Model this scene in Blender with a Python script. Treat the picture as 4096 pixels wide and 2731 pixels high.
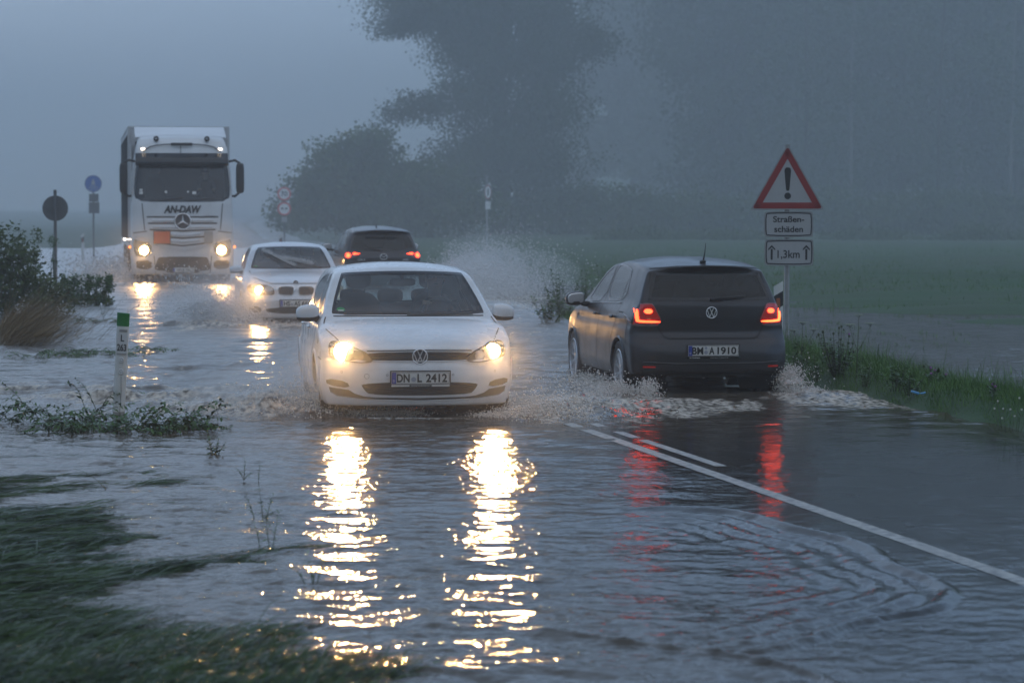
import bpy, bmesh, math, random
import numpy as np
from mathutils import Vector, Matrix
from mathutils.bvhtree import BVHTree
from mathutils.geometry import delaunay_2d_cdt

for o in list(bpy.data.objects): bpy.data.objects.remove(o)
sc = bpy.context.scene
COL = sc.collection
R = math.radians
rng = np.random.default_rng(7)
random.seed(7)

# ------------------------------------------------------------------ camera
HC = 1.86            # eye height above the water
HAZE_D = 0.0018
FPX = 2844.0         # focal length in pixels of a 1024 px wide picture
HOR = 208.0          # row of the horizon
cam_d = bpy.data.cameras.new('camera')
cam = bpy.data.objects.new('camera', cam_d); COL.objects.link(cam)
sc.camera = cam
cam_d.sensor_width = 36.0
cam_d.lens = 36.0 * FPX / 1024.0
cam.location = (0, 0, HC)
cam.rotation_euler = (R(90) - math.atan((341 - HOR) / FPX), 0, 0)
cam_d.clip_end = 3000; cam_d.clip_start = 0.3
cam_d.dof.use_dof = True
cam_d.dof.focus_distance = 26.0
cam_d.dof.aperture_fstop = 4.0

# ------------------------------------------------------------------ sky and light
SUN_EL, SUN_ROT = R(16), R(-20)
w = bpy.data.worlds.new('World'); sc.world = w; w.use_nodes = True
nt = w.node_tree; nt.nodes.clear()
out = nt.nodes.new('ShaderNodeOutputWorld')
bg = nt.nodes.new('ShaderNodeBackground')
sky = nt.nodes.new('ShaderNodeTexSky'); sky.sky_type = 'NISHITA'
sky.sun_disc = False; sky.sun_elevation = SUN_EL; sky.sun_rotation = SUN_ROT
sky.air_density = 1.0; sky.dust_density = 0.4; sky.ozone_density = 2.5
cloud = nt.nodes.new('ShaderNodeMix'); cloud.data_type = 'RGBA'
cloud.inputs[0].default_value = 0.75          # closed cloud cover over most of the blue
cloud.inputs[7].default_value = (2.05, 3.2, 5.1, 1)
tcw = nt.nodes.new('ShaderNodeTexCoord'); sxyz = nt.nodes.new('ShaderNodeSeparateXYZ'); nt.links.new(tcw.outputs['Generated'], sxyz.inputs[0])
ramp = nt.nodes.new('ShaderNodeMapRange'); ramp.inputs[1].default_value = 0.0; ramp.inputs[2].default_value = 0.75
ramp.inputs[3].default_value = 1.28; ramp.inputs[4].default_value = 0.42; nt.links.new(sxyz.outputs[2], ramp.inputs[0])   # dusk: the cover darkens overhead
cmul = nt.nodes.new('ShaderNodeVectorMath'); cmul.operation = 'SCALE'
tone = nt.nodes.new('ShaderNodeMix'); tone.data_type = 'RGBA'; tone.inputs[6].default_value = (1.9, 3.55, 6.5, 1); tone.inputs[7].default_value = (2.45, 3.5, 5.0, 1)
tr_ = nt.nodes.new('ShaderNodeMapRange'); tr_.inputs[1].default_value = 0.04; tr_.inputs[2].default_value = 0.5; nt.links.new(sxyz.outputs[2], tr_.inputs[0])
nt.links.new(tr_.outputs[0], tone.inputs[0]); nt.links.new(tone.outputs[2], cmul.inputs[0])   # blue at the horizon, plain grey cloud above
nt.links.new(ramp.outputs[0], cmul.inputs['Scale']); nt.links.new(cmul.outputs[0], cloud.inputs[7])
nt.links.new(sky.outputs[0], cloud.inputs[6])
nt.links.new(cloud.outputs[2], bg.inputs[0])
bg.inputs[1].default_value = 0.13
nt.links.new(bg.outputs[0], out.inputs[0])

sd = bpy.data.lights.new('sun', 'SUN'); sun = bpy.data.objects.new('sun', sd); COL.objects.link(sun)
sd.energy = 0.5; sd.angle = R(110); sd.color = (1.0, 0.97, 0.92)
sun.rotation_euler = Vector((0.5 * math.sin(SUN_ROT), 0.5 * math.cos(SUN_ROT), -1.0)).to_track_quat('-Z', 'Y').to_euler()
sun.location = (0, -20, 40)

sc.view_settings.view_transform = 'Standard'; sc.view_settings.look = 'None'
sc.view_settings.exposure = 0.55; sc.view_settings.gamma = 1.0
sc.render.engine = 'CYCLES'
cy = sc.cycles
cy.use_denoising = True; cy.max_bounces = 8; cy.diffuse_bounces = 3; cy.glossy_bounces = 3
cy.transparent_max_bounces = 16; cy.transmission_bounces = 4; cy.volume_bounces = 2
cy.sample_clamp_indirect = 4.0; cy.sample_clamp_direct = 0.0
cy.caustics_reflective = True; cy.caustics_refractive = False; cy.blur_glossy = 0.5

# ------------------------------------------------------------------ helpers
def at(px, py):
    """ground point (water level) seen at pixel px,py of the 1024 wide picture"""
    s = (py - HOR) / HC
    return ((px - 512) / s, FPX / s)
def at_d(px, D): return (px - 512) * D / FPX
def zat(py, D): return HC - (py - HOR) * D / FPX

def new_mesh(name, V, F, mat=None, smooth=True, parent=None, mats=None, midx=None):
    me = bpy.data.meshes.new(name)
    V = np.asarray(V, dtype=np.float32)
    if isinstance(F, np.ndarray):
        n, k = F.shape
        me.vertices.add(len(V)); me.vertices.foreach_set('co', V.ravel())
        me.loops.add(n * k); me.loops.foreach_set('vertex_index', F.astype(np.int32).ravel())
        me.polygons.add(n)
        me.polygons.foreach_set('loop_start', np.arange(0, n * k, k, dtype=np.int32))
        me.update(calc_edges=True)
    else:
        me.from_pydata([tuple(v) for v in V.tolist()], [], F); me.update()
    me.polygons.foreach_set('use_smooth', [bool(smooth)] * len(me.polygons))
    for m in (mats or ([mat] if mat else [])): me.materials.append(m)
    if midx is not None: me.polygons.foreach_set('material_index', np.asarray(midx, dtype=np.int32))
    o = bpy.data.objects.new(name, me); COL.objects.link(o)
    if parent: o.parent = parent
    return o

def tag(o, label=None, cat=None, group=None, kind=None):
    if label: o['label'] = label
    if cat: o['category'] = cat
    if group: o['group'] = group
    if kind: o['kind'] = kind
    return o
def empty(name, loc=(0, 0, 0), rz=0.0, label=None, cat=None, group=None, kind=None):
    o = bpy.data.objects.new(name, None); COL.objects.link(o)
    o.location = loc; o.rotation_euler = (0, 0, rz); o.empty_display_size = 0.2
    return tag(o, label, cat, group, kind)

class MB:
    """collects shapes into one mesh"""
    def __init__(s): s.v = []; s.f = []
    def add(s, V, F):
        b = len(s.v); s.v += [tuple(map(float, p)) for p in V]; s.f += [tuple(i + b for i in f) for f in F]; return s
    def box(s, c, d, rot=None, bevel=0.0):
        bm = bmesh.new(); bmesh.ops.create_cube(bm, size=1)
        bmesh.ops.scale(bm, vec=d, verts=bm.verts)
        if bevel > 0: bmesh.ops.bevel(bm, geom=bm.edges[:], offset=bevel, segments=2, affect='EDGES', profile=0.6)
        if rot is not None: bmesh.ops.transform(bm, matrix=rot, verts=bm.verts)
        bmesh.ops.translate(bm, vec=c, verts=bm.verts)
        return s.bm(bm)
    def bm(s, bm):
        bm.verts.index_update(); s.add([v.co for v in bm.verts], [[v.index for v in f.verts] for f in bm.faces]); bm.free(); return s
    def tube(s, pts, rad, n=8, cap=True):
        pts = [Vector(p) for p in pts]; rs = rad if hasattr(rad, '__len__') else [rad] * len(pts)
        V = []; F = []
        up = None
        for i, p in enumerate(pts):
            t = (pts[min(i + 1, len(pts) - 1)] - pts[max(i - 1, 0)]).normalized()
            if up is None: up = Vector((0, 0, 1)) if abs(t.z) < 0.9 else Vector((1, 0, 0))
            a = t.cross(up).normalized(); b = a.cross(t).normalized(); up = b
            for k in range(n):
                q = 2 * math.pi * k / n
                V.append(p + a * (math.cos(q) * rs[i]) + b * (math.sin(q) * rs[i]))
        for i in range(len(pts) - 1):
            for k in range(n):
                F.append((i * n + k, i * n + (k + 1) % n, (i + 1) * n + (k + 1) % n, (i + 1) * n + k))
        if cap: F.append(tuple(range(n))[::-1]); F.append(tuple((len(pts) - 1) * n + k for k in range(n)))
        return s.add(V, F)
    def lathe(s, prof, axis_o=(0, 0, 0), M=None, n=32):
        """prof: (radius, along) ; spun round local x axis"""
        V = []; F = []
        for r_, a_ in prof:
            for k in range(n):
                q = 2 * math.pi * k / n; V.append(Vector((a_, r_ * math.cos(q), r_ * math.sin(q))))
        for i in range(len(prof) - 1):
            for k in range(n): F.append((i * n + k, i * n + (k + 1) % n, (i + 1) * n + (k + 1) % n, (i + 1) * n + k))
        if M: V = [M @ v for v in V]
        V = [v + Vector(axis_o) for v in V]
        return s.add(V, F)
    def prism(s, poly, y0, y1, f=lambda x, z, y: (x, y, z)):
        """outline in x,z pushed along y"""
        n = len(poly)
        V = [f(x, z, y0) for x, z in poly] + [f(x, z, y1) for x, z in poly]
        F = [tuple(range(n)), tuple(range(2 * n - 1, n - 1, -1))] + [(i, i + n, (i + 1) % n + n, (i + 1) % n) for i in range(n)]
        return s.add(V, F)
    def build(s, name, mat, parent=None, smooth=False, auto=None):
        o = new_mesh(name, np.array(s.v, dtype=np.float32).reshape(-1, 3), s.f, mat, smooth, parent)
        if auto is not None:
            o.data.polygons.foreach_set('use_smooth', [True] * len(o.data.polygons))
            o.data.set_sharp_from_angle(angle=R(auto))
        return o

def P(name, col, rough=0.5, metal=0.0, emit=None, es=0.0, coat=0.0, spec=0.5, alpha=None):
    m = bpy.data.materials.new(name); m.use_nodes = True
    b = m.node_tree.nodes['Principled BSDF']
    b.inputs['Base Color'].default_value = (*col, 1); b.inputs['Roughness'].default_value = rough
    b.inputs['Metallic'].default_value = metal; b.inputs['Specular IOR Level'].default_value = spec
    b.inputs['Coat Weight'].default_value = coat; b.inputs['Coat Roughness'].default_value = 0.08
    if emit: b.inputs['Emission Color'].default_value = (*emit, 1); b.inputs['Emission Strength'].default_value = es
    return m
def noisy(m, scale, amt, dark=(0, 0, 0), detail=6, coord='Object', stretch=(1, 1, 1), bump=0.0, bscale=None, lo=0.35, hi=0.75, rough_amt=0.0):
    """breaks a plain material up with dirt or colour variation and a little bump"""
    n = m.node_tree; b = n.nodes['Principled BSDF']; L = n.links
    tc = n.nodes.new('ShaderNodeTexCoord'); mp = n.nodes.new('ShaderNodeMapping'); mp.inputs['Scale'].default_value = stretch
    L.new(tc.outputs[coord], mp.inputs[0])
    nz = n.nodes.new('ShaderNodeTexNoise'); nz.inputs['Scale'].default_value = scale; nz.inputs['Detail'].default_value = detail
    L.new(mp.outputs[0], nz.inputs[0])
    rp = n.nodes.new('ShaderNodeMapRange'); rp.inputs[1].default_value = lo; rp.inputs[2].default_value = hi
    rp.inputs[3].default_value = 0; rp.inputs[4].default_value = amt
    L.new(nz.outputs[0], rp.inputs[0])
    mx = n.nodes.new('ShaderNodeMix'); mx.data_type = 'RGBA'
    mx.inputs[6].default_value = b.inputs['Base Color'].default_value; mx.inputs[7].default_value = (*dark, 1)
    L.new(rp.outputs[0], mx.inputs[0]); L.new(mx.outputs[2], b.inputs['Base Color'])
    if rough_amt:
        ra = n.nodes.new('ShaderNodeMath'); ra.operation = 'MULTIPLY_ADD'; ra.inputs[1].default_value = rough_amt / max(amt, 1e-3)
        ra.inputs[2].default_value = b.inputs['Roughness'].default_value
        L.new(rp.outputs[0], ra.inputs[0]); L.new(ra.outputs[0], b.inputs['Roughness'])
    if bump:
        n2 = n.nodes.new('ShaderNodeTexNoise'); n2.inputs['Scale'].default_value = bscale or scale * 4; n2.inputs['Detail'].default_value = 4
        L.new(mp.outputs[0], n2.inputs[0])
        bp = n.nodes.new('ShaderNodeBump'); bp.inputs['Strength'].default_value = bump; bp.inputs['Distance'].default_value = 0.02
        L.new(n2.outputs[0], bp.inputs['Height']); L.new(bp.outputs[0], b.inputs['Normal'])
    return m

def sstep(a, b, x):
    t = np.clip((x - a) / (b - a), 0, 1); return t * t * (3 - 2 * t)
def lerp(a, b, t): return a + (b - a) * t

# value noise on numpy arrays
_tab = rng.random((256, 256))
def vnoise(x, y):
    xi = np.floor(x).astype(int); yi = np.floor(y).astype(int); fx = x - xi; fy = y - yi
    fx = fx * fx * (3 - 2 * fx); fy = fy * fy * (3 - 2 * fy)
    a = _tab[xi & 255, yi & 255]; b = _tab[(xi + 1) & 255, yi & 255]; c = _tab[xi & 255, (yi + 1) & 255]; d = _tab[(xi + 1) & 255, (yi + 1) & 255]
    return (a * (1 - fx) + b * fx) * (1 - fy) + (c * (1 - fx) + d * fx) * fy
def fbm(x, y, o=4):
    s = 0; a = 0.5; t = 0
    for i in range(o):
        s = s + a * vnoise(x + 17.3 * i, y + 9.1 * i); t += a; a *= 0.5; x = x * 2.03; y = y * 2.03
    return s / t
# ------------------------------------------------------------------ the road's course: centre line x as a function of depth y
_RY = np.array([-30, 0, 14.2, 24.4, 30, 46, 64, 90, 130, 170, 300, 545, 900.])
_RX = np.array([11.5, 5.4, 2.56, 0.54, -0.5, -2.65, -5.2, -8.6, -13.6, -18.6, -32.0, -53, -85.])
def road_x(y): return np.interp(y, _RY, _RX)
def road_n(y):                                  # unit direction along the road
    d = (road_x(np.asarray(y) + 1.0) - road_x(np.asarray(y) - 1.0)) / 2.0
    return d
HALF_R, HALF_L = 3.45, 3.3

def ground_z(x, y):
    """terrain height; water stands at 0"""
    dx = x - road_x(y)
    z = np.full(np.broadcast(x, y).shape, -0.16)
    nz = fbm(x * 0.22 + 5, y * 0.13, 4) - 0.5
    z = z + nz * 0.10
    # verge along the right edge of the road
    ver = sstep(HALF_R - 0.1, HALF_R + 0.45, dx) * (1 - sstep(HALF_R + 0.8, HALF_R + 2.4, dx)) * sstep(8, 12, y) * (1 - 0.75 * sstep(38, 60, y))
    z = z + ver * 0.34
    # fields climbing out of the flood beyond
    rf = sstep(34, 68, y + 0.9 * (x - 6)) * sstep(HALF_R + 0.5, HALF_R + 7, dx)
    z = z + rf * (0.30 + 0.35 * sstep(60, 200, y)) + (fbm(x * .16 + y * .03, y * .75 + 3, 4) - .5) * .30 * sstep(30, 45, y) * sstep(120, 75, y) * sstep(HALF_R + 2, HALF_R + 5, dx)
    z = z + np.clip(y - 275, 0, 90) * .42 * sstep(-4, 26, x - (y - 275) * .02)
    lf = sstep(118, 165, y + 0.3 * (x + 20)) * sstep(3.7, 6.0, -dx)
    z = z + lf * 0.65
    far = sstep(170, 420, y); z = z + far * 0.9 * sstep(4, 30, np.abs(dx))
    # bank with weeds on the left
    bk = sstep(6.6, 8.8, -dx + (fbm(x * 0.5, y * 0.2, 3) - 0.5) * 2.5) * sstep(36, 47, y) * (1 - sstep(60, 84, y))
    z = z + bk * 0.42
    # turf bank in the left foreground
    u = -0.9 - 0.35 * (y - 11.0)
    tb = sstep(0.3, 2.0, u - x + (fbm(x * 0.9, y * 0.6, 3) - 0.5) * 1.5) * (1 - sstep(13.2, 19, y))
    z = z + tb * 0.17
    # unseen bare rise added behind the eye to darken faces turned this way
    z = z + np.clip(-14 - y + 5 * (fbm(x * .05, y * .05, 3) - .5), 0, 60) * .75
    # the carriageway
    rd = 1 - sstep(HALF_L, HALF_L + 0.5, np.abs(dx))
    rz = -0.055 + 0.043 * sstep(23, 14, y) * sstep(-1.5, 0.8, dx) + 0.025 * sstep(0, 2.5, dx) * sstep(40, 26, y) - 0.05 * sstep(24, 40, y)
    rz = rz + 0.30 * sstep(95, 190, y); kk = sstep(-1.25, -.15, dx) * sstep(31, 25, y); rz = rz * (1 - kk) + -.007 * kk
    z = z * (1 - rd) + (rz - 0.03) * rd
    return z
def road_z(x, y):
    dx = x - road_x(y); kk = sstep(-1.25, -.15, dx) * sstep(31, 25, y)
    return -.007 * kk + (1 - kk) * (-0.055 + 0.043 * sstep(23, 14, y) * sstep(-1.5, 0.8, dx) + 0.025 * sstep(0, 2.5, dx) * sstep(40, 26, y) - 0.05 * sstep(24, 40, y) + 0.30 * sstep(95, 190, y))

def grid_mesh(name, X, Y, Z, mat, attrs=None):
    ny, nx = X.shape
    V = np.stack([X, Y, Z], -1).reshape(-1, 3)
    i = np.arange(ny - 1)[:, None] * nx + np.arange(nx - 1)[None, :]
    F = np.stack([i, i + 1, i + nx + 1, i + nx], -1).reshape(-1, 4)
    o = new_mesh(name, V, F, mat)
    for k, a in (attrs or {}).items():
        at_ = o.data.attributes.new(k, 'FLOAT', 'POINT'); at_.data.foreach_set('value', a.astype(np.float32).ravel())
    return o

# ---- ground
m_ground = P('wet_soil_and_turf', (0.030, 0.060, 0.022), 0.85)
noisy(m_ground, 0.35, 0.9, (0.018, 0.075, 0.018), 8, bump=0.6, bscale=9.0)
ys = np.concatenate([np.linspace(-95, 8, 40), np.geomspace(9, 100, 230), np.geomspace(101, 2000, 70)])
us = np.concatenate([-np.geomspace(1200, 42, 22), np.linspace(-40, 40, 300), np.geomspace(42, 1200, 22)])
U_, Y_ = np.meshgrid(us, ys); X_ = U_ + 0.0
Z_ = ground_z(X_, Y_)
ground = tag(grid_mesh('ground', X_, Y_, Z_, m_ground), kind='structure')

# ---- road
m_asph = P('wet_asphalt', (0.048, 0.050, 0.054), 0.22)
noisy(m_asph, 1.1, 0.8, (0.03, 0.031, 0.034), 10, bump=0.30, bscale=60, rough_amt=0.14)
ys = np.concatenate([np.linspace(-30, 8, 20), np.geomspace(9, 900, 260)])
us = np.linspace(-HALF_L, HALF_R, 60)
U_, Y_ = np.meshgrid(us, ys)
X_ = road_x(Y_) + U_
road = tag(grid_mesh('road', X_, Y_, road_z(X_, Y_), m_asph), kind='structure')

m_paint = P('worn_white_road_paint', (0.38, 0.38, 0.35), 0.35)
noisy(m_paint, 16, 0.92, (0.06, 0.06, 0.065), 9, lo=0.42, hi=0.66, bump=0.4, bscale=90)
m_faint = noisy(P('faded_edge_paint', (0.20, 0.20, 0.19), 0.3), 6, 0.95, (0.055, 0.057, 0.06), 8, lo=0.35, hi=0.65)
def stripe(name, off, wid, y0, y1, n=260, mat=None, lift=0.0):
    ys = np.geomspace(y0, y1, n); U_, Y_ = np.meshgrid(np.linspace(-wid / 2, wid / 2, 3) + off, ys)
    X_ = road_x(Y_) + U_
    return tag(grid_mesh(name, X_, Y_, road_z(X_, Y_) + 0.004 + lift * sstep(27, 24, Y_), mat or m_paint), kind='structure')
stripe('road_marking', -0.02, 0.115, 5, 60, lift=.0048)
stripe('road_marking', 0.20, 0.09, 20.5, 60, lift=.0036)
stripe('road_marking', HALF_R - 0.28, 0.11, 5, 60, mat=m_faint)

# ---- the flood water
def water_height(X, Y, fine=True):
    D = Y
    H = np.zeros_like(X)
    dx = X - road_x(Y)
    # calm on the shallow right-hand lane in the foreground, lively elsewhere
    calm = sstep(-1.2, 0.2, dx) * sstep(30, 22, Y) * sstep(3.9, 3.3, dx)
    field = sstep(3.3, 4.3, dx)
    leftc = sstep(-4.5, -7, dx) * 0.35
    amp = 1.0 - 0.96 * calm - 0.45 * field * (1 - calm) - leftc
    amp = amp * (1 + .7 * sstep(27, 31, Y) * sstep(70, 50, Y) * sstep(3.0, 1.5, dx) * sstep(-6, -3.5, dx))
    amp = amp * (0.75 + 0.75 * fbm(X * 0.35 + 3, Y * 0.22, 3))
    r = np.random.default_rng(11)
    flow = math.radians(-12)
    for lam, n, sl in ((2.2, 7, 0.012), (1.1, 9, 0.021), (0.55, 12, 0.031), (0.28, 14, 0.044), (0.15, 16, 0.050), (0.08, 16, .045)):
        for _ in range(n):
            l = lam * r.uniform(0.75, 1.35); th = math.radians(90) + r.normal(0, 0.62) + flow
            k = 2 * math.pi / l; a = sl / k * math.sqrt(2.0 / n) * r.uniform(0.6, 1.3)
            ph = k * (X * math.cos(th) + Y * math.sin(th)) + r.uniform(0, 6.28)
            s_ = np.sin(ph + 0.6 * np.sin(0.31 * ph + X * 0.7))
            H += a * s_ * np.clip((l * 1.0) / (D * D / (HC * FPX) * 0.55 + 1e-6) - 0.6, 0, 1) * amp
    H *= 1 - .55 * sstep(-3.2, -1.2, dx) * sstep(24, 19, Y)
    # a fan of thin current fronts spreading over the road in the foreground
    cx, cy = 0.15, 14.6
    ax, ay = X - cx, (Y - cy) * 0.62
    rr = np.hypot(ax, ay); aa = np.arctan2(ay, ax)
    rr2 = rr + 0.10 * np.sin(aa * 5.0) + 0.07 * np.sin(aa * 9 + 1.3) + 0.12 * (fbm(X * 1.3, Y * 1.1, 3) - 0.5)
    win = sstep(1.5, 0.9, np.abs(aa - 0.0)) * sstep(0.5, 1.2, rr) * sstep(2.02, 1.94, rr2)
    H += win * (0.0095 * np.sin(rr2 * 2 * math.pi / 0.17) * sstep(0.9, 1.9, rr) + 0.016 * np.exp(-((rr2 - 1.93) / 0.055) ** 2))
    cx2, cy2 = -0.2, 10.2
    rq = np.hypot(X - cx2, (Y - cy2) * 0.7) + 0.05 * np.sin(np.arctan2(Y - cy2, X - cx2) * 7)
    H += 0.020 * np.exp(-((rq - 1.55) / 0.03) ** 2) * sstep(0.0, 0.3, X + 0.1)
    return H
def foam_mask(X, Y):
    n1 = fbm(X * 2.6, Y * 0.9, 5); n2 = fbm(X * 7, Y * 2.4 + 9, 4)
    f = np.zeros_like(X)
    def spot(cx, cy, rx, ry, k, th=0.50):
        return 1.15 * k * np.exp(-(((X - cx) / rx) ** 2 + ((Y - cy) / ry) ** 2)) 
    a = np.zeros_like(X)
    a += spot(-2.3, 26.3, 1.4, 1.2, 1.0) + spot(1.0, 26.2, 1.0, 1.4, 1.0) + spot(0.6, 28.0, .8, 2.0, .7) + spot(2.0, 27.2, 1.6, 1.1, .5) + spot(3.3, 28.3, .7, 2.2, .9)
    a += spot(-3.6, 27.6, 2.2, 1.0, .42) + spot(-5.2, 28.8, 1.8, .8, .35)
    a += spot(-4.6, 45.0, 1.6, 2.2, .9) + spot(-3.0, 46, 1.4, 1.6, .5) + spot(-.6, 52, 2.6, 7, .6) + spot(-8, 69, 2.5, 4, .6) + spot(-1.0, 60, 3, 6, .8) + spot(0.2, 37, 1.6, 8, .35)
    for (x0, x1, yc, sl, am, k) in ((-6.2, -1.9, 29.2, .10, .16, .9), (-5.0, -1.8, 27.6, -.12, .12, .8), (-3.6, -1.7, 25.9, -.22, .08, 1.0), (-8.5, -4.5, 30.6, .05, .2, .6), (-4.5, -1.6, 33.5, .1, .25, .45)):
        yy = yc + sl * (X + 3) + am * np.sin(X * 2.3 + x0) + .5 * am * np.sin(X * 5.1)
        a = a + k * np.exp(-((Y - yy) / .30) ** 2) * sstep(x0, x0 + .8, X) * sstep(x1, x1 - .5, X)
    f = np.clip((a + (n1 - 0.5) * 1.5 + (n2 - .5) * 1.1 - 0.62) * 2.2, 0, 1) * (a > 0.08)
    return f
def splash_height(X, Y):
    h = np.zeros_like(X)
    n = fbm(X * 5, Y * 4, 4) - 0.35
    def g(cx, cy, rx, ry, k): return k * np.exp(-(((X - cx) / rx) ** 2 + ((Y - cy) / ry) ** 2))
    h += (g(-2.15, 26.1, .55, .5, .16) + g(-2.9, 26.6, .9, .35, .09) + g(.55, 26.0, .45, .7, .12) + g(1.1, 26.6, .6, .8, .08) + g(-3.9, 27.7, 1.4, .3, .06) + g(3.2, 28.2, .4, .6, .06)) * (0.5 + 1.6 * n)
    for (x0, x1, yc, sl, am, k) in ((-6.2, -1.9, 29.2, .10, .16, .055), (-5.0, -1.8, 27.6, -.12, .12, .05), (-3.6, -1.7, 25.9, -.22, .08, .06), (-8.5, -4.5, 30.6, .05, .2, .03), (-4.5, -1.6, 33.5, .1, .25, .05)):
        yy = yc + sl * (X + 3) + am * np.sin(X * 2.3 + x0) + .5 * am * np.sin(X * 5.1)
        h += k * np.exp(-((Y - yy) / .16) ** 2) * sstep(x0, x0 + .8, X) * sstep(x1, x1 - .5, X) * (.6 + 1.4 * n)
    h += (g(-4.8, 45.2, .9, .8, .09) + g(-.3, 52, 1.8, 5, .08) + g(-8.5, 68, 1.6, 1.4, .10)) * (0.5 + 1.6 * n)
    return h
m_w = bpy.data.materials.new('muddy_flood_water'); m_w.use_nodes = True; n = m_w.node_tree; n.nodes.clear(); L_ = n.links
o_ = n.nodes.new('ShaderNodeOutputMaterial')
def ND(t, **k):
    q = n.nodes.new(t)
    for a, b in k.items(): setattr(q, a, b)
    return q
tc = ND('ShaderNodeTexCoord'); am = ND('ShaderNodeAttribute', attribute_name='mud'); af = ND('ShaderNodeAttribute', attribute_name='foam'); ac = ND('ShaderNodeAttribute', attribute_name='choppy')
mp = ND('ShaderNodeMapping'); mp.inputs['Scale'].default_value = (1.0, 0.55, 1); L_.new(tc.outputs['Object'], mp.inputs[0])
n1 = ND('ShaderNodeTexNoise'); n1.inputs['Scale'].default_value = 14; n1.inputs['Detail'].default_value = 3; n1.inputs['Distortion'].default_value = 0.4; L_.new(mp.outputs[0], n1.inputs[0])
n2 = ND('ShaderNodeTexNoise'); n2.inputs['Scale'].default_value = 3.2; n2.inputs['Detail'].default_value = 2; L_.new(mp.outputs[0], n2.inputs[0])
ad = ND('ShaderNodeMath', operation='MULTIPLY_ADD'); L_.new(n2.outputs[0], ad.inputs[0]); ad.inputs[1].default_value = 2.2; L_.new(n1.outputs[0], ad.inputs[2])
bp = ND('ShaderNodeBump'); bp.inputs['Distance'].default_value = 0.02; L_.new(ad.outputs[0], bp.inputs['Height']); L_.new(ac.outputs['Fac'], bp.inputs['Strength'])
tr = ND('ShaderNodeBsdfTransparent'); tr.inputs[0].default_value = (0.94, 0.92, 0.88, 1)
mud = ND('ShaderNodeBsdfDiffuse'); mud.inputs[0].default_value = (0.105, 0.086, 0.064, 1)
m1 = ND('ShaderNodeMixShader'); L_.new(am.outputs['Fac'], m1.inputs[0]); L_.new(tr.outputs[0], m1.inputs[1]); L_.new(mud.outputs[0], m1.inputs[2])
gl = ND('ShaderNodeBsdfGlossy'); ar_ = ND('ShaderNodeAttribute', attribute_name='rough'); L_.new(ar_.outputs['Fac'], gl.inputs['Roughness']); L_.new(bp.outputs[0], gl.inputs['Normal'])
fr = ND('ShaderNodeFresnel'); fr.inputs[0].default_value = 1.333; L_.new(bp.outputs[0], fr.inputs['Normal'])
m2 = ND('ShaderNodeMixShader'); L_.new(fr.outputs[0], m2.inputs[0]); L_.new(m1.outputs[0], m2.inputs[1]); L_.new(gl.outputs[0], m2.inputs[2])
fo_ = ND('ShaderNodeBsdfDiffuse'); fo_.inputs[0].default_value = (0.58, 0.54, 0.48, 1)
n3 = ND('ShaderNodeTexNoise'); n3.inputs['Scale'].default_value = 17; n3.inputs['Detail'].default_value = 9; L_.new(mp.outputs[0], n3.inputs[0])
fm = ND('ShaderNodeMath', operation='MULTIPLY_ADD', use_clamp=True); L_.new(n3.outputs[0], fm.inputs[0]); fm.inputs[1].default_value = 2.4; fm.inputs[2].default_value = -1.9
f2 = ND('ShaderNodeMath', operation='ADD', use_clamp=True); L_.new(fm.outputs[0], f2.inputs[0])
f1 = ND('ShaderNodeMath', operation='MULTIPLY', use_clamp=True); L_.new(af.outputs['Fac'], f1.inputs[0])
s1 = ND('ShaderNodeMath', operation='MULTIPLY_ADD', use_clamp=True); L_.new(n3.outputs[0], s1.inputs[0]); s1.inputs[1].default_value = 3.4; s1.inputs[2].default_value = -1.25
L_.new(s1.outputs[0], f1.inputs[1])
m3 = ND('ShaderNodeMixShader'); L_.new(f1.outputs[0], m3.inputs[0]); L_.new(m2.outputs[0], m3.inputs[1]); L_.new(fo_.outputs[0], m3.inputs[2])
L_.new(m3.outputs[0], o_.inputs[0])

dn = []; D = 8.5
while D < 700:
    dn.append(D); D += min(max(D * D / (HC * FPX) * 0.42, 0.02), 6.0)
dn = np.array(dn)
tx = np.concatenate([np.linspace(-0.62, -0.215, 60)[:-1], np.linspace(-0.215, 0.215, 900), np.linspace(0.215, 0.62, 60)[1:]])
T_, Y_ = np.meshgrid(tx, dn); X_ = T_ * Y_
Hh = water_height(X_, Y_) + splash_height(X_, Y_)
fm_ = foam_mask(X_, Y_)
Hh = Hh + fm_ * (fbm(X_ * 9, Y_ * 6, 3) - 0.4) * 0.015
dx = X_ - road_x(Y_)
depth = np.clip(-ground_z(X_, Y_), 0, 1)
mudv = np.clip(0.93 - 0.88 * sstep(-3.0, -.9, dx) * sstep(27, 21, Y_) * sstep(3.9, 3.2, dx), 0, 1)
mudv *= np.where(Y_ < 22, np.clip(0.60 + depth * 3.5, 0, 1), 1)
chop = np.clip(0.60 - 0.44 * sstep(-1.4, 0.3, dx) * sstep(28, 21, Y_), 0, 1) * np.clip(24 / Y_, 0.35, 1.3) * np.clip(.25 + 1.6 * (fbm(X_ * .55 + 2, Y_ * .35 + 8, 4) - .22), .25, 1.4)
water = grid_mesh('flood_water', X_, Y_, Hh, m_w, {'mud': mudv, 'foam': fm_, 'choppy': chop, 'rough': np.clip(.08 + .0085 * (Y_ - 26), .08, .33) * (1 - .72 * sstep(3.4, 4.6, dx))})
tag(water, kind='structure')
fw = MB(); 
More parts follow.
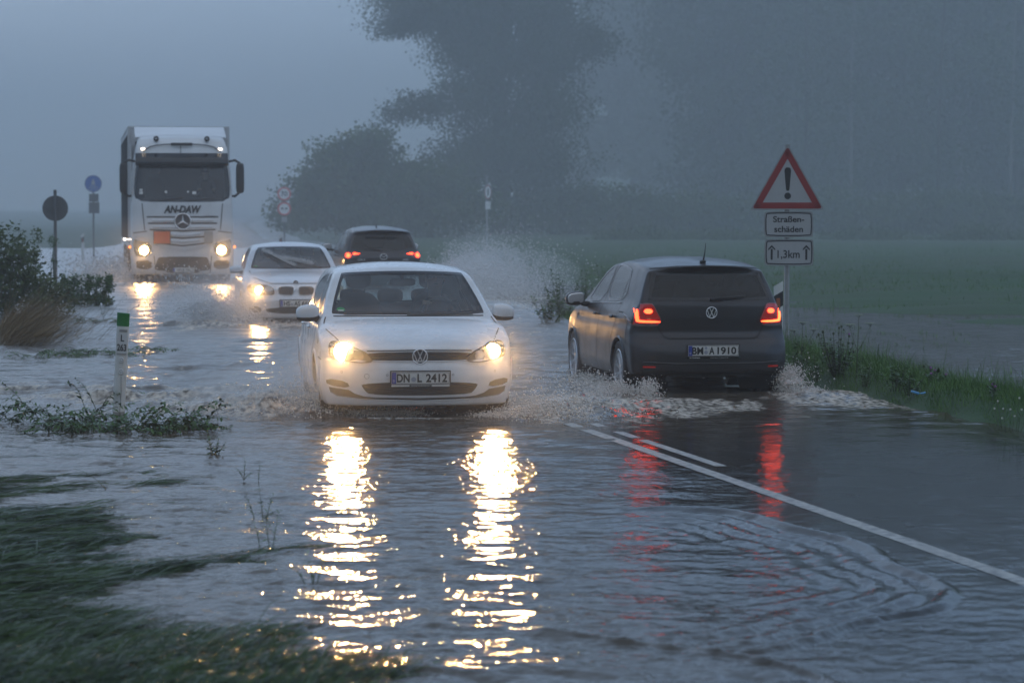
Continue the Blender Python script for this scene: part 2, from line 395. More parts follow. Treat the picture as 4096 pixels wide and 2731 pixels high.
# still water behind the eye and far out to the sides
for (x0, x1, y0, y1) in ((-300, 300, -40, 8.5), ):
    fw.add([(x0, y0, 0), (x1, y0, 0), (x1, y1, 0), (x0, y1, 0)], [(0, 1, 2, 3)])
for s_ in (-1, 1):
    fw.add([(s_ * 0.62 * 8.5, 8.5, 0), (s_ * 300, 8.5, 0), (s_ * 600, 700, 0), (s_ * 0.62 * 700, 700, 0)], [(0, 1, 2, 3)])
f_ = fw.build('flood_water', m_w); tag(f_, kind='structure')
for k, val in (('mud', .95), ('choppy', .3), ('rough', .2)):
    a_ = f_.data.attributes.new(k, 'FLOAT', 'POINT'); a_.data.foreach_set('value', np.full(len(f_.data.vertices), val, dtype=np.float32))
# ------------------------------------------------------------------ vehicle materials
M = {}
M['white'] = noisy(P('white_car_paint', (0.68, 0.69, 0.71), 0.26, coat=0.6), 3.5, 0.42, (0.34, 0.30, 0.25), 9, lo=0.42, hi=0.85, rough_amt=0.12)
M['silver'] = noisy(P('pale_silver_paint', (0.62, 0.63, 0.66), 0.3, 0.25, coat=0.5), 5, 0.25, (0.38, 0.35, 0.32), 8, lo=0.5, hi=0.85)
M['grey'] = noisy(P('dark_grey_metallic_paint', (0.026, 0.025, 0.029), 0.34, 0.15, coat=0.3, spec=.35), 4, 0.35, (0.038, 0.035, 0.031), 8, lo=0.45, hi=0.85, rough_amt=0.12)
M['black_paint'] = noisy(P('blackish_brown_paint', (0.022, 0.021, 0.026), 0.3, 0.3, coat=0.4), 4, 0.3, (0.04, 0.037, 0.035), 8)
M['plastic'] = noisy(P('black_trim_plastic', (0.018, 0.018, 0.019), 0.55), 20, 0.3, (0.05, 0.045, 0.04))
M['gloss_black'] = P('glossy_black_trim', (0.012, 0.012, 0.014), 0.18)
M['rubber'] = noisy(P('tyre_rubber', (0.02, 0.02, 0.02), 0.7), 14, 0.5, (0.05, 0.043, 0.035), bump=0.4)
M['alloy'] = noisy(P('alloy_wheel', (0.62, 0.63, 0.66), 0.30, 0.7), 12, 0.3, (0.2, 0.19, 0.17))
M['chrome'] = P('chrome', (0.78, 0.79, 0.81), 0.22, 0.55)
M['badge_dark'] = P('badge_enamel', (0.02, 0.022, 0.03), 0.25)
M['seam'] = P('panel_gap', (0.01, 0.01, 0.01), 0.8)
M['interior'] = noisy(P('cabin_trim', (0.035, 0.036, 0.04), 0.8), 8, 0.3, (0.06, 0.06, 0.065))
M['plate'] = noisy(P('plate_white', (0.62, 0.62, 0.60), 0.4), 18, 0.35, (0.3, 0.28, 0.25))
M['plate_blue'] = P('plate_blue', (0.02, 0.05, 0.32), 0.4)
M['ink'] = P('plate_lettering', (0.01, 0.01, 0.01), 0.5)
M['seal'] = P('plate_seal', (0.28, 0.30, 0.36), 0.5)
M['seal_red'] = P('plate_seal_red', (0.40, 0.12, 0.10), 0.5)
M['reflector'] = P('lamp_reflector', (0.42, 0.42, 0.42), 0.2, 0.9)
M['lamp_dark'] = P('lamp_bowl', (0.10, 0.10, 0.105), 0.25, 0.4)
M['head'] = P('headlight_bulb', (1, 0.9, 0.7), 0.3, emit=(1.0, 0.50, 0.15), es=60)
M['head_far'] = P('far_headlight_bulb', (1, 0.9, 0.7), 0.3, emit=(1.0, 0.55, 0.20), es=75)
M['marker'] = P('marker_lamp', (1, 0.9, 0.8), 0.3, emit=(1.0, 0.85, 0.7), es=5)
M['amber'] = P('amber_lamp', (0.7, 0.2, 0.02), 0.3, emit=(1.0, 0.22, 0.03), es=2.5)
M['tail'] = P('tail_light_glow', (0.8, 0.05, 0.02), 0.3, emit=(1.0, 0.045, 0.012), es=7.0)
M['tail_hot'] = P('tail_light_bulb', (0.8, 0.1, 0.02), 0.3, emit=(1.0, 0.065, 0.015), es=7.0)
M['tail_lens'] = P('red_lamp_lens', (0.22, 0.008, 0.006), 0.15, coat=0.6, emit=(1.0, 0.02, 0.01), es=0.07)
M['tail_clear'] = P('smoked_lamp_lens', (0.16, 0.10, 0.10), 0.15, coat=0.6)
M['orange'] = noisy(P('orange_hazard_plate', (0.70, 0.10, 0.02), 0.5), 9, 0.1, (0.4, 0.1, 0.05))
M['sticker_green'] = P('green_sticker', (0.02, 0.22, 0.07), 0.5)
def glass(name, tint, refl=1.0, mist=0.0):
    m = bpy.data.materials.new(name); m.use_nodes = True; n = m.node_tree; n.nodes.clear(); L = n.links
    o = n.nodes.new('ShaderNodeOutputMaterial'); tr = n.nodes.new('ShaderNodeBsdfTransparent'); tr.inputs[0].default_value = (*tint, 1)
    gl = n.nodes.new('ShaderNodeBsdfGlossy'); gl.inputs[1].default_value = 0.06
    fr = n.nodes.new('ShaderNodeFresnel'); fr.inputs[0].default_value = 1.5
    mx = n.nodes.new('ShaderNodeMixShader')
    L.new(fr.outputs[0], mx.inputs[0])
    if mist > 0:      # fine condensation and rain film on the pane
        df = n.nodes.new('ShaderNodeBsdfDiffuse'); df.inputs[0].default_value = (0.5, 0.53, 0.55, 1)
        m2 = n.nodes.new('ShaderNodeMixShader'); tc = n.nodes.new('ShaderNodeTexCoord')
        nz = n.nodes.new('ShaderNodeTexNoise'); nz.inputs['Scale'].default_value = 3; nz.inputs['Detail'].default_value = 9
        L.new(tc.outputs['Object'], nz.inputs[0])
        mr = n.nodes.new('ShaderNodeMapRange'); mr.inputs[1].default_value = 0.3; mr.inputs[2].default_value = 0.7
        mr.inputs[3].default_value = mist * 0.5; mr.inputs[4].default_value = mist * 1.5
        L.new(nz.outputs[0], mr.inputs[0]); L.new(mr.outputs[0], m2.inputs[0])
        L.new(tr.outputs[0], m2.inputs[1]); L.new(df.outputs[0], m2.inputs[2]); L.new(m2.outputs[0], mx.inputs[1])
    else: L.new(tr.outputs[0], mx.inputs[1])
    L.new(gl.outputs[0], mx.inputs[2]); L.new(mx.outputs[0], o.inputs[0])
    return m
M['screen'] = glass('windscreen_glass', (0.66, 0.78, 0.79), mist=0.13)
M['side_glass'] = glass('side_window_glass', (0.34, 0.40, 0.42), mist=0.04)
M['dark_glass'] = glass('tinted_rear_glass', (0.06, 0.085, 0.09), mist=0.012)
M['lamp_glass'] = glass('lamp_cover', (0.9, 0.9, 0.9))

# ------------------------------------------------------------------ lettering
def text_geo(txt, size=1.0, bold=0.0, sx=1.0, shear=0.0, extrude=0.002, spacing=1.0):
    cu = bpy.data.curves.new('t', 'FONT'); cu.body = txt; cu.size = size; cu.offset = bold; cu.shear = shear
    cu.extrude = extrude; cu.align_x = 'CENTER'; cu.align_y = 'CENTER'; cu.space_character = spacing; cu.resolution_u = 4
    ob = bpy.data.objects.new('t', cu); COL.objects.link(ob)
    dg = bpy.context.evaluated_depsgraph_get(); me = ob.evaluated_get(dg).to_mesh()
    V = np.array([v.co[:] for v in me.vertices]) if len(me.vertices) else np.zeros((0, 3)); F = [tuple(p.vertices) for p in me.polygons]
    ob.evaluated_get(dg).to_mesh_clear(); bpy.data.objects.remove(ob); bpy.data.curves.remove(cu)
    if len(V):
        V[:, 0] -= (V[:, 0].max() + V[:, 0].min()) / 2; V[:, 1] -= (V[:, 1].max() + V[:, 1].min()) / 2
        V[:, 0] *= sx
    return V, F
def fit_text(txt, width, height, bold=0.0, shear=0.0, extrude=0.002):
    """text centred on the origin in x,y and stretched to a given width and height"""
    V, F = text_geo(txt, 1.0, bold, 1.0, shear, 0.0)
    V[:, 0] *= width / (V[:, 0].max() - V[:, 0].min()); V[:, 1] *= height / (V[:, 1].max() - V[:, 1].min())
    n = len(V)
    V2 = np.concatenate([V + [0, 0, extrude], V - [0, 0, extrude]])
    return V2, [tuple(f) for f in F] + [tuple(i + n for i in f[::-1]) for f in F]
def put(V, origin, sgn=-1):
    """x,y text plane -> local x,z plane facing -y (sgn=-1) or +y"""
    V = np.asarray(V); o = np.array(origin)
    if sgn < 0: return np.stack([o[0] + V[:, 0], o[1] - V[:, 2], o[2] + V[:, 1]], -1)
    return np.stack([o[0] - V[:, 0], o[1] + V[:, 2], o[2] + V[:, 1]], -1)

# ------------------------------------------------------------------ outlines
def smooth_poly(p, n=2):
    p = [np.array(q, float) for q in p]
    for _ in range(n):
        q = []
        for i in range(len(p)):
            a, b = p[i], p[(i + 1) % len(p)]
            q += [a * 0.75 + b * 0.25, a * 0.25 + b * 0.75]
        p = q
    return np.array(p)
def resample(p, step):
    p = np.asarray(p, float); out_ = []
    for i in range(len(p)):
        a, b = p[i], p[(i + 1) % len(p)]; n = max(1, int(np.ceil(np.linalg.norm(b - a) / step)))
        for k in range(n): out_.append(a + (b - a) * k / n)
    return np.array(out_)
def rrect(x0, x1, z0, z1, r=0.01):
    return smooth_poly([(x0 + r, z0), (x1 - r, z0), (x1, z0 + r), (x1, z1 - r), (x1 - r, z1), (x0 + r, z1), (x0, z1 - r), (x0, z0 + r)], 1)
def circle(cx, cz, r, n=28, rz_=None):
    t = np.linspace(0, 2 * np.pi, n, endpoint=False); return np.stack([cx + r * np.cos(t), cz + (rz_ or r) * np.sin(t)], -1)
def mirror(p): p = np.array(p, float); p[:, 0] *= -1; return p[::-1]
def inside(poly, x, z):
    poly = np.asarray(poly); n = len(poly); c = np.zeros(np.shape(x), bool); j = n - 1
    for i in range(n):
        xi, zi = poly[i]; xj, zj = poly[j]
        c ^= ((zi > z) != (zj > z)) & (x < (xj - xi) * (z - zi) / (zj - zi + 1e-12) + xi); j = i
    return c
def inset(p, d):
    p = np.asarray(p, float); nx = np.roll(p, -1, 0) - np.roll(p, 1, 0); nx /= np.linalg.norm(nx, axis=1)[:, None] + 1e-9
    nrm = np.stack([-nx[:, 1], nx[:, 0]], -1)
    area = 0.5 * np.sum(p[:, 0] * np.roll(p[:, 1], -1) - np.roll(p[:, 0], -1) * p[:, 1])
    return p + nrm * d * (1 if area > 0 else -1)

# ------------------------------------------------------------------ the car body
class Car:
    """local frame: nose towards -y, y=0 at the nose, z=0 at the tyre contact, x to the right as seen from the front"""
    def __init__(s, name, root, L, paint, ZT, ZB, HW, fo, ro, crown, belt, nu=84, nv=190, nw=56, smooth_it=6):
        s.root = root; s.L = L; s.name = name; s.paint = paint
        V = {}; pts = []
        U = np.linspace(-1, 1, nu + 1); VV = np.linspace(0, 1, nv + 1); W = np.linspace(0, 1, nw + 1)
        idx = -np.ones((nu + 1, nv + 1, nw + 1), int)
        I, J, K = np.meshgrid(np.arange(nu + 1), np.arange(nv + 1), np.arange(nw + 1), indexing='ij')
        surf = (I == 0) | (I == nu) | (J == 0) | (J == nv) | (K == 0) | (K == nw)
        idx[surf] = np.arange(surf.sum())
        u = U[I[surf]]; v = VV[J[surf]]; w_ = W[K[surf]]
        y0 = v * L
        zt = ZT(y0) - crown(y0) * np.abs(u) ** 2.4; zb = ZB(y0)
        z = zb + w_ * (zt - zb)
        x = u * HW(y0, z)
        y = y0 + fo(x, z) * np.clip(1 - y0 / 1.0, 0, 1) ** 1.6 + ro(x, z) * np.clip(1 - (L - y0) / 1.0, 0, 1) ** 1.6
        Q = np.stack([x, y, z], -1)
        F = []
        def quads(a):   # a : 2-d index array
            return np.stack([a[:-1, :-1], a[1:, :-1], a[1:, 1:], a[:-1, 1:]], -1).reshape(-1, 4)
        F.append(quads(idx[:, :, nw])); F.append(quads(idx[:, :, 0])[:, ::-1])
        F.append(quads(idx[nu, :, :])); F.append(quads(idx[0, :, :])[:, ::-1])
        F.append(quads(idx[:, 0, :])); F.append(quads(idx[:, nv, :])[:, ::-1])
        F = np.concatenate(F)
        # even smoothing rounds every edge where two faces meet
        E = np.concatenate([F[:, [0, 1]], F[:, [1, 2]], F[:, [2, 3]], F[:, [3, 0]]]); E = np.unique(np.sort(E, 1), axis=0)
        deg = np.bincount(E.ravel(), minlength=len(Q))[:, None]
        for _ in range(smooth_it):
            S = np.zeros_like(Q)
            for a in range(3):
                S[:, a] = np.bincount(E[:, 0], Q[E[:, 1], a], len(Q)) + np.bincount(E[:, 1], Q[E[:, 0], a], len(Q))
            Q = Q * 0.4 + 0.6 * S / deg
        s.Q = Q; s.F = F
        s.bvh = BVHTree.FromPolygons([tuple(q) for q in Q.tolist()], F.tolist())
        s.kill = np.zeros(len(F), bool)
        s.C = Q[F].mean(1)
        n = np.cross(Q[F[:, 1]] - Q[F[:, 0]], Q[F[:, 3]] - Q[F[:, 0]]); n /= np.linalg.norm(n, axis=1)[:, None] + 1e-12
        c0 = np.array([0, L / 2, 0.6]); sg = np.sign(np.sum(n * (s.C - c0), 1)); s.N = n * sg[:, None]
    # ---- projection of outlines on to the body
    def hit(s, a, b, side):
        if side == 'front': o = Vector((a, -3, b)); d = Vector((0, 1, 0))
        elif side == 'rear': o = Vector((a, s.L + 3, b)); d = Vector((0, -1, 0))
        elif side == 'left': o = Vector((-3, a, b)); d = Vector((1, 0, 0))
        elif side == 'right': o = Vector((3, a, b)); d = Vector((-1, 0, 0))
        else: o = Vector((a, b, 4)); d = Vector((0, 0, -1))
        l, n, i, t = s.bvh.ray_cast(o, d)
        if l is None:
            l, n, i, t = s.bvh.find_nearest(o + d * (3 if side != 'top' else 2.6))
        return l, d
    def cut(s, poly, side, lim=None):
        ax = {'front': (0, 2, 1, -1), 'rear': (0, 2, 1, 1), 'left': (1, 2, 0, -1), 'right': (1, 2, 0, 1), 'top': (0, 1, 2, 1)}[side]
        m = inside(poly, s.C[:, ax[0]], s.C[:, ax[1]]) & (s.N[:, ax[2]] * ax[3] > 0.12)
        if lim is not None: m &= lim(s.C)
        s.kill |= m
    def arch(s, yw, zw, r):
        for v in (0,):
            d = np.hypot(s.Q[:, 1] - yw, s.Q[:, 2] - zw); near = (np.abs(d - r) < 0.016) & (np.abs(s.Q[:, 0]) > 0.55)
            k = r / np.maximum(d[near], 1e-6)
            s.Q[near, 1] = yw + (s.Q[near, 1] - yw) * k; s.Q[near, 2] = zw + (s.Q[near, 2] - zw) * k
        s.kill |= (np.hypot(s.C[:, 1] - yw, s.C[:, 2] - zw) < r - 0.004) & (np.abs(s.C[:, 0]) > 0.5)
    def body(s, name='body'):
        return new_mesh(name, s.Q, s.F[~s.kill], s.paint, True, s.root)
    def patch(s, name, poly, side, mat, off=0.003, step=0.03, skirt=0.0, parent=None, label=None):
        """skin over the body inside an outline, standing `off` proud"""
        p = resample(poly, step); n = len(p)
        lo = p.min(0); hi = p.max(0)
        g = np.stack(np.meshgrid(np.arange(lo[0] + step / 2, hi[0], step), np.arange(lo[1] + step / 2, hi[1], step)), -1).reshape(-1, 2)
        if len(g): g = g[inside(inset(p, step * 0.45), g[:, 0], g[:, 1])]
        pts = [Vector(q) for q in p] + [Vector(q) for q in g]
        vo, eo, fo_, _, _, _ = delaunay_2d_cdt(pts, [(i, (i + 1) % n) for i in range(n)], [], 1, 1e-5)
        V = []
        for q in vo:
            l, d = s.hit(q[0], q[1], side); V.append(tuple(l - d * off))
        F = [tuple(f) if side in ('front', 'right', 'top') else tuple(f)[::-1] for f in fo_]
        if skirt > 0:
            b = len(V); ring = []
            for q in p:
                l, d = s.hit(q[0], q[1], side); V.append(tuple(l - d * off)); V.append(tuple(l + d * skirt))
            for i in range(n):
                j = (i + 1) % n; F.append((b + 2 * i, b + 2 * j, b + 2 * j + 1, b + 2 * i + 1))
        o = new_mesh(name, np.array(V), F, mat, True, parent or s.root)
        if skirt > 0: o.data.set_sharp_from_angle(angle=R(50))
        if label: o['label'] = label
        return o
    def band(s, poly, wid, side, off=0.004, step=0.03, V=None, F=None, lift=0.0):
        """ring along an outline, width `wid` inwards"""
        p = resample(poly, step); q = inset(p, wid); n = len(p)
        V = [] if V is None else V; F = [] if F is None else F; b = len(V)
        for i in range(n):
            for t in (0, 0.5, 1):
                a = p[i] * (1 - t) + q[i] * t; l, d = s.hit(a[0], a[1], side)
                V.append(tuple(l - d * (off + (lift if t == 0.5 else 0))))
        for i in range(n):
            j = (i + 1) % n
            F += [(b + 3 * i, b + 3 * j, b + 3 * j + 1, b + 3 * i + 1), (b + 3 * i + 1, b + 3 * j + 1, b + 3 * j + 2, b + 3 * i + 2)]
        return V, F
    def line(s, pts, wid, side, off=0.003, step=0.03, V=None, F=None, lift=0.0):
        """ribbon along an open line on the body"""
        pts = [np.array(q, float) for q in pts]; r_ = []
        for a, b in zip(pts[:-1], pts[1:]):
            n = max(1, int(np.linalg.norm(b - a) / step)); r_ += [a + (b - a) * k / n for k in range(n)]
        r_.append(pts[-1]); r_ = np.array(r_); t = np.gradient(r_, axis=0); t /= np.linalg.norm(t, axis=1)[:, None] + 1e-9
        nn = np.stack([-t[:, 1], t[:, 0]], -1)
        V = [] if V is None else V; F = [] if F is None else F; b = len(V)
        for i in range(len(r_)):
            for k in (-0.5, 0, 0.5):
                a = r_[i] + nn[i] * wid * k; l, d = s.hit(a[0], a[1], side); V.append(tuple(l - d * (off + (lift if k == 0 else 0))))
        for i in range(len(r_) - 1):
            F += [(b + 3 * i, b + 3 * i + 3, b + 3 * i + 4, b + 3 * i + 1), (b + 3 * i + 1, b + 3 * i + 4, b + 3 * i + 5, b + 3 * i + 2)]
        return V, F
    def seams(s, lines, wid=0.010, name='panel_gap', mat=None):
        V = []; F = []
        for side, pts in lines: s.line(pts, wid, side, 0.002, V=V, F=F)
        return new_mesh(name, np.array(V), F, mat or M['seam'], True, s.root)
    def window(s, name, poly, side, mat, frit=0.03, lim=None, fritname='seal'):
        s.cut(inset(poly, 0.006), side, lim)
        o = s.patch(name, poly, side, mat, 0.0005, step=0.04)
        V, F = s.band(poly, frit, side, 0.004, V=None, F=None)
        new_mesh(fritname, np.array(V), F, M['gloss_black'], True, o)
        return o

def make_wheel(root, x, y, z, r, width, side, spokes=10, style='twin', rim=None, turn=0.0):
    """side=+1 outside faces +x"""
    T = empty_mesh = None
    Mt = Matrix.Rotation(turn, 4, 'Z')
    def tf(V): return [tuple(Vector((x, y, z)) + (Mt @ Vector(v))) for v in V]
    hw = width / 2; rr = r * 0.70
    t = MB(); prof = [(rr, -hw * 0.9), (r * 0.86, -hw), (r * 0.96, -hw * 0.9), (r, -hw * 0.6), (r, 0), (r, hw * 0.6), (r * 0.96, hw * 0.9), (r * 0.86, hw), (rr, hw * 0.9)]
    t.lathe([(a, b) for a, b in prof], n=48)
    for k in range(3):
        xx = (-0.35 + 0.35 * k) * width
        t.lathe([(r + 0.001, xx - 0.006), (r + 0.003, xx), (r + 0.001, xx + 0.006)], n=48)
    t.v = tf(t.v); wo = t.build('wheel', M['rubber'], root, smooth=True)
    m = MB(); so = side * hw
    m.lathe([(rr * 1.01, so * 0.92), (rr * 0.97, so * 0.98), (rr * 0.93, so * 0.9), (rr * 0.9, so * 0.2), (rr * 0.9, -so * 0.8)], n=48)
    m.lathe([(0.001, so * 0.80), (0.03, so * 0.80), (0.055, so * 0.74), (0.06, so * 0.3)], n=24)
    for k in range(spokes):
        a = 2 * math.pi * k / spokes
        w0, w1 = (0.018, 0.028) if style == 'twin' else (0.03, 0.045)
        da = 0.10 if style == 'twin' else 0.0
        for sg in ((-1, 1) if style == 'twin' else (0,)):
            a2 = a + sg * da
            p0 = Vector((so * 0.74, 0.045 * math.cos(a), 0.045 * math.sin(a))); p1 = Vector((so * 0.86, rr * 0.96 * math.cos(a2), rr * 0.96 * math.sin(a2)))
            tdir = (p1 - p0).normalized(); nb = tdir.cross(Vector((1, 0, 0))).normalized(); dd = Vector((-side * 0.03, 0, 0))
            V = [p0 - nb * w0 / 2 + dd, p0 + nb * w0 / 2 + dd, p1 + nb * w1 / 2 + dd, p1 - nb * w1 / 2 + dd, p0 - nb * w0 / 4, p0 + nb * w0 / 4, p1 + nb * w1 / 4, p1 - nb * w1 / 4]
            m.add(V, [(0, 1, 5, 4), (1, 2, 6, 5), (2, 3, 7, 6), (3, 0, 4, 7), (4, 5, 6, 7)])
    m.v = tf(m.v); ro_ = m.build('rim', rim or M['alloy'], wo, auto=35)
    d = MB(); d.lathe([(0.001, so * 0.1), (rr * 0.62, so * 0.1), (rr * 0.62, -so * 0.1)], n=32); d.lathe([(rr * 0.9, -so * 0.3), (0.001, -so * 0.3)], n=32)
    d.v = tf(d.v); d.build('brake_disc', M['plastic'], wo)
    return wo
def wheel_well(root, x, y, z, r, side, depth=0.42):
    m = MB(); n = 28; V = []; F = []
    for i in range(n + 1):
        a = math.pi * (-0.18 + 1.36 * i / n)
        for xx in (x, x - side * depth): V.append((xx, y + r * math.cos(a), z + r * math.sin(a)))
    for i in range(n): F.append((2 * i, 2 * i + 2, 2 * i + 3, 2 * i + 1))
    b = len(V); V.append((x - side * depth, y, z)); F += [(2 * i + 1, 2 * i + 3, b) for i in range(n)]
    m.add(V, F); return m.build('wheel_well', M['plastic'], root, smooth=True)

def plate(root, x, y, z, w_, h_, segs, sgn, seal=((0.02,),), tilt=0.0, red=True, side_frame=0.012):
    """licence plate in the x,z plane. segs = list of (text, centre x in plate, width)"""
    fr = MB(); fr.box((0, 0, 0), (w_ + 2 * side_frame, 0.012, h_ + 2 * side_frame), bevel=0.004)
    p = MB(); p.box((0, sgn * 0.008, 0), (w_, 0.006, h_), bevel=0.002)
    def tr(m_):
        m_.v = [(x + a, y + b, z + c) for a, b, c in m_.v]; return m_
    po = tr(fr).build('license_plate', M['plastic'], root)
    tr(p).build('plate_face', M['plate'], po)
    bl = MB(); bx = -sgn * (-w_ / 2 + 0.022) if sgn > 0 else -w_ / 2 + 0.022
    bl.box((bx, sgn * 0.0115, 0), (0.040, 0.002, h_ - 0.006)); tr(bl).build('country_band', M['plate_blue'], po)
    dm = MB(); V, F = fit_text('D', 0.013, 0.020, 0.01, extrude=0.0008); dm.add(put(V, (bx, sgn * 0.0135, -h_ * 0.22), sgn), F)
    tr(dm).build('country_letter', M['plate'], po)
    t = MB()
    for txt, cx, tw in segs:
        V, F = fit_text(txt, tw, h_ * 0.68, 0.028, extrude=0.0015)
        t.add(put(V, ((cx if sgn < 0 else -cx), sgn * 0.0125, 0), sgn), F)
    b = rrect(-w_ / 2 + 0.003, w_ / 2 - 0.003, -h_ / 2 + 0.003, h_ / 2 - 0.003, 0.008); q = inset(b, 0.004); n = len(b)
    V = [(a[0], sgn * 0.0125, a[1]) for a in b] + [(a[0], sgn * 0.0125, a[1]) for a in q]
    t.add(V, [(i, (i + 1) % n, (i + 1) % n + n, i + n) for i in range(n)])
    tr(t).build('lettering', M['ink'], po)
    sm = MB()
    for cx, cz, r_ in seal:
        c = circle((cx if sgn < 0 else -cx), cz, r_, 16); sm.add([(a[0], sgn * 0.0135, a[1]) for a in c], [tuple(range(16))])
    tr(sm).build('plate_seal', M['seal'], po)
    return po
# ------------------------------------------------------------------ shared car pieces
def curve(pts, sm=0.06):
    xs = np.array([p[0] for p in pts], float); ys = np.array([p[1] for p in pts], float)
    g = np.linspace(xs[0] - 0.3, xs[-1] + 0.3, 1600); v = np.interp(g, xs, ys); k = max(1, int(sm / (g[1] - g[0])))
    ker = np.hanning(2 * k + 3); ker /= ker.sum(); v = np.convolve(np.pad(v, k + 1, mode='edge'), ker, 'valid')
    return lambda t: np.interp(t, g, v)

def blob(c, d, p=2.6, nu=20, nv=14, tf=None):
    """superellipsoid"""
    V = []; F = []
    e = 2.0 / p
    def sp(a, f): return math.copysign(abs(a) ** f, a)
    for j in range(nv + 1):
        ph = -math.pi / 2 + math.pi * j / nv
        for i in range(nu):
            th = 2 * math.pi * i / nu
            q = Vector((d[0] / 2 * sp(math.cos(ph), e) * sp(math.cos(th), e), d[1] / 2 * sp(math.cos(ph), e) * sp(math.sin(th), e), d[2] / 2 * sp(math.sin(ph), e)))
            if tf: q = tf(q)
            V.append(q + Vector(c))
    for j in range(nv):
        for i in range(nu): F.append((j * nu + i, j * nu + (i + 1) % nu, (j + 1) * nu + (i + 1) % nu, (j + 1) * nu + i))
    return V, F

def wing_mirror(root, x, y, z, side, mat, d=(0.24, 0.12, 0.15), glass_back=True):
    def tf(q):
        # the housing narrows and droops towards its outer end
        t = (q.x * side) / (d[0] / 2); k = 1 - 0.20 * max(0, t)
        return Vector((q.x, q.y + 0.03 * t, q.z * k - 0.006 * t))
    m = MB(); m.add(*blob((x, y, z), d, 3.0, 26, 18, tf)); h = m.build('wing_mirror', mat, root, smooth=True)
    b = MB(); b.add(*blob((x - side * 0.004, y + 0.004, z - d[2] * 0.28), (d[0] * 0.98, d[1] * 1.0, d[2] * 0.52), 3.0, 22, 14, tf))
    b.add(*blob((x - side * d[0] * 0.52, y + 0.02, z - d[2] * 0.42), (0.11, 0.07, 0.06), 2.5))
    b.build('mirror_foot', M['plastic'], h, smooth=True)
    g = MB(); g.add(*blob((x, y + d[1] * 0.46, z), (d[0] * 0.86, 0.02, d[2] * 0.8), 4, 18, 10, tf)); g.build('mirror_glass', M['chrome'], h, smooth=True)
    return h

def seat(root, x, y, z0, h=0.62, head=True, w_=0.5, mat=None, name='seat'):
    m = MB()
    m.add(*blob((x, y - 0.22, z0), (w_, 0.52, 0.16), 4)); 
    m.add(*blob((x, y + 0.08, z0 + h * 0.5), (w_, 0.16, h), 3.4, tf=lambda q: Vector((q.x * (1 - 0.18 * max(0, q.z) / (h / 2)), q.y + q.z * 0.32, q.z))))
    o = m.build(name, mat or M['interior'], root, smooth=True)
    if head:
        t = MB(); hy = y + 0.08 + (h * 0.5 + 0.12) * 0.32; t.add(*blob((x, hy, z0 + h + 0.13), (0.25, 0.10, 0.19), 3.2))
        for s_ in (-0.06, 0.06): t.tube([(x + s_, hy, z0 + h - 0.06), (x + s_, hy, z0 + h + 0.08)], 0.007, 6)
        t.build('headrest', mat or M['interior'], o, smooth=True)
    return o
def steering_wheel(root, x, y, z):
    m = MB(); n = 28; T = Matrix.Translation((x, y, z)) @ Matrix.Rotation(R(65), 4, 'X')
    pts = [T @ Vector((0.185 * math.cos(a), 0.185 * math.sin(a), 0)) for a in np.linspace(0, 2 * math.pi, n + 1)]
    m.tube(pts, 0.016, 8, cap=False)
    for a in (0, math.pi, -math.pi / 2): m.tube([T @ Vector((0, 0, -0.02)), T @ Vector((0.18 * math.cos(a), 0.18 * math.sin(a), 0))], 0.014, 6)
    m.add(*[(lambda V, F: ([T @ Vector(v) for v in V], F))(*blob((0, 0, -0.015), (0.14, 0.12, 0.05)))][0])
    return m.build('steering_wheel', M['plastic'], root, smooth=True)

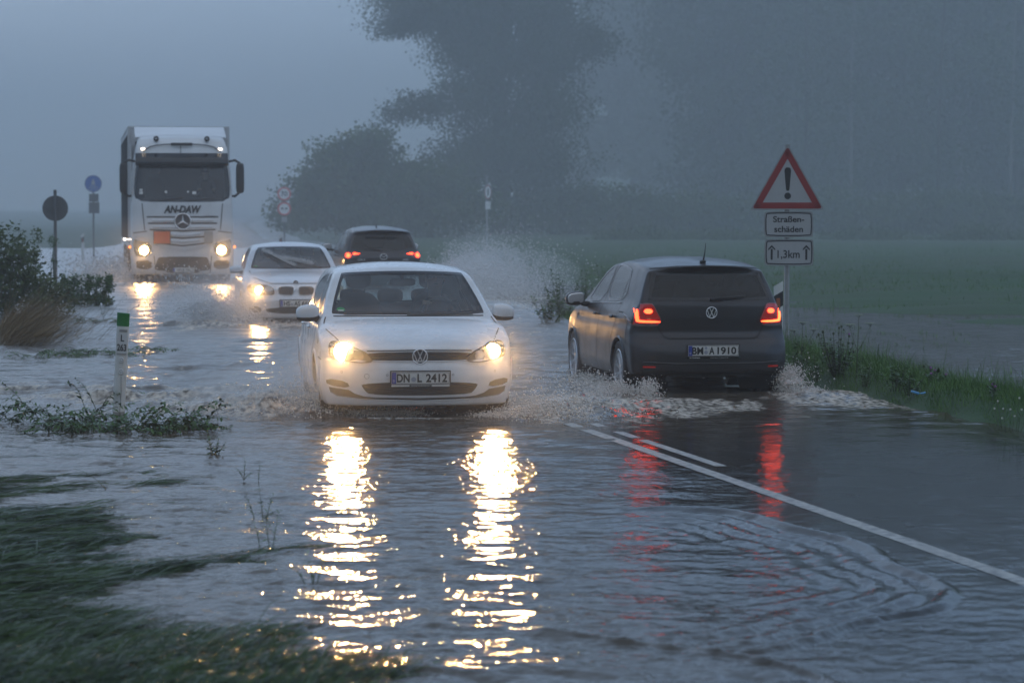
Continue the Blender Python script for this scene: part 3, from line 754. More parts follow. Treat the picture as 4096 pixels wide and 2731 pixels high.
def round_badge(root, x, y, z, r, sgn, kind):
    """sgn -1 faces the nose side, +1 the tail side"""
    def T(V): return [(x + a * (1 if sgn < 0 else -1), y + sgn * b, z + c) for a, b, c in V]
    d = MB(); V = [(0, 0.004, 0)] + [(r * 0.96 * math.cos(a), 0.002, r * 0.96 * math.sin(a)) for a in np.linspace(0, 2 * math.pi, 32, endpoint=False)]
    V += [(r * 0.96 * math.cos(a), -0.02, r * 0.96 * math.sin(a)) for a in np.linspace(0, 2 * math.pi, 32, endpoint=False)]
    d.add(T(V), [(0, 1 + i, 1 + (i + 1) % 32) for i in range(32)] + [(1 + i, 33 + i, 33 + (i + 1) % 32, 1 + (i + 1) % 32) for i in range(32)])
    o = d.build('badge', M['badge_dark'], root)
    c = MB()
    ring = [(r * math.cos(a), 0.006, r * math.sin(a)) for a in np.linspace(0, 2 * math.pi, 37)]
    if kind != 'wing': c.tube(T(ring), r * 0.085, 8, cap=False)
    def st(p, q, w_=0.15):
        p = np.array(p) * r; q = np.array(q) * r; t = (q - p) / np.linalg.norm(q - p); n = np.array([-t[1], t[0]]) * w_ * r / 2
        P4 = [p - n, p + n, q + n, q - n]; V = [(a[0], 0.010, a[1]) for a in P4] + [(a[0], 0.001, a[1]) for a in P4]
        c.add(T(V), [(0, 1, 2, 3), (0, 4, 5, 1), (1, 5, 6, 2), (2, 6, 7, 3), (3, 7, 4, 0)])
    if kind == 'vw':
        st((-0.36, 0.82), (-0.02, 0.10)); st((0.36, 0.82), (0.02, 0.10))
        st((-0.80, 0.42), (-0.36, -0.80)); st((-0.36, -0.80), (0.0, 0.02)); st((0.0, 0.02), (0.36, -0.80)); st((0.36, -0.80), (0.80, 0.42))
        st((-0.08, 0.08), (0.08, 0.08), 0.12)
    elif kind == 'star':
        for a in (90, 210, 330):
            q = np.array([math.cos(R(a)), math.sin(R(a))]) * r * 0.93; n = np.array([-math.sin(R(a)), math.cos(R(a))]) * r * 0.12
            V = [(0, 0.016, 0), (n[0], 0.004, n[1]), (q[0], 0.006, q[1]), (-n[0], 0.004, -n[1])]; c.add(T(V), [(0, 1, 2), (0, 2, 3)])
    elif kind == 'wing':
        c.tube(T([(r * 1.15 * math.cos(a), 0.006, r * 0.88 * math.sin(a)) for a in np.linspace(0, 2 * math.pi, 37)]), r * 0.10, 8, cap=False)
        st((-1.0, 0.30), (-0.55, 0.28), 0.16); st((-0.55, 0.28), (0, -0.22), 0.2); st((0, -0.22), (0.55, 0.28), 0.2); st((0.55, 0.28), (1.0, 0.30), 0.16)
    elif kind == 'quarter':
        for q0, col in ((0, 0), (2, 0)):
            a = np.linspace(q0 * math.pi / 2, (q0 + 1) * math.pi / 2, 8); V = [(0, 0.007, 0)] + [(r * 0.6 * math.cos(t), 0.007, r * 0.6 * math.sin(t)) for t in a]
            c.add(T(V), [(0, i, i + 1) for i in range(1, 8)])
    c.build('emblem', M['chrome'], o, auto=40)
    return o

def head_lamp_bulb(car, x, z, r, side_y_off, mat, parent, name='bulb'):
    l, d = car.hit(x, z, 'front')
    m = MB(); y = l.y - side_y_off
    m.lathe([(0.0005, -0.012), (r * 0.5, -0.010), (r * 0.85, -0.005), (r, 0.0), (r * 0.98, 0.01)], n=24, M=Matrix.Rotation(R(90), 4, 'Z'), axis_o=(x, y, z))
    return m.build(name, mat, parent, smooth=True), Vector((x, y, z))
def beam(root, loc, power, down=R(1.0), yaw=0.0, size=R(50), col=(1.0, 0.55, 0.20), rad=0.10, blend=1.0):
    ld = bpy.data.lights.new('headlight_beam', 'SPOT'); o = bpy.data.objects.new('headlight_beam', ld); COL.objects.link(o); o.parent = root
    ld.energy = power; ld.spot_size = size; ld.spot_blend = blend; ld.color = col; ld.shadow_soft_size = rad
    o.location = loc; o.rotation_euler = Vector((math.sin(yaw), -1, -math.tan(down))).to_track_quat('-Z', 'Y').to_euler()
    return o

# ------------------------------------------------------------------ white hatchback coming towards us
def place(root, front_or_rear_px, s_, rz, L, base_z, rear=False):
    x = (front_or_rear_px - 512) / s_; y = FPX / s_
    root.location = (x, y, base_z); root.rotation_euler = (0, 0, rz)
    if rear:   # the tail, local y=L, is what faces us
        off = Matrix.Rotation(rz, 3, 'Z') @ Vector((0, L, 0)); root.location = (x - off.x, y - off.y, base_z)

def build_hatch_white():
    root = empty('white_hatchback', label='white hatchback with glaring headlights and number plate DN L 2412, ploughing through the flood', cat='car')
    place(root, 420.2, 112.4, R(7.2), 4.25, -0.10)
    L = 4.25
    ZT = curve([(-.3, .66), (0, .712), (.03, .735), (.10, .768), (.3, .823), (.6, .880), (.9, .930), (1.08, .955), (1.14, .985), (1.86, 1.365), (2.0, 1.405), (2.4, 1.440), (3.0, 1.435), (3.6, 1.39), (4.0, 1.35), (4.3, 1.31)], 0.07)
    crown_c = curve([(0, .03), (.5, .05), (1.0, .045), (1.5, .055), (2, .06), (4.2, .06)])
    zb = curve([(0, .20), (.3, .19), (.6, .20), (3.7, .20), (4.25, .26)])
    hz = curve([(.1, .78), (.22, .85), (.42, .893), (.62, .897), (.78, .880), (.88, .855), (.95, .80), (1.15, .735), (1.33, .655), (1.45, .575)], 0.04)
    pl = curve([(0, .955), (.35, .985), (.8, 1.0), (3.5, 1.0), (4.0, .98), (4.25, .955)])
    def HW(y, z): return hz(z) * pl(y) - 0.015 * np.exp(-((z - 0.74) / 0.03) ** 2) * (y > 1.1)
    fz = curve([(.1, .10), (.2, .03), (.3, .0), (.46, .0), (.56, .02), (.60, .035), (.68, .045), (.75, .06)], 0.04)
    fo = lambda x, z: 0.36 * (np.abs(x) / 0.86) ** 3.6 + fz(z)
    ro = lambda x, z: -0.20 * (np.abs(x) / 0.86) ** 4 - np.clip(z - 0.95, 0, 1) * 0.72 - 0.05 * (z > 0.55)
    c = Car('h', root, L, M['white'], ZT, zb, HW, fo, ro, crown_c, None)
    for yw in (0.87, 3.50):
        for s_ in (-1, 1): c.arch(yw, 0.315, 0.345)
    # windows
    scr = smooth_poly([(-.70, .975), (.70, .975), (.715, 1.0), (.655, 1.17), (.585, 1.33), (.565, 1.352), (0, 1.368), (-.565, 1.352), (-.585, 1.33), (-.655, 1.17), (-.715, 1.0)], 2)
    c.window('windscreen', scr, 'front', M['screen'], 0.026, lim=lambda C: C[:, 1] < 2.1)
    rw = smooth_poly([(-.58, .98), (.58, .98), (.60, 1.02), (.50, 1.27), (.46, 1.30), (-.46, 1.30), (-.50, 1.27), (-.60, 1.02)], 2)
    c.window('rear_window', rw, 'rear', M['screen'], 0.03, lim=lambda C: C[:, 1] > 3.3)
    sw = [(1.42, .965), (2.28, .985), (2.28, 1.335), (2.1, 1.33), (1.85, 1.22)]
    sw2 = [(2.34, .985), (3.15, 1.01), (3.42, 1.14), (3.40, 1.19), (3.1, 1.30), (2.34, 1.335)]
    for sd_ in ('left', 'right'):
        for p_ in (sw, sw2): c.window('side_window', smooth_poly(p_, 1), sd_, M['side_glass'], 0.022, lim=lambda C: (C[:, 2] > 0.9), fritname='window_seal')
    body = c.body()
    # grille, lamps, bumper openings
    gr = c.patch('grille', smooth_poly([(-.425, .600), (.425, .600), (.452, .640), (.462, .676), (0, .684), (-.462, .676), (-.452, .640)], 1), 'front', M['plastic'], 0.004)
    V = []; F = []
    for z_ in (.622, .645, .664): c.line([(-.43, z_), (.43, z_)], .006, 'front', 0.008, V=V, F=F, lift=0.004)
    new_mesh('grille_slat', np.array(V), F, M['gloss_black'], True, gr)
    V, F = c.line([(-.43, .600), (-.07, .597), (.07, .597), (.43, .600)], .008, 'front', 0.011, lift=0.004); new_mesh('chrome_strip', np.array(V), F, M['chrome'], True, gr)
    c.patch('lower_grille', smooth_poly([(-.535, .415), (.535, .415), (.50, .345), (.44, .297), (-.44, .297), (-.50, .345)], 2), 'front', M['plastic'], 0.004)
    V = []; F = []
    for z_ in (.315, .335, .355, .375, .395): c.line([(-.45 - (z_ - .3) * .6, z_), (.45 + (z_ - .3) * .6, z_)], .004, 'front', 0.007, V=V, F=F, lift=0.003)
    new_mesh('grille_slat', np.array(V), F, M['gloss_black'], True, root)
    sp_ = [(-.800, .362), (-.63, .343), (-.58, .312), (-.50, .288), (-.40, .279), (0, .272), (.40, .279), (.50, .288), (.58, .312), (.63, .343), (.800, .362), (.785, .315), (.73, .287), (.5, .264), (0, .250), (-.5, .264), (-.73, .287), (-.785, .315)]
    c.patch('lower_intake', sp_, 'front', M['plastic'], 0.004)
    V, F = c.line([(-.79, .318), (-.73, .284), (-.5, .260), (0, .246), (.5, .260), (.73, .284), (.79, .318)], .007, 'front', 0.009, lift=0.003); new_mesh('chrome_strip', np.array(V), F, M['chrome'], True, root)
    fg = smooth_poly([(.825, .438), (.645, .418), (.618, .358), (.815, .378)], 1)
    for p_ in (fg, mirror(fg)):
        f_ = c.patch('fog_lamp', p_, 'front', M['plastic'], 0.004); cx = .74 * np.sign(p_[0][0])
        c.patch('fog_lens', rrect(cx - .055, cx + .055, .382, .418, .01), 'front', M['lamp_dark'], 0.008, parent=f_)
    hl = smooth_poly([(.405, .598), (.455, .668), (.60, .735), (.70, .768), (.76, .772), (.795, .745), (.800, .66), (.785, .622), (.61, .588), (.50, .582)], 1)
    for s_ in (-1, 1):
        p_ = hl if s_ > 0 else mirror(hl)
        h = c.patch('headlight', p_, 'front', M['lamp_dark'], 0.002, label='glaring lit headlight' if s_ < 0 else None)
        c.patch('reflector', circle(s_ * .672, .678, .086), 'front', M['reflector'], 0.006, parent=h)
        c.patch('reflector', circle(s_ * .545, .645, .045), 'front', M['reflector'], 0.006, parent=h)
        ar = [(.47, .600), (.56, .612), (.66, .598), (.76, .625), (.76, .612), (.66, .588), (.50, .590)]
        c.patch('chrome_trim', ar if s_ > 0 else mirror(ar), 'front', M['chrome'], 0.008, parent=h)
        V, F = c.band(p_, 0.008, 'front', 0.010); new_mesh('lamp_rim', np.array(V), F, M['gloss_black'], True, h)
        b_, loc = head_lamp_bulb(c, s_ * .672, .680, .086 if s_ < 0 else .068, 0.014, M['head'], h)
        beam(root, loc + Vector((0, -0.06, 0)), HEAD_P * (1.25 if s_ < 0 else 0.9), down=R(2.0), yaw=R(-7) if s_ < 0 else R(-4))
        c.patch('lamp_cover', p_, 'front', M['lamp_glass'], 0.030, parent=h)
    round_badge(root, 0, c.hit(0, .64, 'front')[0].y - 0.012, .640, .066, -1, 'vw')
    yb = c.hit(0, .45, 'front')[0].y
    po = plate(root, 0, yb - 0.012, .452, .52, .11, [('DN', -.155, .115), ('L', -.008, .042), ('2412', .143, .19)], -1, seal=[(-.062, -.012, .022)])
    b_ = MB(); b_.box((0, yb - 0.014, .384), (.52, .012, .016)); b_.build('dealer_strip', M['plate'], po)
    b_ = MB(); b_.box((0, yb - 0.021, .384), (.20, .004, .012)); b_.build('dealer_text_bar', M['ink'], po)
    V, F = fit_text('www.autohaus-', .17, .009, .0, extrude=.0006); b_ = MB(); b_.add(put(V, (0, yb - 0.024, .384), -1), F); b_.build('dealer_lettering', M['plate'], po)
    # seams
    bon = [(-.772, .955), (-.80, .90), (-.795, .86), (-.705, .775)]
    for a, r_ in ((.023, (-.475, .467)), (.010, (-.295, .478)), (.010, (.295, .478)), (.010, (-.69, .50)), (.010, (.69, .50))):
        V, F = c.band(circle(r_[0], r_[1], a, 18), .003, 'front', 0.002); new_mesh('parking_sensor' if a < .02 else 'tow_cover', np.array(V), F, M['seam'], True, root)
    side_l = []
    for sd_ in ('left', 'right'):
        side_l += [(sd_, [(1.30, .93), (1.27, .55), (1.30, .24)]), (sd_, [(2.31, .98), (2.31, .24)]), (sd_, [(3.15, .99), (3.2, .75), (3.12, .45)]), (sd_, [(.40, .60), (.55, .62)]), (sd_, [(1.32, .25), (3.1, .25)])]
    c.seams([('front', bon), ('front', [(-q[0], q[1]) for q in bon][::-1]), ('front', [(-.47, .690), (0, .697), (.47, .690)]), ('front', [(-.70, .963), (.70, .963)])] + side_l)
    for s_, sd_ in ((-1, 'left'), (1, 'right')):
        for yh in (2.12, 3.0):
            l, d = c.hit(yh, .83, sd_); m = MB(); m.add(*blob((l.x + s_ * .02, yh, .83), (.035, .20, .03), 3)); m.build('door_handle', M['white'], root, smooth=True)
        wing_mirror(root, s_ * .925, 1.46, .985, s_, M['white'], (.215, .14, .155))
        for yw in (0.87, 3.50):
            wheel_well(root, s_ * .86, yw, .315, .35, s_)
            make_wheel(root, s_ * .765, yw, .315, .315, .205, s_, 10, turn=0)
            V = []; F = []
            pts = [(yw + .35 * math.cos(a), .315 + .35 * math.sin(a)) for a in np.linspace(-.25, math.pi + .25, 30)]
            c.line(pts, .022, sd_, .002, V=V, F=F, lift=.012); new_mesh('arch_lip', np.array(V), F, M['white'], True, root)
    # cabin
    fl = MB(); fl.box((0, 2.3, .42), (1.5, 2.6, .12)); fl.box((0, 1.3, .72), (1.5, .12, .5)); fl.add(*blob((0, 1.55, .88), (1.42, .46, .18), 4)); fl.box((0, 3.72, .75), (1.3, .1, .5)); fl.build('dashboard', M['interior'], root, smooth=False)
    seat(root, -.36, 2.45, .50, .64); seat(root, .36, 2.45, .50, .64); seat(root, 0, 3.25, .50, .50, False, 1.25, name='rear_bench')
    for xx in (-.36, 0.02, .36):
        t = MB(); t.add(*blob((xx, 3.48, 1.08), (.26, .09, .14), 3.2)); t.build('headrest', M['interior'], root, smooth=True)
    steering_wheel(root, .36, 1.85, .93)
    m = MB(); m.add(*blob((.01, 1.93, 1.255), (.25, .03, .075), 4)); m.tube([(0, 1.93, 1.28), (0, 1.92, 1.35)], .018, 8); m.add(*blob((0, 1.95, 1.35), (.36, .12, .05), 3)); m.build('rear_view_mirror', M['plastic'], root, smooth=True)
    st = c.patch('parking_sticker', circle(-.625, 1.02, .038, 20, .020), 'front', M['sticker_green'], .002, parent=root)
    c.patch('sticker_text', rrect(-.65, -.60, 1.008, 1.017, .002), 'front', M['plate'], .004, parent=st)
    # wipers
    V = []; F = []
    c.line([(-.60, .985), (.02, .992)], .018, 'front', .012, V=V, F=F, lift=.01); c.line([(-.02, .978), (.60, .984)], .018, 'front', .012, V=V, F=F, lift=.01)
    new_mesh('wiper', np.array(V), F, M['plastic'], True, root)
    m = MB(); m.box((0, 2.2, .24), (1.45, 3.3, .10)); m.build('underbody', M['plastic'], root)
    return root, c
HEAD_P = 400.0
hatch_white, hatch_white_car = build_hatch_white()
# ------------------------------------------------------------------ dark hatchback driving away from us
def build_hatch_dark():
    root = empty('dark_hatchback', label='dark grey hatchback driving away with red tail lamps lit, number plate BM A 1910', cat='car')
    L = 3.97
    place(root, 713.6, 99.6, R(180 + 9.5), L, -0.10, rear=True)
    ZT = curve([(-.3, .60), (0, .66), (.05, .71), (.15, .76), (.4, .84), (.7, .91), (.95, .95), (1.05, .98), (1.75, 1.37), (1.95, 1.42), (2.4, 1.458), (3.0, 1.450), (3.5, 1.415), (3.97, 1.375), (4.3, 1.35)], 0.07)
    crown_c = curve([(0, .03), (.5, .05), (1.0, .045), (1.5, .055), (2, .06), (4.2, .055)])
    zb = curve([(0, .22), (.3, .22), (.6, .24), (3.5, .25), (3.97, .29)])
    hz = curve([(.1, .74), (.22, .80), (.42, .835), (.60, .84), (.72, .828), (.84, .812), (.93, .775), (1.0, .735), (1.15, .685), (1.35, .605), (1.46, .55)], 0.04)
    pl = curve([(0, .95), (.35, .985), (.8, 1.0), (3.2, 1.0), (3.7, .985), (3.97, .965)])
    def HW(y, z): return hz(z) * pl(y) - 0.012 * np.exp(-((z - 0.79) / 0.025) ** 2) * (y > 1.0) + 0.012 * np.exp(-((z - 0.36) / 0.04) ** 2) * (y > 1.0) * (y < 3.0)
    fo = lambda x, z: 0.34 * (np.abs(x) / 0.82) ** 3.4
    rz_ = curve([(.1, -.10), (.22, -.05), (.33, -.015), (.40, .0), (.50, -.004), (.60, -.03), (.64, -.065), (.72, -.10), (.85, -.085), (.98, -.10), (1.03, -.115), (1.30, -.30), (1.345, -.30), (1.36, -.22), (1.45, -.21)], 0.018)
    ro = lambda x, z: -0.21 * (np.abs(x) / 0.82) ** 4 + rz_(z)
    c = Car('p', root, L, M['grey'], ZT, zb, HW, fo, ro, crown_c, None, nw=64)
    for yw in (0.80, 3.27):
        for s_ in (-1, 1): c.arch(yw, 0.305, 0.335)
    scr = smooth_poly([(-.66, .985), (.66, .985), (.67, 1.01), (.56, 1.33), (.54, 1.355), (0, 1.37), (-.54, 1.355), (-.56, 1.33), (-.67, 1.01)], 2)
    c.window('windscreen', scr, 'front', M['screen'], 0.034, lim=lambda C: C[:, 1] < 2.1)
    rw = smooth_poly([(-.625, 1.030), (.625, 1.030), (.630, 1.055), (.59, 1.18), (.545, 1.30), (.535, 1.318), (-.535, 1.318), (-.545, 1.30), (-.59, 1.18), (-.630, 1.055)], 2)
    c.window('rear_window', rw, 'rear', M['dark_glass'], 0.03, lim=lambda C: C[:, 1] > 3.0)
    sw = [(1.28, .945), (2.12, .975), (2.12, 1.375), (1.92, 1.345), (1.70, 1.25), (1.45, 1.09)]
    sw2 = [(2.19, .98), (2.92, 1.00), (3.10, 1.06), (3.13, 1.10), (3.00, 1.29), (2.90, 1.345), (2.5, 1.375), (2.19, 1.38)]
    for sd_ in ('left', 'right'):
        for p_ in (sw, sw2): c.window('side_window', smooth_poly(p_, 1), sd_, M['side_glass'], 0.022, lim=lambda C: (C[:, 2] > 0.9), fritname='window_seal')
        V, F = c.line([(2.93, .995), (2.97, 1.33)], .022, sd_, .005); new_mesh('window_divider', np.array(V), F, M['gloss_black'], True, root)
    c.body()
    # shade at the roof spoiler lip, painted as a near-black strip
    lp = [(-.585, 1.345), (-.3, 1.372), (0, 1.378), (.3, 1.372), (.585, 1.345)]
    V, F = c.line(lp, .012, 'rear', .006); new_mesh('spoiler_shade', np.array(V), F, M['seam'], True, root)
    # tail lamps
    tl = smooth_poly([(.505, .835), (.525, .805), (.555, .772), (.76, .772), (.795, .80), (.795, .95), (.765, .998), (.62, 1.010), (.585, .998), (.555, .93)], 1)
    for s_ in (-1, 1):
        p_ = tl if s_ > 0 else mirror(tl)
        t = c.patch('tail_light', p_, 'rear', M['tail_lens'], 0.010, skirt=0.02)
        g = [(.755, .948), (.728, .948), (.724, .850), (.712, .833), (.52, .829), (.525, .811), (.735, .811), (.755, .835)]
        g = g if s_ > 0 else mirror(g)
        c.patch('light_bar', smooth_poly(g, 1), 'rear', M['tail_hot'] if s_ < 0 else M['tail'], 0.016, step=.015, skirt=.004, parent=t)
        q = rrect(.595, .675, .902, .950, .018); q = q if s_ > 0 else mirror(q)
        c.patch('light_block', q, 'rear', M['tail'], 0.016, step=.02, skirt=.004, parent=t)
        q = rrect(.56, .77, .778, .800, .006); q = q if s_ > 0 else mirror(q)
        c.patch('clear_strip', q, 'rear', M['tail_clear'], 0.014, parent=t)
        V, F = c.band(p_, 0.007, 'rear', 0.016); new_mesh('lamp_rim', np.array(V), F, M['tail_clear'], True, t)
    # tailgate seam and crease
    gate = [(-.545, .775), (-.515, .715), (-.48, .668), (-.44, .652), (.44, .652), (.48, .668), (.515, .715), (.545, .775)]
    V, F = c.line(gate, .016, 'rear', .003); tg = new_mesh('tailgate_gap', np.array(V), F, M['seam'], True, root)
    c.seams([('rear', [(-.635, 1.03), (-.60, 1.0)]), ('rear', [(.635, 1.03), (.60, 1.0)]), ('rear', [(-.60, 1.20), (-.56, 1.34), (-.545, 1.36)]), ('rear', [(.60, 1.20), (.56, 1.34), (.545, 1.36)])])
    # bumper details
    c.patch('plate_recess', smooth_poly([(-.285, .598), (.285, .598), (.265, .455), (-.265, .455)], 1), 'rear', M['plastic'], 0.003)
    c.patch('diffuser', smooth_poly([(-.74, .345), (.74, .345), (.70, .275), (.45, .255), (-.45, .255), (-.70, .275)], 1), 'rear', M['plastic'], 0.006)
    V, F = c.line([(-.70, .415), (-.4, .402), (.4, .402), (.70, .415)], .018, 'rear', .004, lift=.012); new_mesh('bumper_crease', np.array(V), F, M['grey'], True, root)
    for s_ in (-1, 1): c.patch('reflector', rrect(s_ * .64 - .06, s_ * .64 + .06, .36, .378, .004), 'rear', M['tail_lens'], 0.008)
    yb = c.hit(0, .532, 'rear')[0].y
    po = plate(root, 0, yb + 0.010, .532, .52, .11, [('BM', -.163, .115), ('A', -.018, .055), ('1910', .137, .195)], 1, seal=[(-.078, -.016, .019), (-.078, .027, .014)])
    b_ = MB(); b_.box((0, yb + 0.012, .462), (.54, .014, .020)); b_.build('dealer_strip', M['gloss_black'], po)
    V, F = fit_text('KÖPPER', .11, .011, .02, extrude=.0006); b_ = MB(); b_.add(put(V, (.19, yb + 0.021, .462), 1), F)
    V, F = fit_text('www.auto-koepper.de', .19, .009, .0, extrude=.0006); b_.add(put(V, (-.06, yb + 0.021, .462), 1), F); b_.build('dealer_lettering', M['plate'], po)
    round_badge(root, 0, c.hit(0, .912, 'rear')[0].y + 0.008, .912, .055, 1, 'vw')
    # wiper and antenna
    l0 = c.hit(-.02, 1.045, 'rear')[0]; l1 = c.hit(-.36, 1.075, 'rear')[0]
    m = MB(); m.tube([l0 + Vector((0.02, .02, 0)), l0 + Vector((-.08, .035, .012)), l1 + Vector((0, .03, 0))], [.020, .014, .006], 8); m.build('rear_wiper', M['plastic'], root, smooth=True)
    l0 = c.hit(.0, 3.50, 'top')[0]
    m = MB(); m.add(*blob((l0.x, l0.y, l0.z + .012), (.06, .11, .035), 2.5)); m.tube([l0 + Vector((0, .02, .02)), l0 + Vector((-.025, -.02, .10)), l0 + Vector((-.04, -.04, .20))], [.010, .006, .003], 8); m.build('roof_antenna', M['plastic'], root, smooth=True)
    ls = []
    for sd_ in ('left', 'right'):
        ls += [(sd_, [(1.20, .93), (1.16, .55), (1.20, .24)]), (sd_, [(2.155, 1.38), (2.155, .24)]), (sd_, [(3.05, .99), (3.02, .80), (2.85, .55), (2.85, .45)]), (sd_, [(3.55, .79), (3.58, .60)]), (sd_, [(1.22, .235), (2.9, .235)]), (sd_, [(3.30, .90), (3.1, .90)])]
    c.seams(ls)
    for s_, sd_ in ((-1, 'left'), (1, 'right')):
        V, F = c.line([(1.3, .93), (2.2, .960), (3.0, .985)], .014, sd_, .004, lift=.004); new_mesh('belt_trim', np.array(V), F, M['gloss_black'], True, root)
        for yh in (1.98, 2.86):
            l, d = c.hit(yh, .845, sd_); m = MB(); m.add(*blob((l.x + s_ * .022, yh, .845), (.035, .19, .032), 3)); m.build('door_handle', M['grey'], root, smooth=True)
        h = wing_mirror(root, s_ * .92, 1.36, .985, s_, M['grey'], (.22, .13, .145))
        for yw in (0.80, 3.27):
            wheel_well(root, s_ * .80, yw, .305, .345, s_)
            make_wheel(root, s_ * .735, yw, .305, .310, .20, s_, 9, turn=0)
            V = []; F = []
            pts = [(yw + .34 * math.cos(a), .305 + .34 * math.sin(a)) for a in np.linspace(-.25, math.pi + .25, 30)]
            c.line(pts, .022, sd_, .002, V=V, F=F, lift=.013); new_mesh('arch_lip', np.array(V), F, M['grey'], True, root)
    m = MB(); m.box((0, 2.0, .32), (1.35, 3.1, .10)); m.box((0, 3.60, .30), (1.0, .3, .10)); m.tube([(.45, 3.5, .25), (.45, 3.9, .25)], .03, 10); m.build('underbody', M['plastic'], root)
    fl = MB(); fl.box((0, 2.2, .42), (1.4, 2.6, .12)); fl.add(*blob((0, 1.45, .88), (1.34, .46, .18), 4)); fl.build('dashboard', M['interior'], root)
    seat(root, -.34, 2.25, .50, .64); seat(root, .34, 2.25, .50, .64); seat(root, 0, 3.05, .50, .48, False, 1.2, name='rear_bench')
    for xx in (-.36, .36):
        t = MB(); t.add(*blob((xx, 3.22, 1.06), (.24, .09, .13), 3.2)); t.build('headrest', M['interior'], root, smooth=True)
    steering_wheel(root, .34, 1.75, .92)
    return root, c
hatch_dark, hatch_dark_car = build_hatch_dark()

# ------------------------------------------------------------------ pale silver compact behind
def build_compact():
    root = empty('silver_compact', label='pale silver compact with twin oval grilles and water-splashed wipers, number plate HS AS 666', cat='car')
    L = 4.23
    place(root, 296.2, 62.0, R(7.5), L, -0.13)
    ZT = curve([(-.3, .62), (0, .70), (.04, .755), (.15, .80), (.5, .865), (1.0, .93), (1.38, .965), (1.46, .99), (2.12, 1.34), (2.35, 1.39), (2.7, 1.42), (3.3, 1.41), (3.8, 1.37), (4.23, 1.33), (4.5, 1.3)], 0.07)
    crown_c = curve([(0, .04), (.5, .06), (1.3, .05), (2, .06), (4.2, .06)])
    zb = curve([(0, .22), (.3, .2), (.6, .2), (3.7, .2), (4.25, .26)])
    hz = curve([(.1, .78), (.24, .84), (.45, .872), (.62, .875), (.78, .86), (.88, .83), (.96, .77), (1.15, .71), (1.33, .63), (1.45, .56)], 0.04)
    pl = curve([(0, .95), (.35, .985), (.8, 1.0), (3.5, 1.0), (4.23, .95)])
    HW = lambda y, z: hz(z) * pl(y)
    fz = curve([(.1, .08), (.2, .03), (.3, .0), (.5, .0), (.6, .03), (.75, .05)], 0.05)
    fo = lambda x, z: 0.34 * (np.abs(x) / 0.85) ** 3.2 + fz(z)
    ro = lambda x, z: -0.2 * (np.abs(x) / 0.86) ** 4 - np.clip(z - 0.95, 0, 1) * 0.9
    c = Car('b', root, L, M['silver'], ZT, zb, HW, fo, ro, crown_c, None, nu=70, nv=150, nw=48)
    for yw in (0.76, 3.42):
        for s_ in (-1, 1): c.arch(yw, 0.315, 0.34)
    scr = smooth_poly([(-.655, .985), (.655, .985), (.668, 1.01), (.61, 1.17), (.545, 1.315), (.50, 1.342), (0, 1.352), (-.50, 1.342), (-.545, 1.315), (-.61, 1.17), (-.668, 1.01)], 2)
    c.window('windscreen', scr, 'front', M['screen'], 0.03, lim=lambda C: C[:, 1] < 2.5)
    c.window('rear_window', smooth_poly([(-.55, 1.0), (.55, 1.0), (.48, 1.28), (-.48, 1.28)], 2), 'rear', M['dark_glass'], 0.03, lim=lambda C: C[:, 1] > 3.3)
    for sd_ in ('left', 'right'):
        for p_ in ([(1.68, .965), (2.55, .985), (2.55, 1.325), (2.3, 1.31), (2.1, 1.22)], [(2.61, .985), (3.45, 1.02), (3.6, 1.1), (3.3, 1.28), (2.61, 1.325)]):
            c.window('side_window', smooth_poly(p_, 1), sd_, M['side_glass'], 0.022, lim=lambda C: (C[:, 2] > 0.9), fritname='window_seal')
    c.body()
    kd = smooth_poly([(.028, .742), (.20, .748), (.27, .735), (.305, .70), (.300, .62), (.26, .582), (.10, .572), (.045, .585), (.022, .65)], 2)
    for s_ in (-1, 1):
        p_ = kd if s_ > 0 else mirror(kd)
        g = c.patch('oval_grille', p_, 'front', M['plastic'], 0.006)
        V, F = c.band(p_, .014, 'front', .012, lift=.004); new_mesh('chrome_ring', np.array(V), F, M['chrome'], True, g)
        V = []; F = []
        for k in range(7): xx = s_ * (.06 + k * .034); c.line([(xx, .60), (xx, .725)], .006, 'front', .009, V=V, F=F)
        new_mesh('grille_slat', np.array(V), F, M['gloss_black'], True, g)
    hl = smooth_poly([(.345, .62), (.36, .70), (.42, .745), (.56, .765), (.72, .765), (.785, .72), (.78, .66), (.70, .61), (.52, .594), (.37, .592)], 1)
    for s_ in (-1, 1):
        p_ = hl if s_ > 0 else mirror(hl)
        h = c.patch('headlight', p_, 'front', M['lamp_dark'], 0.003)
        for cx in (.585, .44): c.patch('reflector', circle(s_ * cx, .668, .072), 'front', M['reflector'], 0.008, parent=h)
        b_, loc = head_lamp_bulb(c, s_ * .59, .668, .066, 0.016, M['head'], h)
        beam(root, loc + Vector((0, -.06, 0)), HEAD_P * .22, down=R(1.6), yaw=R(-7))
        c.patch('lamp_cover', p_, 'front', M['lamp_glass'], 0.032, parent=h)
        c.patch('fog_lamp', circle(s_ * .64, .37, .045), 'front', M['lamp_dark'], 0.01)
    round_badge(root, 0, c.hit(0, .785, 'front')[0].y - 0.02, .787, .040, -1, 'quarter')
    c.patch('lower_intake', smooth_poly([(-.50, .395), (.50, .395), (.46, .295), (-.46, .295)], 1), 'front', M['plastic'], 0.004)
    for s_ in (-1, 1): c.patch('side_intake', smooth_poly([(s_ * .56, .40), (s_ * .76, .405), (s_ * .74, .32), (s_ * .56, .31)], 1), 'front', M['plastic'], 0.004)
    yb = c.hit(0, .456, 'front')[0].y
    plate(root, 0, yb - 0.012, .458, .52, .11, [('HS', -.150, .105), ('AS', .012, .095), ('666', .163, .15)], -1, seal=[(-.070, -.012, .020)])
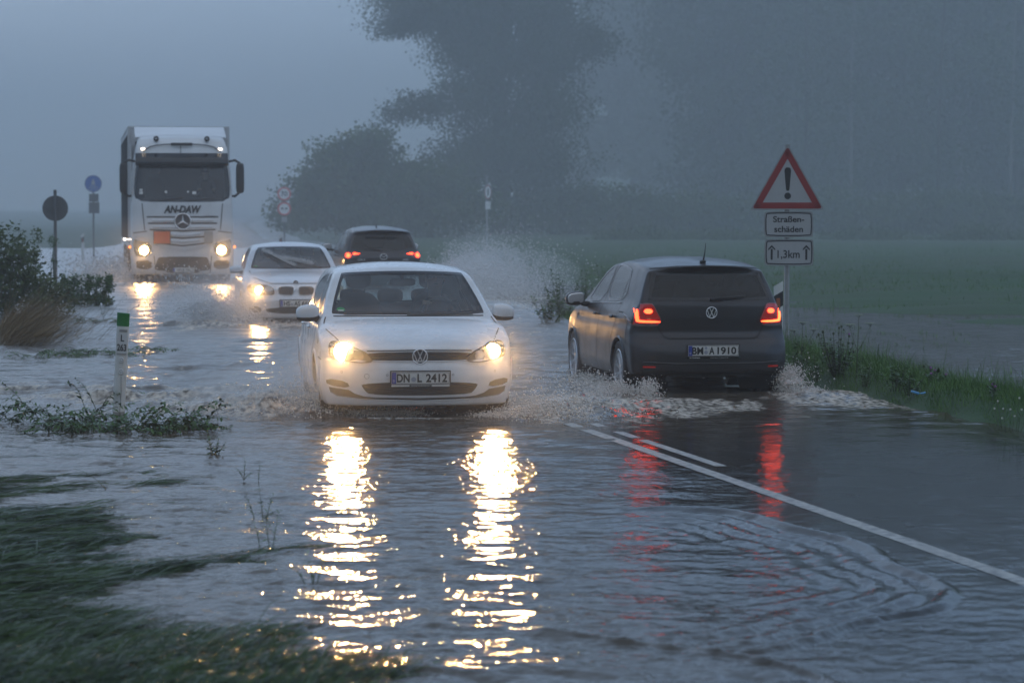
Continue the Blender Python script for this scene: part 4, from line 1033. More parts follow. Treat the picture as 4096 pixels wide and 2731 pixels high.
    c.seams([('front', [(-.70, .96), (-.66, .86), (-.40, .775), (0, .775), (.40, .775), (.66, .86), (.70, .96)])] + [(sd_, p_) for sd_ in ('left', 'right') for p_ in ([(1.55, .95), (1.5, .5), (1.55, .25)], [(2.58, .98), (2.58, .25)])])
    # wipers standing halfway up the glass
    for a, b, b2 in (((.06, .990), (-.42, 1.235), (-.20, 1.115)), ((.50, .992), (-.13, 1.12), (.20, 1.04))):
        pa = c.hit(*a, 'front')[0] + Vector((0, -.03, .02)); pb = c.hit(*b, 'front')[0] + Vector((0, -.02, .02)); pm = c.hit(*b2, 'front')[0] + Vector((0, -.045, .025))
        m = MB(); m.tube([pa, pm], [.012, .009], 6); m.tube([pm + (pm - pb) * .9 + Vector((0, .02, -.0)), pm, pb], [.008, .012, .008], 6); m.build('wiper', M['plastic'], root, smooth=True)
    for s_, sd_ in ((-1, 'left'), (1, 'right')):
        wing_mirror(root, s_ * .905, 1.78, .975, s_, M['silver'], (.21, .13, .13))
        for yw in (0.76, 3.42):
            wheel_well(root, s_ * .84, yw, .315, .35, s_); make_wheel(root, s_ * .755, yw, .315, .315, .205, s_, 7, 'single')
        l, d = c.hit(2.35, .84, sd_); m = MB(); m.add(*blob((l.x + s_ * .02, 2.35, .84), (.035, .20, .03), 3)); m.build('door_handle', M['silver'], root, smooth=True)
    fl = MB(); fl.box((0, 2.3, .42), (1.45, 2.4, .12)); fl.add(*blob((0, 1.85, .88), (1.36, .46, .16), 4)); fl.build('dashboard', M['interior'], root)
    seat(root, -.34, 2.65, .50, .62); seat(root, .34, 2.65, .50, .62); seat(root, 0, 3.4, .50, .45, False, 1.15, name='rear_bench')
    m = MB(); m.add(*blob((0, 2.22, 1.25), (.22, .03, .065), 4)); m.add(*blob((0, 2.28, 1.31), (.10, .12, .09), 3)); m.build('rear_view_mirror', M['plastic'], root, smooth=True)
    st = c.patch('parking_sticker', circle(-.585, 1.02, .036, 20, .020), 'front', M['sticker_green'], .002)
    m = MB(); m.box((0, 2.2, .25), (1.4, 3.3, .10)); m.build('underbody', M['plastic'], root)
    return root, c
compact, compact_car = build_compact()

# ------------------------------------------------------------------ dark sport-utility car driving away behind
def build_suv():
    root = empty('dark_suv', label='dark sport utility car driving away between the silver compact and the white spray plume', cat='car')
    L = 4.54
    place(root, 384.0, 44.2, R(180 + 9.0), L, -0.20, rear=True)
    ZT = curve([(-.3, .80), (0, .85), (.1, .95), (.5, 1.03), (1.1, 1.08), (1.2, 1.12), (2.0, 1.53), (2.3, 1.62), (2.9, 1.665), (3.6, 1.65), (4.1, 1.61), (4.54, 1.565), (4.8, 1.55)], 0.08)
    crown_c = curve([(0, .05), (1.2, .06), (2.2, .07), (4.5, .075)])
    zb = curve([(0, .25), (.5, .22), (4.0, .22), (4.54, .30)])
    hz = curve([(.1, .82), (.25, .88), (.5, .915), (.8, .92), (.95, .905), (1.04, .87), (1.12, .83), (1.35, .755), (1.52, .67), (1.66, .58)], 0.05)
    pl = curve([(0, .93), (.5, .99), (3.8, 1.0), (4.3, .975), (4.54, .945)])
    HW = lambda y, z: hz(z) * pl(y)
    fo = lambda x, z: 0.30 * (np.abs(x) / 0.9) ** 3.4
    rz_ = curve([(.2, -.06), (.4, -.0), (.6, -.01), (.72, -.06), (.95, -.06), (1.08, -.11), (1.46, -.42), (1.50, -.42), (1.53, -.28), (1.65, -.26)], 0.03)
    ro = lambda x, z: -0.24 * (np.abs(x) / 0.9) ** 3.6 + rz_(z)
    c = Car('m', root, L, M['black_paint'], ZT, zb, HW, fo, ro, crown_c, None, nu=70, nv=150, nw=56)
    for yw in (0.93, 3.63):
        for s_ in (-1, 1): c.arch(yw, 0.36, 0.39)
    c.window('windscreen', smooth_poly([(-.68, 1.12), (.68, 1.12), (.58, 1.50), (-.58, 1.50)], 2), 'front', M['screen'], 0.03, lim=lambda C: C[:, 1] < 2.6)
    rw = smooth_poly([(-.715, 1.10), (0, 1.085), (.715, 1.10), (.735, 1.16), (.66, 1.36), (.575, 1.475), (.52, 1.49), (-.52, 1.49), (-.575, 1.475), (-.66, 1.36), (-.735, 1.16)], 2)
    c.window('rear_window', rw, 'rear', M['dark_glass'], 0.03, lim=lambda C: C[:, 1] > 3.4)
    for sd_ in ('left', 'right'):
        for p_ in ([(1.55, 1.09), (2.45, 1.12), (2.45, 1.52), (2.2, 1.49), (1.95, 1.36)], [(2.52, 1.12), (3.45, 1.16), (3.42, 1.42), (3.2, 1.50), (2.52, 1.52)], [(3.52, 1.17), (3.85, 1.22), (3.6, 1.42), (3.5, 1.44)]):
            c.window('side_window', smooth_poly(p_, 1), sd_, M['side_glass'], 0.025, lim=lambda C: (C[:, 2] > 1.0), fritname='window_seal')
    c.body()
    V, F = c.line([(-.60, 1.525), (-.3, 1.548), (.3, 1.548), (.60, 1.525)], .016, 'rear', .006); new_mesh('spoiler_shade', np.array(V), F, M['seam'], True, root)  # dark strip painted for the shade along this spoiler
    tl = smooth_poly([(.50, 1.040), (.62, .985), (.72, .93), (.88, .92), (.93, .99), (.90, 1.075), (.72, 1.07)], 1)
    for s_ in (-1, 1):
        p_ = tl if s_ > 0 else mirror(tl)
        t = c.patch('tail_light', p_, 'rear', M['tail_lens'], 0.010, skirt=.02)
        c.patch('round_lamp', circle(s_ * .795, 1.0, .055), 'rear', M['tail'], 0.016, parent=t)
        c.patch('lamp_core', circle(s_ * .795, 1.0, .028), 'rear', M['tail_hot'], 0.022, parent=t)
        q = [(.52, 1.037), (.66, 1.015), (.69, 1.03), (.68, 1.055), (.62, 1.055)]; q = q if s_ > 0 else mirror(q)
        c.patch('inner_lamp', q, 'rear', M['tail'], 0.016, parent=t)
        q = [(.60, .99), (.70, .945), (.72, .99), (.66, 1.005)]; q = q if s_ > 0 else mirror(q)
        c.patch('clear_lens', q, 'rear', M['tail_clear'], 0.016, parent=t)
    round_badge(root, 0, c.hit(0, .965, 'rear')[0].y + 0.01, .965, .070, 1, 'wing')
    for txt, xx, zz, ww in (('CX-5', .50, .90, .17), ('AWD', -.50, .895, .13)):
        V, F = fit_text(txt, ww, .045, .03, extrude=.003); m = MB(); yy = c.hit(xx, zz, 'rear')[0].y; m.add(put(V, (xx, yy + .012, zz), 1), F); m.build('lettering', M['chrome'], root)
    c.seams([('rear', [(-.62, .93), (-.56, .70), (-.48, .66), (.48, .66), (.56, .70), (.62, .93)])] + [(sd_, p_) for sd_ in ('left', 'right') for p_ in ([(1.45, 1.08), (1.4, .5), (1.45, .3)], [(2.49, 1.1), (2.49, .3)], [(3.3, 1.1), (3.25, .6)])])
    yb = c.hit(0, .80, 'rear')[0].y
    c.patch('bumper_cladding', smooth_poly([(-.85, .52), (.85, .52), (.8, .30), (-.8, .30)], 1), 'rear', M['plastic'], 0.008)
    l0 = c.hit(0.03, 1.12, 'rear')[0]; l1 = c.hit(.42, 1.165, 'rear')[0]
    m = MB(); m.tube([l0 + Vector((0, .03, 0)), l1 + Vector((0, .03, 0))], [.022, .008], 8); m.build('rear_wiper', M['plastic'], root, smooth=True)
    l0 = c.hit(.10, 3.85, 'top')[0]
    m = MB(); m.add([l0 + Vector(v) for v in ((-.02, -.10, -.01), (.02, -.10, -.01), (.02, .06, -.01), (-.02, .06, -.01), (0, .045, .075), (0, .02, .075))], [(0, 1, 5), (1, 2, 4, 5), (2, 3, 4), (3, 0, 5, 4)]); m.build('shark_fin_antenna', M['black_paint'], root)
    for s_, sd_ in ((-1, 'left'), (1, 'right')):
        h = wing_mirror(root, s_ * 1.03, 1.62, 1.16, s_, M['black_paint'], (.24, .15, .18))
        for yw in (0.93, 3.63):
            wheel_well(root, s_ * .88, yw, .36, .40, s_); make_wheel(root, s_ * .80, yw, .36, .36, .225, s_, 10)
        for yh in (2.3, 3.15):
            l, d = c.hit(yh, .97, sd_); m = MB(); m.add(*blob((l.x + s_ * .02, yh, .97), (.04, .22, .035), 3)); m.build('door_handle', M['black_paint'], root, smooth=True)
    fl = MB(); fl.box((0, 2.4, .48), (1.5, 2.8, .12)); fl.box((0, 2.4, .27), (1.4, 3.3, .12)); fl.build('cabin_floor', M['interior'], root)
    seat(root, -.36, 2.5, .62, .66); seat(root, .36, 2.5, .62, .66); seat(root, 0, 3.35, .62, .50, False, 1.25, name='rear_bench')
    return root, c
suv, suv_car = build_suv()
# ------------------------------------------------------------------ the lorry
M['cab_white'] = noisy(P('lorry_white_paint', (0.60, 0.62, 0.64), 0.35, coat=0.3), 2, 0.3, (0.38, 0.36, 0.33), 8, lo=0.45, hi=0.8)
M['curtain'] = noisy(P('trailer_curtain', (0.50, 0.52, 0.55), 0.5), 1.2, 0.5, (0.28, 0.27, 0.26), 8)
M['slat'] = noisy(P('grille_slat_silver', (0.55, 0.57, 0.60), 0.35, 0.3), 3, 0.3, (0.35, 0.33, 0.3))
M['grey_plate'] = P('folded_grey_plate', (0.30, 0.30, 0.30), 0.6)
def build_lorry():
    root = empty('articulated_lorry', label='white articulated lorry with AN-DAW lettering, an orange hazard plate and headlights on', cat='lorry')
    L = 2.25
    place(root, 183.0, 40.9, R(8.6), L, -0.12)
    ZT = curve([(-.3, 3.30), (0, 3.36), (.06, 3.46), (.25, 3.60), (.6, 3.72), (1.1, 3.80), (2.3, 3.86)], 0.08)
    crown_c = curve([(0, .03), (.3, .06), (2.2, .05)])
    zb = curve([(0, .36), (.8, .36), (.9, .40), (2.3, .9)])
    hz = curve([(.3, 1.20), (.5, 1.245), (1.0, 1.25), (1.9, 1.235), (2.3, 1.225), (3.1, 1.17), (3.5, 1.10), (3.75, 1.03), (3.9, .98)], 0.10)
    HW = lambda y, z: hz(z)
    fz = curve([(.3, .10), (.45, .03), (.6, .0), (1.0, .0), (1.5, .03), (1.75, .06), (2.1, .09), (3.0, .26), (3.35, .36), (3.6, .40)], 0.08)
    fo = lambda x, z: 0.20 * (np.abs(x) / 1.22) ** 4 + fz(z)
    c = Car('t', root, L, M['cab_white'], ZT, zb, HW, fo, lambda x, z: 0 * x, crown_c, None, nu=90, nv=70, nw=110, smooth_it=5)
    for s_ in (-1, 1): c.arch(1.40, .50, .56)
    scr = smooth_poly([(-.98, 2.135), (.98, 2.135), (1.06, 2.20), (1.165, 2.24), (1.165, 2.6), (1.10, 3.10), (1.02, 3.14), (-1.02, 3.14), (-1.10, 3.10), (-1.165, 2.6), (-1.165, 2.24), (-1.06, 2.20)], 1)
    c.window('windscreen', scr, 'front', M['side_glass'], 0.05, lim=lambda C: C[:, 1] < 1.0)
    for sd_ in ('left', 'right'): c.window('side_window', smooth_poly([(.45, 2.15), (1.35, 2.15), (1.35, 2.95), (.70, 2.95)], 1), sd_, M['dark_glass'], 0.04, lim=lambda C: C[:, 2] > 2.0, fritname='window_seal')
    c.body('cab')
    # sun visor
    m = MB(); V = []; n = 26
    for i in range(n + 1):
        x = -1.13 + 2.26 * i / n; l = c.hit(x, 3.25, 'front')[0]; yv = l.y
        V += [(x, yv - .02, 3.33), (x, yv - .24, 3.03), (x, yv - .22, 3.02), (x, yv - .0, 3.31)]
    F = []
    for i in range(n):
        for k in range(4): F.append((4 * i + k, 4 * i + 4 + k, 4 * i + 4 + (k + 1) % 4, 4 * i + (k + 1) % 4))
    m.add(V, F); m.build('sun_visor', M['gloss_black'], root, smooth=True)
    for s_ in (-1, 1):
        c.patch('marker_lamp', rrect(s_ * .945 - .045, s_ * .945 + .045, 3.41, 3.455, .015), 'front', M['marker'], 0.02, skirt=.02)
        l = c.hit(s_ * .62, .55, 'top')[0]; m = MB(); m.lathe([(.02, .05), (.05, .02), (.07, -.06), (.02, -.09)], M=Matrix.Rotation(R(90), 4, 'Z'), axis_o=(l.x, l.y, l.z + .07), n=14); m.tube([l, l + Vector((0, 0, .07))], .012, 6); m.build('air_horn', M['plastic'], root, smooth=True)
    l = c.hit(-.03, .30, 'top')[0]; m = MB(); m.add(*blob(l + Vector((0, 0, .02)), (.13, .13, .11), 2.2)); m.tube([l, l + Vector((0, .03, .42))], .010, 6); m.build('roof_antenna', M['plastic'], root, smooth=True)
    m = MB(); pts = [c.hit(x, .42, 'top')[0] + Vector((0, -.02, .07)) for x in np.linspace(-.95, .95, 12)]; m.tube(pts, .016, 6)
    pts = [p_ + Vector((0, 0, .0)) for p_ in pts]
    m.tube([pts[4] + Vector((0, -.03, 0)), pts[7] + Vector((0, -.03, 0))], .035, 8); m.build('roof_rail', M['plastic'], root, smooth=True)
    # name on the panel
    cx0 = -.43
    V, F = fit_text('AN-DAW', .92, .19, .05, shear=.25, extrude=.004)
    V = np.array(V); out_ = []
    for v in put(V, (.0, 0, 1.955), -1):
        l = c.hit(v[0], v[2], 'front')[0]; out_.append((v[0], l.y - .012 + v[1] * .5, v[2]))
    m = MB(); m.add(out_, F); m.build('name_lettering', M['ink'], root)
    V, F = fit_text('Actros', .28, .055, .01, shear=.2, extrude=.004)
    m = MB(); m.add([(v[0], c.hit(v[0], v[2], 'front')[0].y - .01, v[2]) for v in put(V, (.68, 0, 1.80), -1)], F); m.build('small_lettering', M['slat'], root)
    # grille: stepped slats with dark gaps
    gp = smooth_poly([(-.88, 1.775), (.88, 1.775), (.82, 1.42), (.74, 1.13), (.50, 1.06), (0, .985), (-.50, 1.06), (-.74, 1.13), (-.82, 1.42)], 0)
    g = c.patch('grille', gp, 'front', M['cab_white'], 0.010)
    V = []; F = []
    for z_, hw_, dip in ((1.77, .87, 0), (1.615, .84, 0), (1.46, .80, .035), (1.295, .66, .045), (1.125, .52, .06)):
        c.line([(-hw_, z_), (-.22, z_ - dip * .6), (0, z_ - dip), (.22, z_ - dip * .6), (hw_, z_)], .035, 'front', .016, V=V, F=F)
    new_mesh('grille_gap', np.array(V), F, M['seam'], True, g)
    V = []; F = []
    for z_, hw_, dip in ((1.685, .74, 0), (1.53, .72, .01), (1.36, .42, .04), (1.21, .42, .05)):
        c.line([(-hw_, z_), (0, z_ - dip), (hw_, z_)], .085, 'front', .014, V=V, F=F, lift=.02)
    new_mesh('grille_slat', np.array(V), F, M['slat'], True, g)
    c.patch('grille_lower_strip', smooth_poly([(-.60, 1.06), (0, .975), (.60, 1.06), (.54, 1.00), (0, .90), (-.54, 1.00)], 0), 'front', M['slat'], 0.006)  # slat-coloured strip below the grille
    round_badge(root, 0, c.hit(0, 1.66, 'front')[0].y - 0.05, 1.66, .195, -1, 'star')
    for nm, x0, x1, mat in (('hazard_plate', -.70, -.31, M['orange']), ('folded_plate', .52, .73, M['grey_plate'])):
        l = c.hit((x0 + x1) / 2, 1.27, 'front')[0]; m = MB(); m.box(((x0 + x1) / 2, l.y - .06, 1.27), (x1 - x0, .02, .29), bevel=.005); po = m.build(nm, mat, root)
        if nm == 'hazard_plate':
            m = MB(); m.box(((x0 + x1) / 2, l.y - .045, 1.27), (x1 - x0 + .03, .012, .32)); m.build('plate_frame', M['plastic'], po)
    # lamps
    for s_ in (-1, 1):
        hp = [(s_ * .74, 1.14), (s_ * 1.12, 1.24), (s_ * 1.20, 1.20), (s_ * 1.17, .84), (s_ * 1.0, .78), (s_ * .78, .84)]
        h = c.patch('headlight', smooth_poly(hp, 1), 'front', M['reflector'], 0.006)
        c.patch('lamp_housing', smooth_poly([(s_ * .80, 1.24), (s_ * 1.17, 1.33), (s_ * 1.19, 1.22), (s_ * .80, 1.13)], 1), 'front', M['slat'], 0.010, parent=h)
        b_, loc = head_lamp_bulb(c, s_ * .94, .955, .105, 0.03, M['head_far'], h)
        beam(root, loc + Vector((0, -.10, 0)), HEAD_P * .6, down=R(1.2), yaw=R(-1.6))
        c.patch('fog_recess', smooth_poly([(s_ * .74, .71), (s_ * 1.10, .71), (s_ * 1.14, .66), (s_ * 1.12, .50), (s_ * .76, .49)], 1), 'front', M['plastic'], 0.006)
        V = []; F = []; c.line([(s_ * .70, .82), (s_ * .66, .40)], .02, 'front', .006, V=V, F=F); c.line([(s_ * .98, 2.10), (s_ * .92, 1.45)], .02, 'front', .006, V=V, F=F); c.line([(s_ * .86, 1.42), (s_ * 1.2, 1.38)], .02, 'front', .006, V=V, F=F)
        new_mesh('panel_gap', np.array(V), F, M['seam'], True, root)
        l = c.hit(.55, 1.03, 'right' if s_ > 0 else 'left')[0]; m = MB(); m.add(*blob((l.x + s_ * .03, .5, 1.03), (.06, .12, .06), 3)); m.build('side_marker_lamp', M['amber'], root, smooth=True)
        # mirrors
        mm = MB(); mm.add(*blob((s_ * 1.42, .35, 2.72), (.20, .22, .74), 5)); h = mm.build('wing_mirror', M['plastic'], root, smooth=True)
        mm = MB(); mm.tube([(s_ * 1.15, .45, 3.13), (s_ * 1.30, .40, 3.16), (s_ * 1.42, .36, 3.08)], .03, 8); mm.tube([(s_ * 1.15, .45, 2.28), (s_ * 1.30, .40, 2.28), (s_ * 1.42, .36, 2.38)], .03, 8); mm.build('mirror_arm', M['plastic'], h, smooth=True)
        # wind deflector behind the cab
        mm = MB(); mm.box((s_ * 1.21, 2.45, 2.3), (.03, .5, 2.6)); mm.build('side_deflector', M['cab_white'], root)
        wheel_well(root, s_ * 1.18, 1.40, .50, .57, s_, .5)
        make_wheel(root, s_ * 1.05, 1.40, .50, .50, .31, s_, 10, 'single')
        make_wheel(root, s_ * .98, 5.0, .50, .50, .55, s_, 10, 'single')
        for yw in (9.9, 11.2, 12.5): make_wheel(root, s_ * 1.04, yw + 1.2, .50, .50, .38, s_, 10, 'single')
    inn = smooth_poly([(-.56, .80), (.56, .80), (.62, .74), (.70, .47), (.40, .46), (.38, .40), (-.38, .40), (-.40, .46), (-.70, .47), (-.62, .74)], 1)
    c.patch('bumper_intake', inn, 'front', M['plastic'], 0.006)
    l = c.hit(0, .48, 'front')[0]
    m = MB(); m.box((.02, l.y - .03, .475), (.52, .02, .11), bevel=.004); po = m.build('license_plate', M['plate'], root)
    m = MB(); m.box((-.22, l.y - .042, .475), (.04, .006, .10)); m.build('country_band', M['plate_blue'], po)
    V, F = fit_text('WLB 7AC1', .40, .07, .02, extrude=.002); m = MB(); m.add(put(V, (.05, l.y - .043, .475), -1), F); m.build('lettering', M['ink'], po)
    # wipers
    for a in (-.75, .05):
        p0 = c.hit(a + .05, 2.16, 'front')[0] + Vector((0, -.03, 0)); p1 = c.hit(a + .75, 2.24, 'front')[0] + Vector((0, -.03, 0)); m = MB(); m.tube([p0, p1], .015, 6); m.build('wiper', M['plastic'], root)
    # cab inside
    m = MB(); m.box((0, 1.25, 2.0), (2.3, 1.9, .08)); m.box((0, 2.15, 2.8), (2.2, .08, 1.7)); m.add(*blob((0, .62, 2.14), (2.1, .5, .22), 4)); m.build('dashboard', M['interior'], root)
    seat(root, -.62, 1.45, 2.10, .70, name='driver_seat'); seat(root, .62, 1.45, 2.10, .70, name='driver_seat')
    # papers and stickers behind the screen
    for x_, z_, w_, h_ in ((-1.0, 2.36, .09, .07), (-1.0, 2.43, .08, .05), (-.40, 2.38, .06, .06), (.14, 2.385, .05, .04), (.29, 2.36, .10, .07)):
        c.patch('screen_sticker', rrect(x_ - w_ / 2, x_ + w_ / 2, z_ - h_ / 2, z_ + h_ / 2, .008), 'front', M['plate'], 0.004)
    # trailer
    m = MB(); m.box((0, 9.1, 2.56), (2.52, 12.9, 2.88), bevel=.03); tb = m.build('trailer_box', M['curtain'], root, auto=30)
    m = MB(); m.box((0, 9.1, 4.02), (2.56, 12.94, .06), bevel=.01); m.box((0, 9.1, 1.06), (2.54, 12.92, .14), bevel=.01)
    for s_ in (-1, 1): m.box((s_ * 1.245, 2.66, 2.56), (.08, .06, 2.9), bevel=.01)
    m.build('trailer_frame', M['slat'], tb)
    m = MB()
    for s_ in (-1, 1):
        for k in range(22): m.box((s_ * 1.272, 3.0 + k * .57, 2.5), (.012, .05, 2.7))
    m.build('curtain_strap', M['plastic'], tb)
    # wind deflector on the cab roof
    V = []; F = []; n = 14
    for i in range(n + 1):
        x = -1.12 + 2.24 * i / n
        V += [(x, 1.0, 3.79 - .05 * abs(x) ** 2), (x, 2.35, 4.02 - .0 * abs(x))]
    F = [(2 * i, 2 * i + 2, 2 * i + 3, 2 * i + 1) for i in range(n)]
    m = MB(); m.add(V, F); m.add([(-1.12, 1.0, 3.7), (-1.12, 2.35, 3.75), (-1.12, 2.35, 4.02), (-1.12, 1.0, 3.73)], [(0, 1, 2, 3)]); m.add([(1.12, 1.0, 3.7), (1.12, 2.35, 3.75), (1.12, 2.35, 4.02), (1.12, 1.0, 3.73)], [(0, 3, 2, 1)]); m.build('roof_deflector', M['cab_white'], root)
    m = MB(); m.box((0, 4.0, .85), (.9, 5.6, .25)); m.box((0, 9.5, .90), (1.0, 11.0, .2)); m.box((-1.2, 7.0, .65), (.05, 2.6, .5)); m.box((1.2, 7.0, .65), (.05, 2.6, .5)); m.build('chassis', M['plastic'], root)
    m = MB(); m.add(*blob((-1.40, .70, 1.22), (.06, .10, .06), 2.4)); m.tube([(-1.22, .72, 1.22), (-1.38, .70, 1.22)], .012, 6); m.build('blind_spot_lamp', M['marker'], root, smooth=True)
    return root, c
lorry, lorry_car = build_lorry()
# ------------------------------------------------------------------ signs and posts
M['galv'] = noisy(P('galvanised_steel', (0.36, 0.36, 0.36), 0.45, 0.6), 12, 0.4, (0.22, 0.21, 0.2))
M['sign_red'] = noisy(P('faded_sign_red', (0.26, 0.022, 0.022), 0.5), 5, 0.25, (0.16, 0.03, 0.03))
M['sign_white'] = noisy(P('sign_white', (0.36, 0.37, 0.38), 0.5), 6, 0.3, (0.30, 0.30, 0.30))
M['sign_black'] = P('sign_black', (0.012, 0.012, 0.014), 0.5)
M['sign_blue'] = P('sign_blue', (0.02, 0.10, 0.38), 0.5)
M['sign_back'] = noisy(P('sign_back_grey', (0.07, 0.075, 0.08), 0.6), 6, 0.3, (0.12, 0.12, 0.12))
M['post_white'] = noisy(P('marker_post_white', (0.60, 0.61, 0.60), 0.5), 7, 0.4, (0.33, 0.31, 0.27), lo=0.4, hi=0.8)
M['post_green'] = noisy(P('green_post_cap', (0.012, 0.16, 0.035), 0.4), 8, 0.3, (0.02, 0.10, 0.03))
M['label_grey'] = P('grey_label_plate', (0.52, 0.53, 0.54), 0.5)

def flat(outline, y0, th=0.004, hole=None):
    m = MB(); m.prism([tuple(q) for q in outline], y0, y0 - th); return m
def ring_plate(outline, wid, y0, th, m=None):
    m = m or MB(); q = inset(outline, wid); n = len(outline)
    V = [(a[0], y0 - th, a[1]) for a in outline] + [(a[0], y0 - th, a[1]) for a in q] + [(a[0], y0, a[1]) for a in outline] + [(a[0], y0, a[1]) for a in q]
    F = []
    for i in range(n):
        j = (i + 1) % n; F += [(i, j, n + j, n + i), (i, 2 * n + i, 2 * n + j, j), (n + i, n + j, 3 * n + j, 3 * n + i)]
    m.add(V, F); return m
def shift(m, dx=0, dy=0, dz=0): m.v = [(a + dx, b + dy, c + dz) for a, b, c in m.v]; return m

def warning_sign():
    D = 36.6; X = at_d(787.0, D); root = empty('warning_sign', (X, D, -0.1), R(-2), 'red bordered triangular exclamation sign over two text panels, right of the dark hatchback', 'road sign')
    s_ = FPX / D; Z = lambda py: HC - (py - HOR) / s_ + 0.1
    m = MB(); m.tube([(0, 0.05, -.3), (0, 0.05, Z(145.5))], .035, 16); m.tube([(0, 0.05, Z(147)), (0, 0.05, Z(144.5))], .040, 16); m.build('post', M['galv'], root, auto=40)
    zt, zb_ = Z(146.5), Z(208.3); hw_ = .45
    tri = smooth_poly(resample([(-hw_, zb_), (hw_, zb_), (0, zt)], .3)[[0, 1, 1, 2, 2] if False else slice(None)], 0)
    def tri_(sc_):
        c = np.array([0, zb_ + (zt - zb_) * .36]); a = np.array([(-hw_, zb_), (hw_, zb_), (0, zt)]); a = c + (a - c) * sc_
        out_ = []
        for i in range(3):
            p, q, r_ = a[i - 1], a[i], a[(i + 1) % 3]; d0 = (p - q) / np.linalg.norm(p - q); d1 = (r_ - q) / np.linalg.norm(r_ - q); k = .045 * sc_
            for t in np.linspace(0, 1, 6): out_.append((1 - t) ** 2 * (q + d0 * k) + 2 * t * (1 - t) * q + t * t * (q + d1 * k))
        return np.array(out_)
    b = flat(tri_(1.06), 0.012, 0.012).build('sign_panel', M['sign_white'], root)
    flat(tri_(1.06), 0.016, 0.003).build('panel_back', M['sign_back'], b)
    ring_plate(tri_(1.0), .078, -.0012, .002).build('red_border', M['sign_red'], b)
    ring_plate(tri_(1.065), .012, .016, .020).build('edge_rim', M['galv'], b)
    ex = MB(); zc = lambda y: Z(y)
    top, bot = Z(167.5), Z(190.5)
    body = [(.043, top - .04), (.036, top - .012), (.018, top + .002), (-.018, top + .002), (-.036, top - .012), (-.043, top - .04), (-.022, bot + .02), (-.014, bot), (.014, bot), (.022, bot + .02)]
    ex.prism(body, -.0005, -.0035); ex.prism([tuple(q) for q in circle(0, Z(195.7), .043, 24)], -.0005, -.0035); shift(ex, 0.012 * 0 + .004); ex.build('exclamation_mark', M['sign_black'], b)
    for i, (y0, y1) in enumerate(((210.8, 237.0), (238.6, 265.4))):
        z1, z0 = Z(y0), Z(y1); w_ = .315
        pn = flat(rrect(-w_, w_, z0, z1, .03), 0.012, 0.012).build('text_panel', M['sign_white'], root); pn.location = (.018 + .006 * i, 0, 0)
        flat(rrect(-w_, w_, z0, z1, .03), 0.016, 0.003).build('panel_back', M['sign_back'], pn)
        ring_plate(rrect(-w_ + .016, w_ - .016, z0 + .016, z1 - .016, .03), .014, -.0012, .002).build('black_border', M['sign_black'], pn)
        ring_plate(rrect(-w_, w_, z0, z1, .03), .008, .016, .020).build('edge_rim', M['galv'], pn)
        t = MB()
        if i == 0:
            V, F = fit_text('Straßen-', .40, .080, .018, extrude=.001); t.add(put(V, (0.0, -.002, (z0 + z1) / 2 + .065), -1), F)
            V, F = fit_text('schäden', .37, .080, .018, extrude=.001); t.add(put(V, (0.0, -.002, (z0 + z1) / 2 - .062), -1), F)
        else:
            V, F = fit_text('1,3km', .285, .120, .012, extrude=.001); t.add(put(V, (-.005, -.002, (z0 + z1) / 2 - .03), -1), F)
            for sx in (-1, 1):
                zc_ = (z0 + z1) / 2 - .005; xx = sx * .222
                t.prism([(xx - .013, zc_ - .09), (xx + .013, zc_ - .09), (xx + .013, zc_ + .05), (xx - .013, zc_ + .05)], -.0005, -.003)
                t.prism([(xx - .045, zc_ + .03), (xx - .045, zc_ + .052), (xx, zc_ + .10), (xx + .045, zc_ + .052), (xx + .045, zc_ + .03), (xx, zc_ + .072)], -.0006, -.0032)
        t.build('lettering', M['sign_black'], pn)
    return root
warning_sign()

def round_panel(root, z, r, face, back, y=0.0, name='sign_disc'):
    b = flat(circle(0, z, r, 36), y + .010, .010).build(name, face, root)
    flat(circle(0, z, r, 36), y + .016, .005).build('disc_back', back, b); return b
# round sign turned away from us, on the left bank
D = 68.0; X = at_d(55.5, D)
r_ = empty('round_sign', (X, D, -.1), R(180 + 6), 'dark back of a round sign on a post behind the weeds, nearest left edge', 'road sign')
m = MB(); m.tube([(0, -.05, -.2), (0, -.05, 2.40)], .038, 12); m.build('post', M['sign_back'], r_)
b = round_panel(r_, 1.96, .305, M['sign_white'], M['sign_back'], -.11); m = MB(); m.box((0, -.08, 1.96), (.5, .03, .05)); m.box((0, -.06, 2.1), (.09, .05, .04)); m.build('bracket', M['sign_back'], r_)
# blue round path sign with a plate beneath
D = 109.0; X = at_d(93.8, D)
r_ = empty('blue_round_sign', (X, D, -.1), R(4), 'blue round foot and cycle path sign with dark plates beneath, left of the lorry', 'road sign')
m = MB(); m.tube([(0, .05, -.2), (0, .05, 3.15)], .035, 12); m.build('post', M['sign_back'], r_)
b = round_panel(r_, 2.90, .33, M['sign_blue'], M['sign_back'])
ring_plate(circle(0, 2.90, .325, 36), .02, -.001, .002).build('white_edge', M['sign_white'], b)
m = MB(); m.add(*blob((0, -.004, 3.03), (.08, .006, .08), 2)); m.box((0, -.004, 2.93), (.12, .006, .14)); m.box((-.06, -.004, 2.83), (.03, .006, .12)); m.box((.05, -.004, 2.83), (.03, .006, .12)); m.box((0, -.004, 2.775), (.40, .006, .012))
for sx in (-1, 1): m.lathe([(.050, -.003), (.062, -.003), (.062, .003), (.050, .003)], M=Matrix.Rotation(R(90), 4, 'Z'), axis_o=(sx * .10, -.004, 2.70), n=20)
m.box((0, -.004, 2.72), (.16, .006, .014)); m.build('pictogram', M['sign_white'], b)
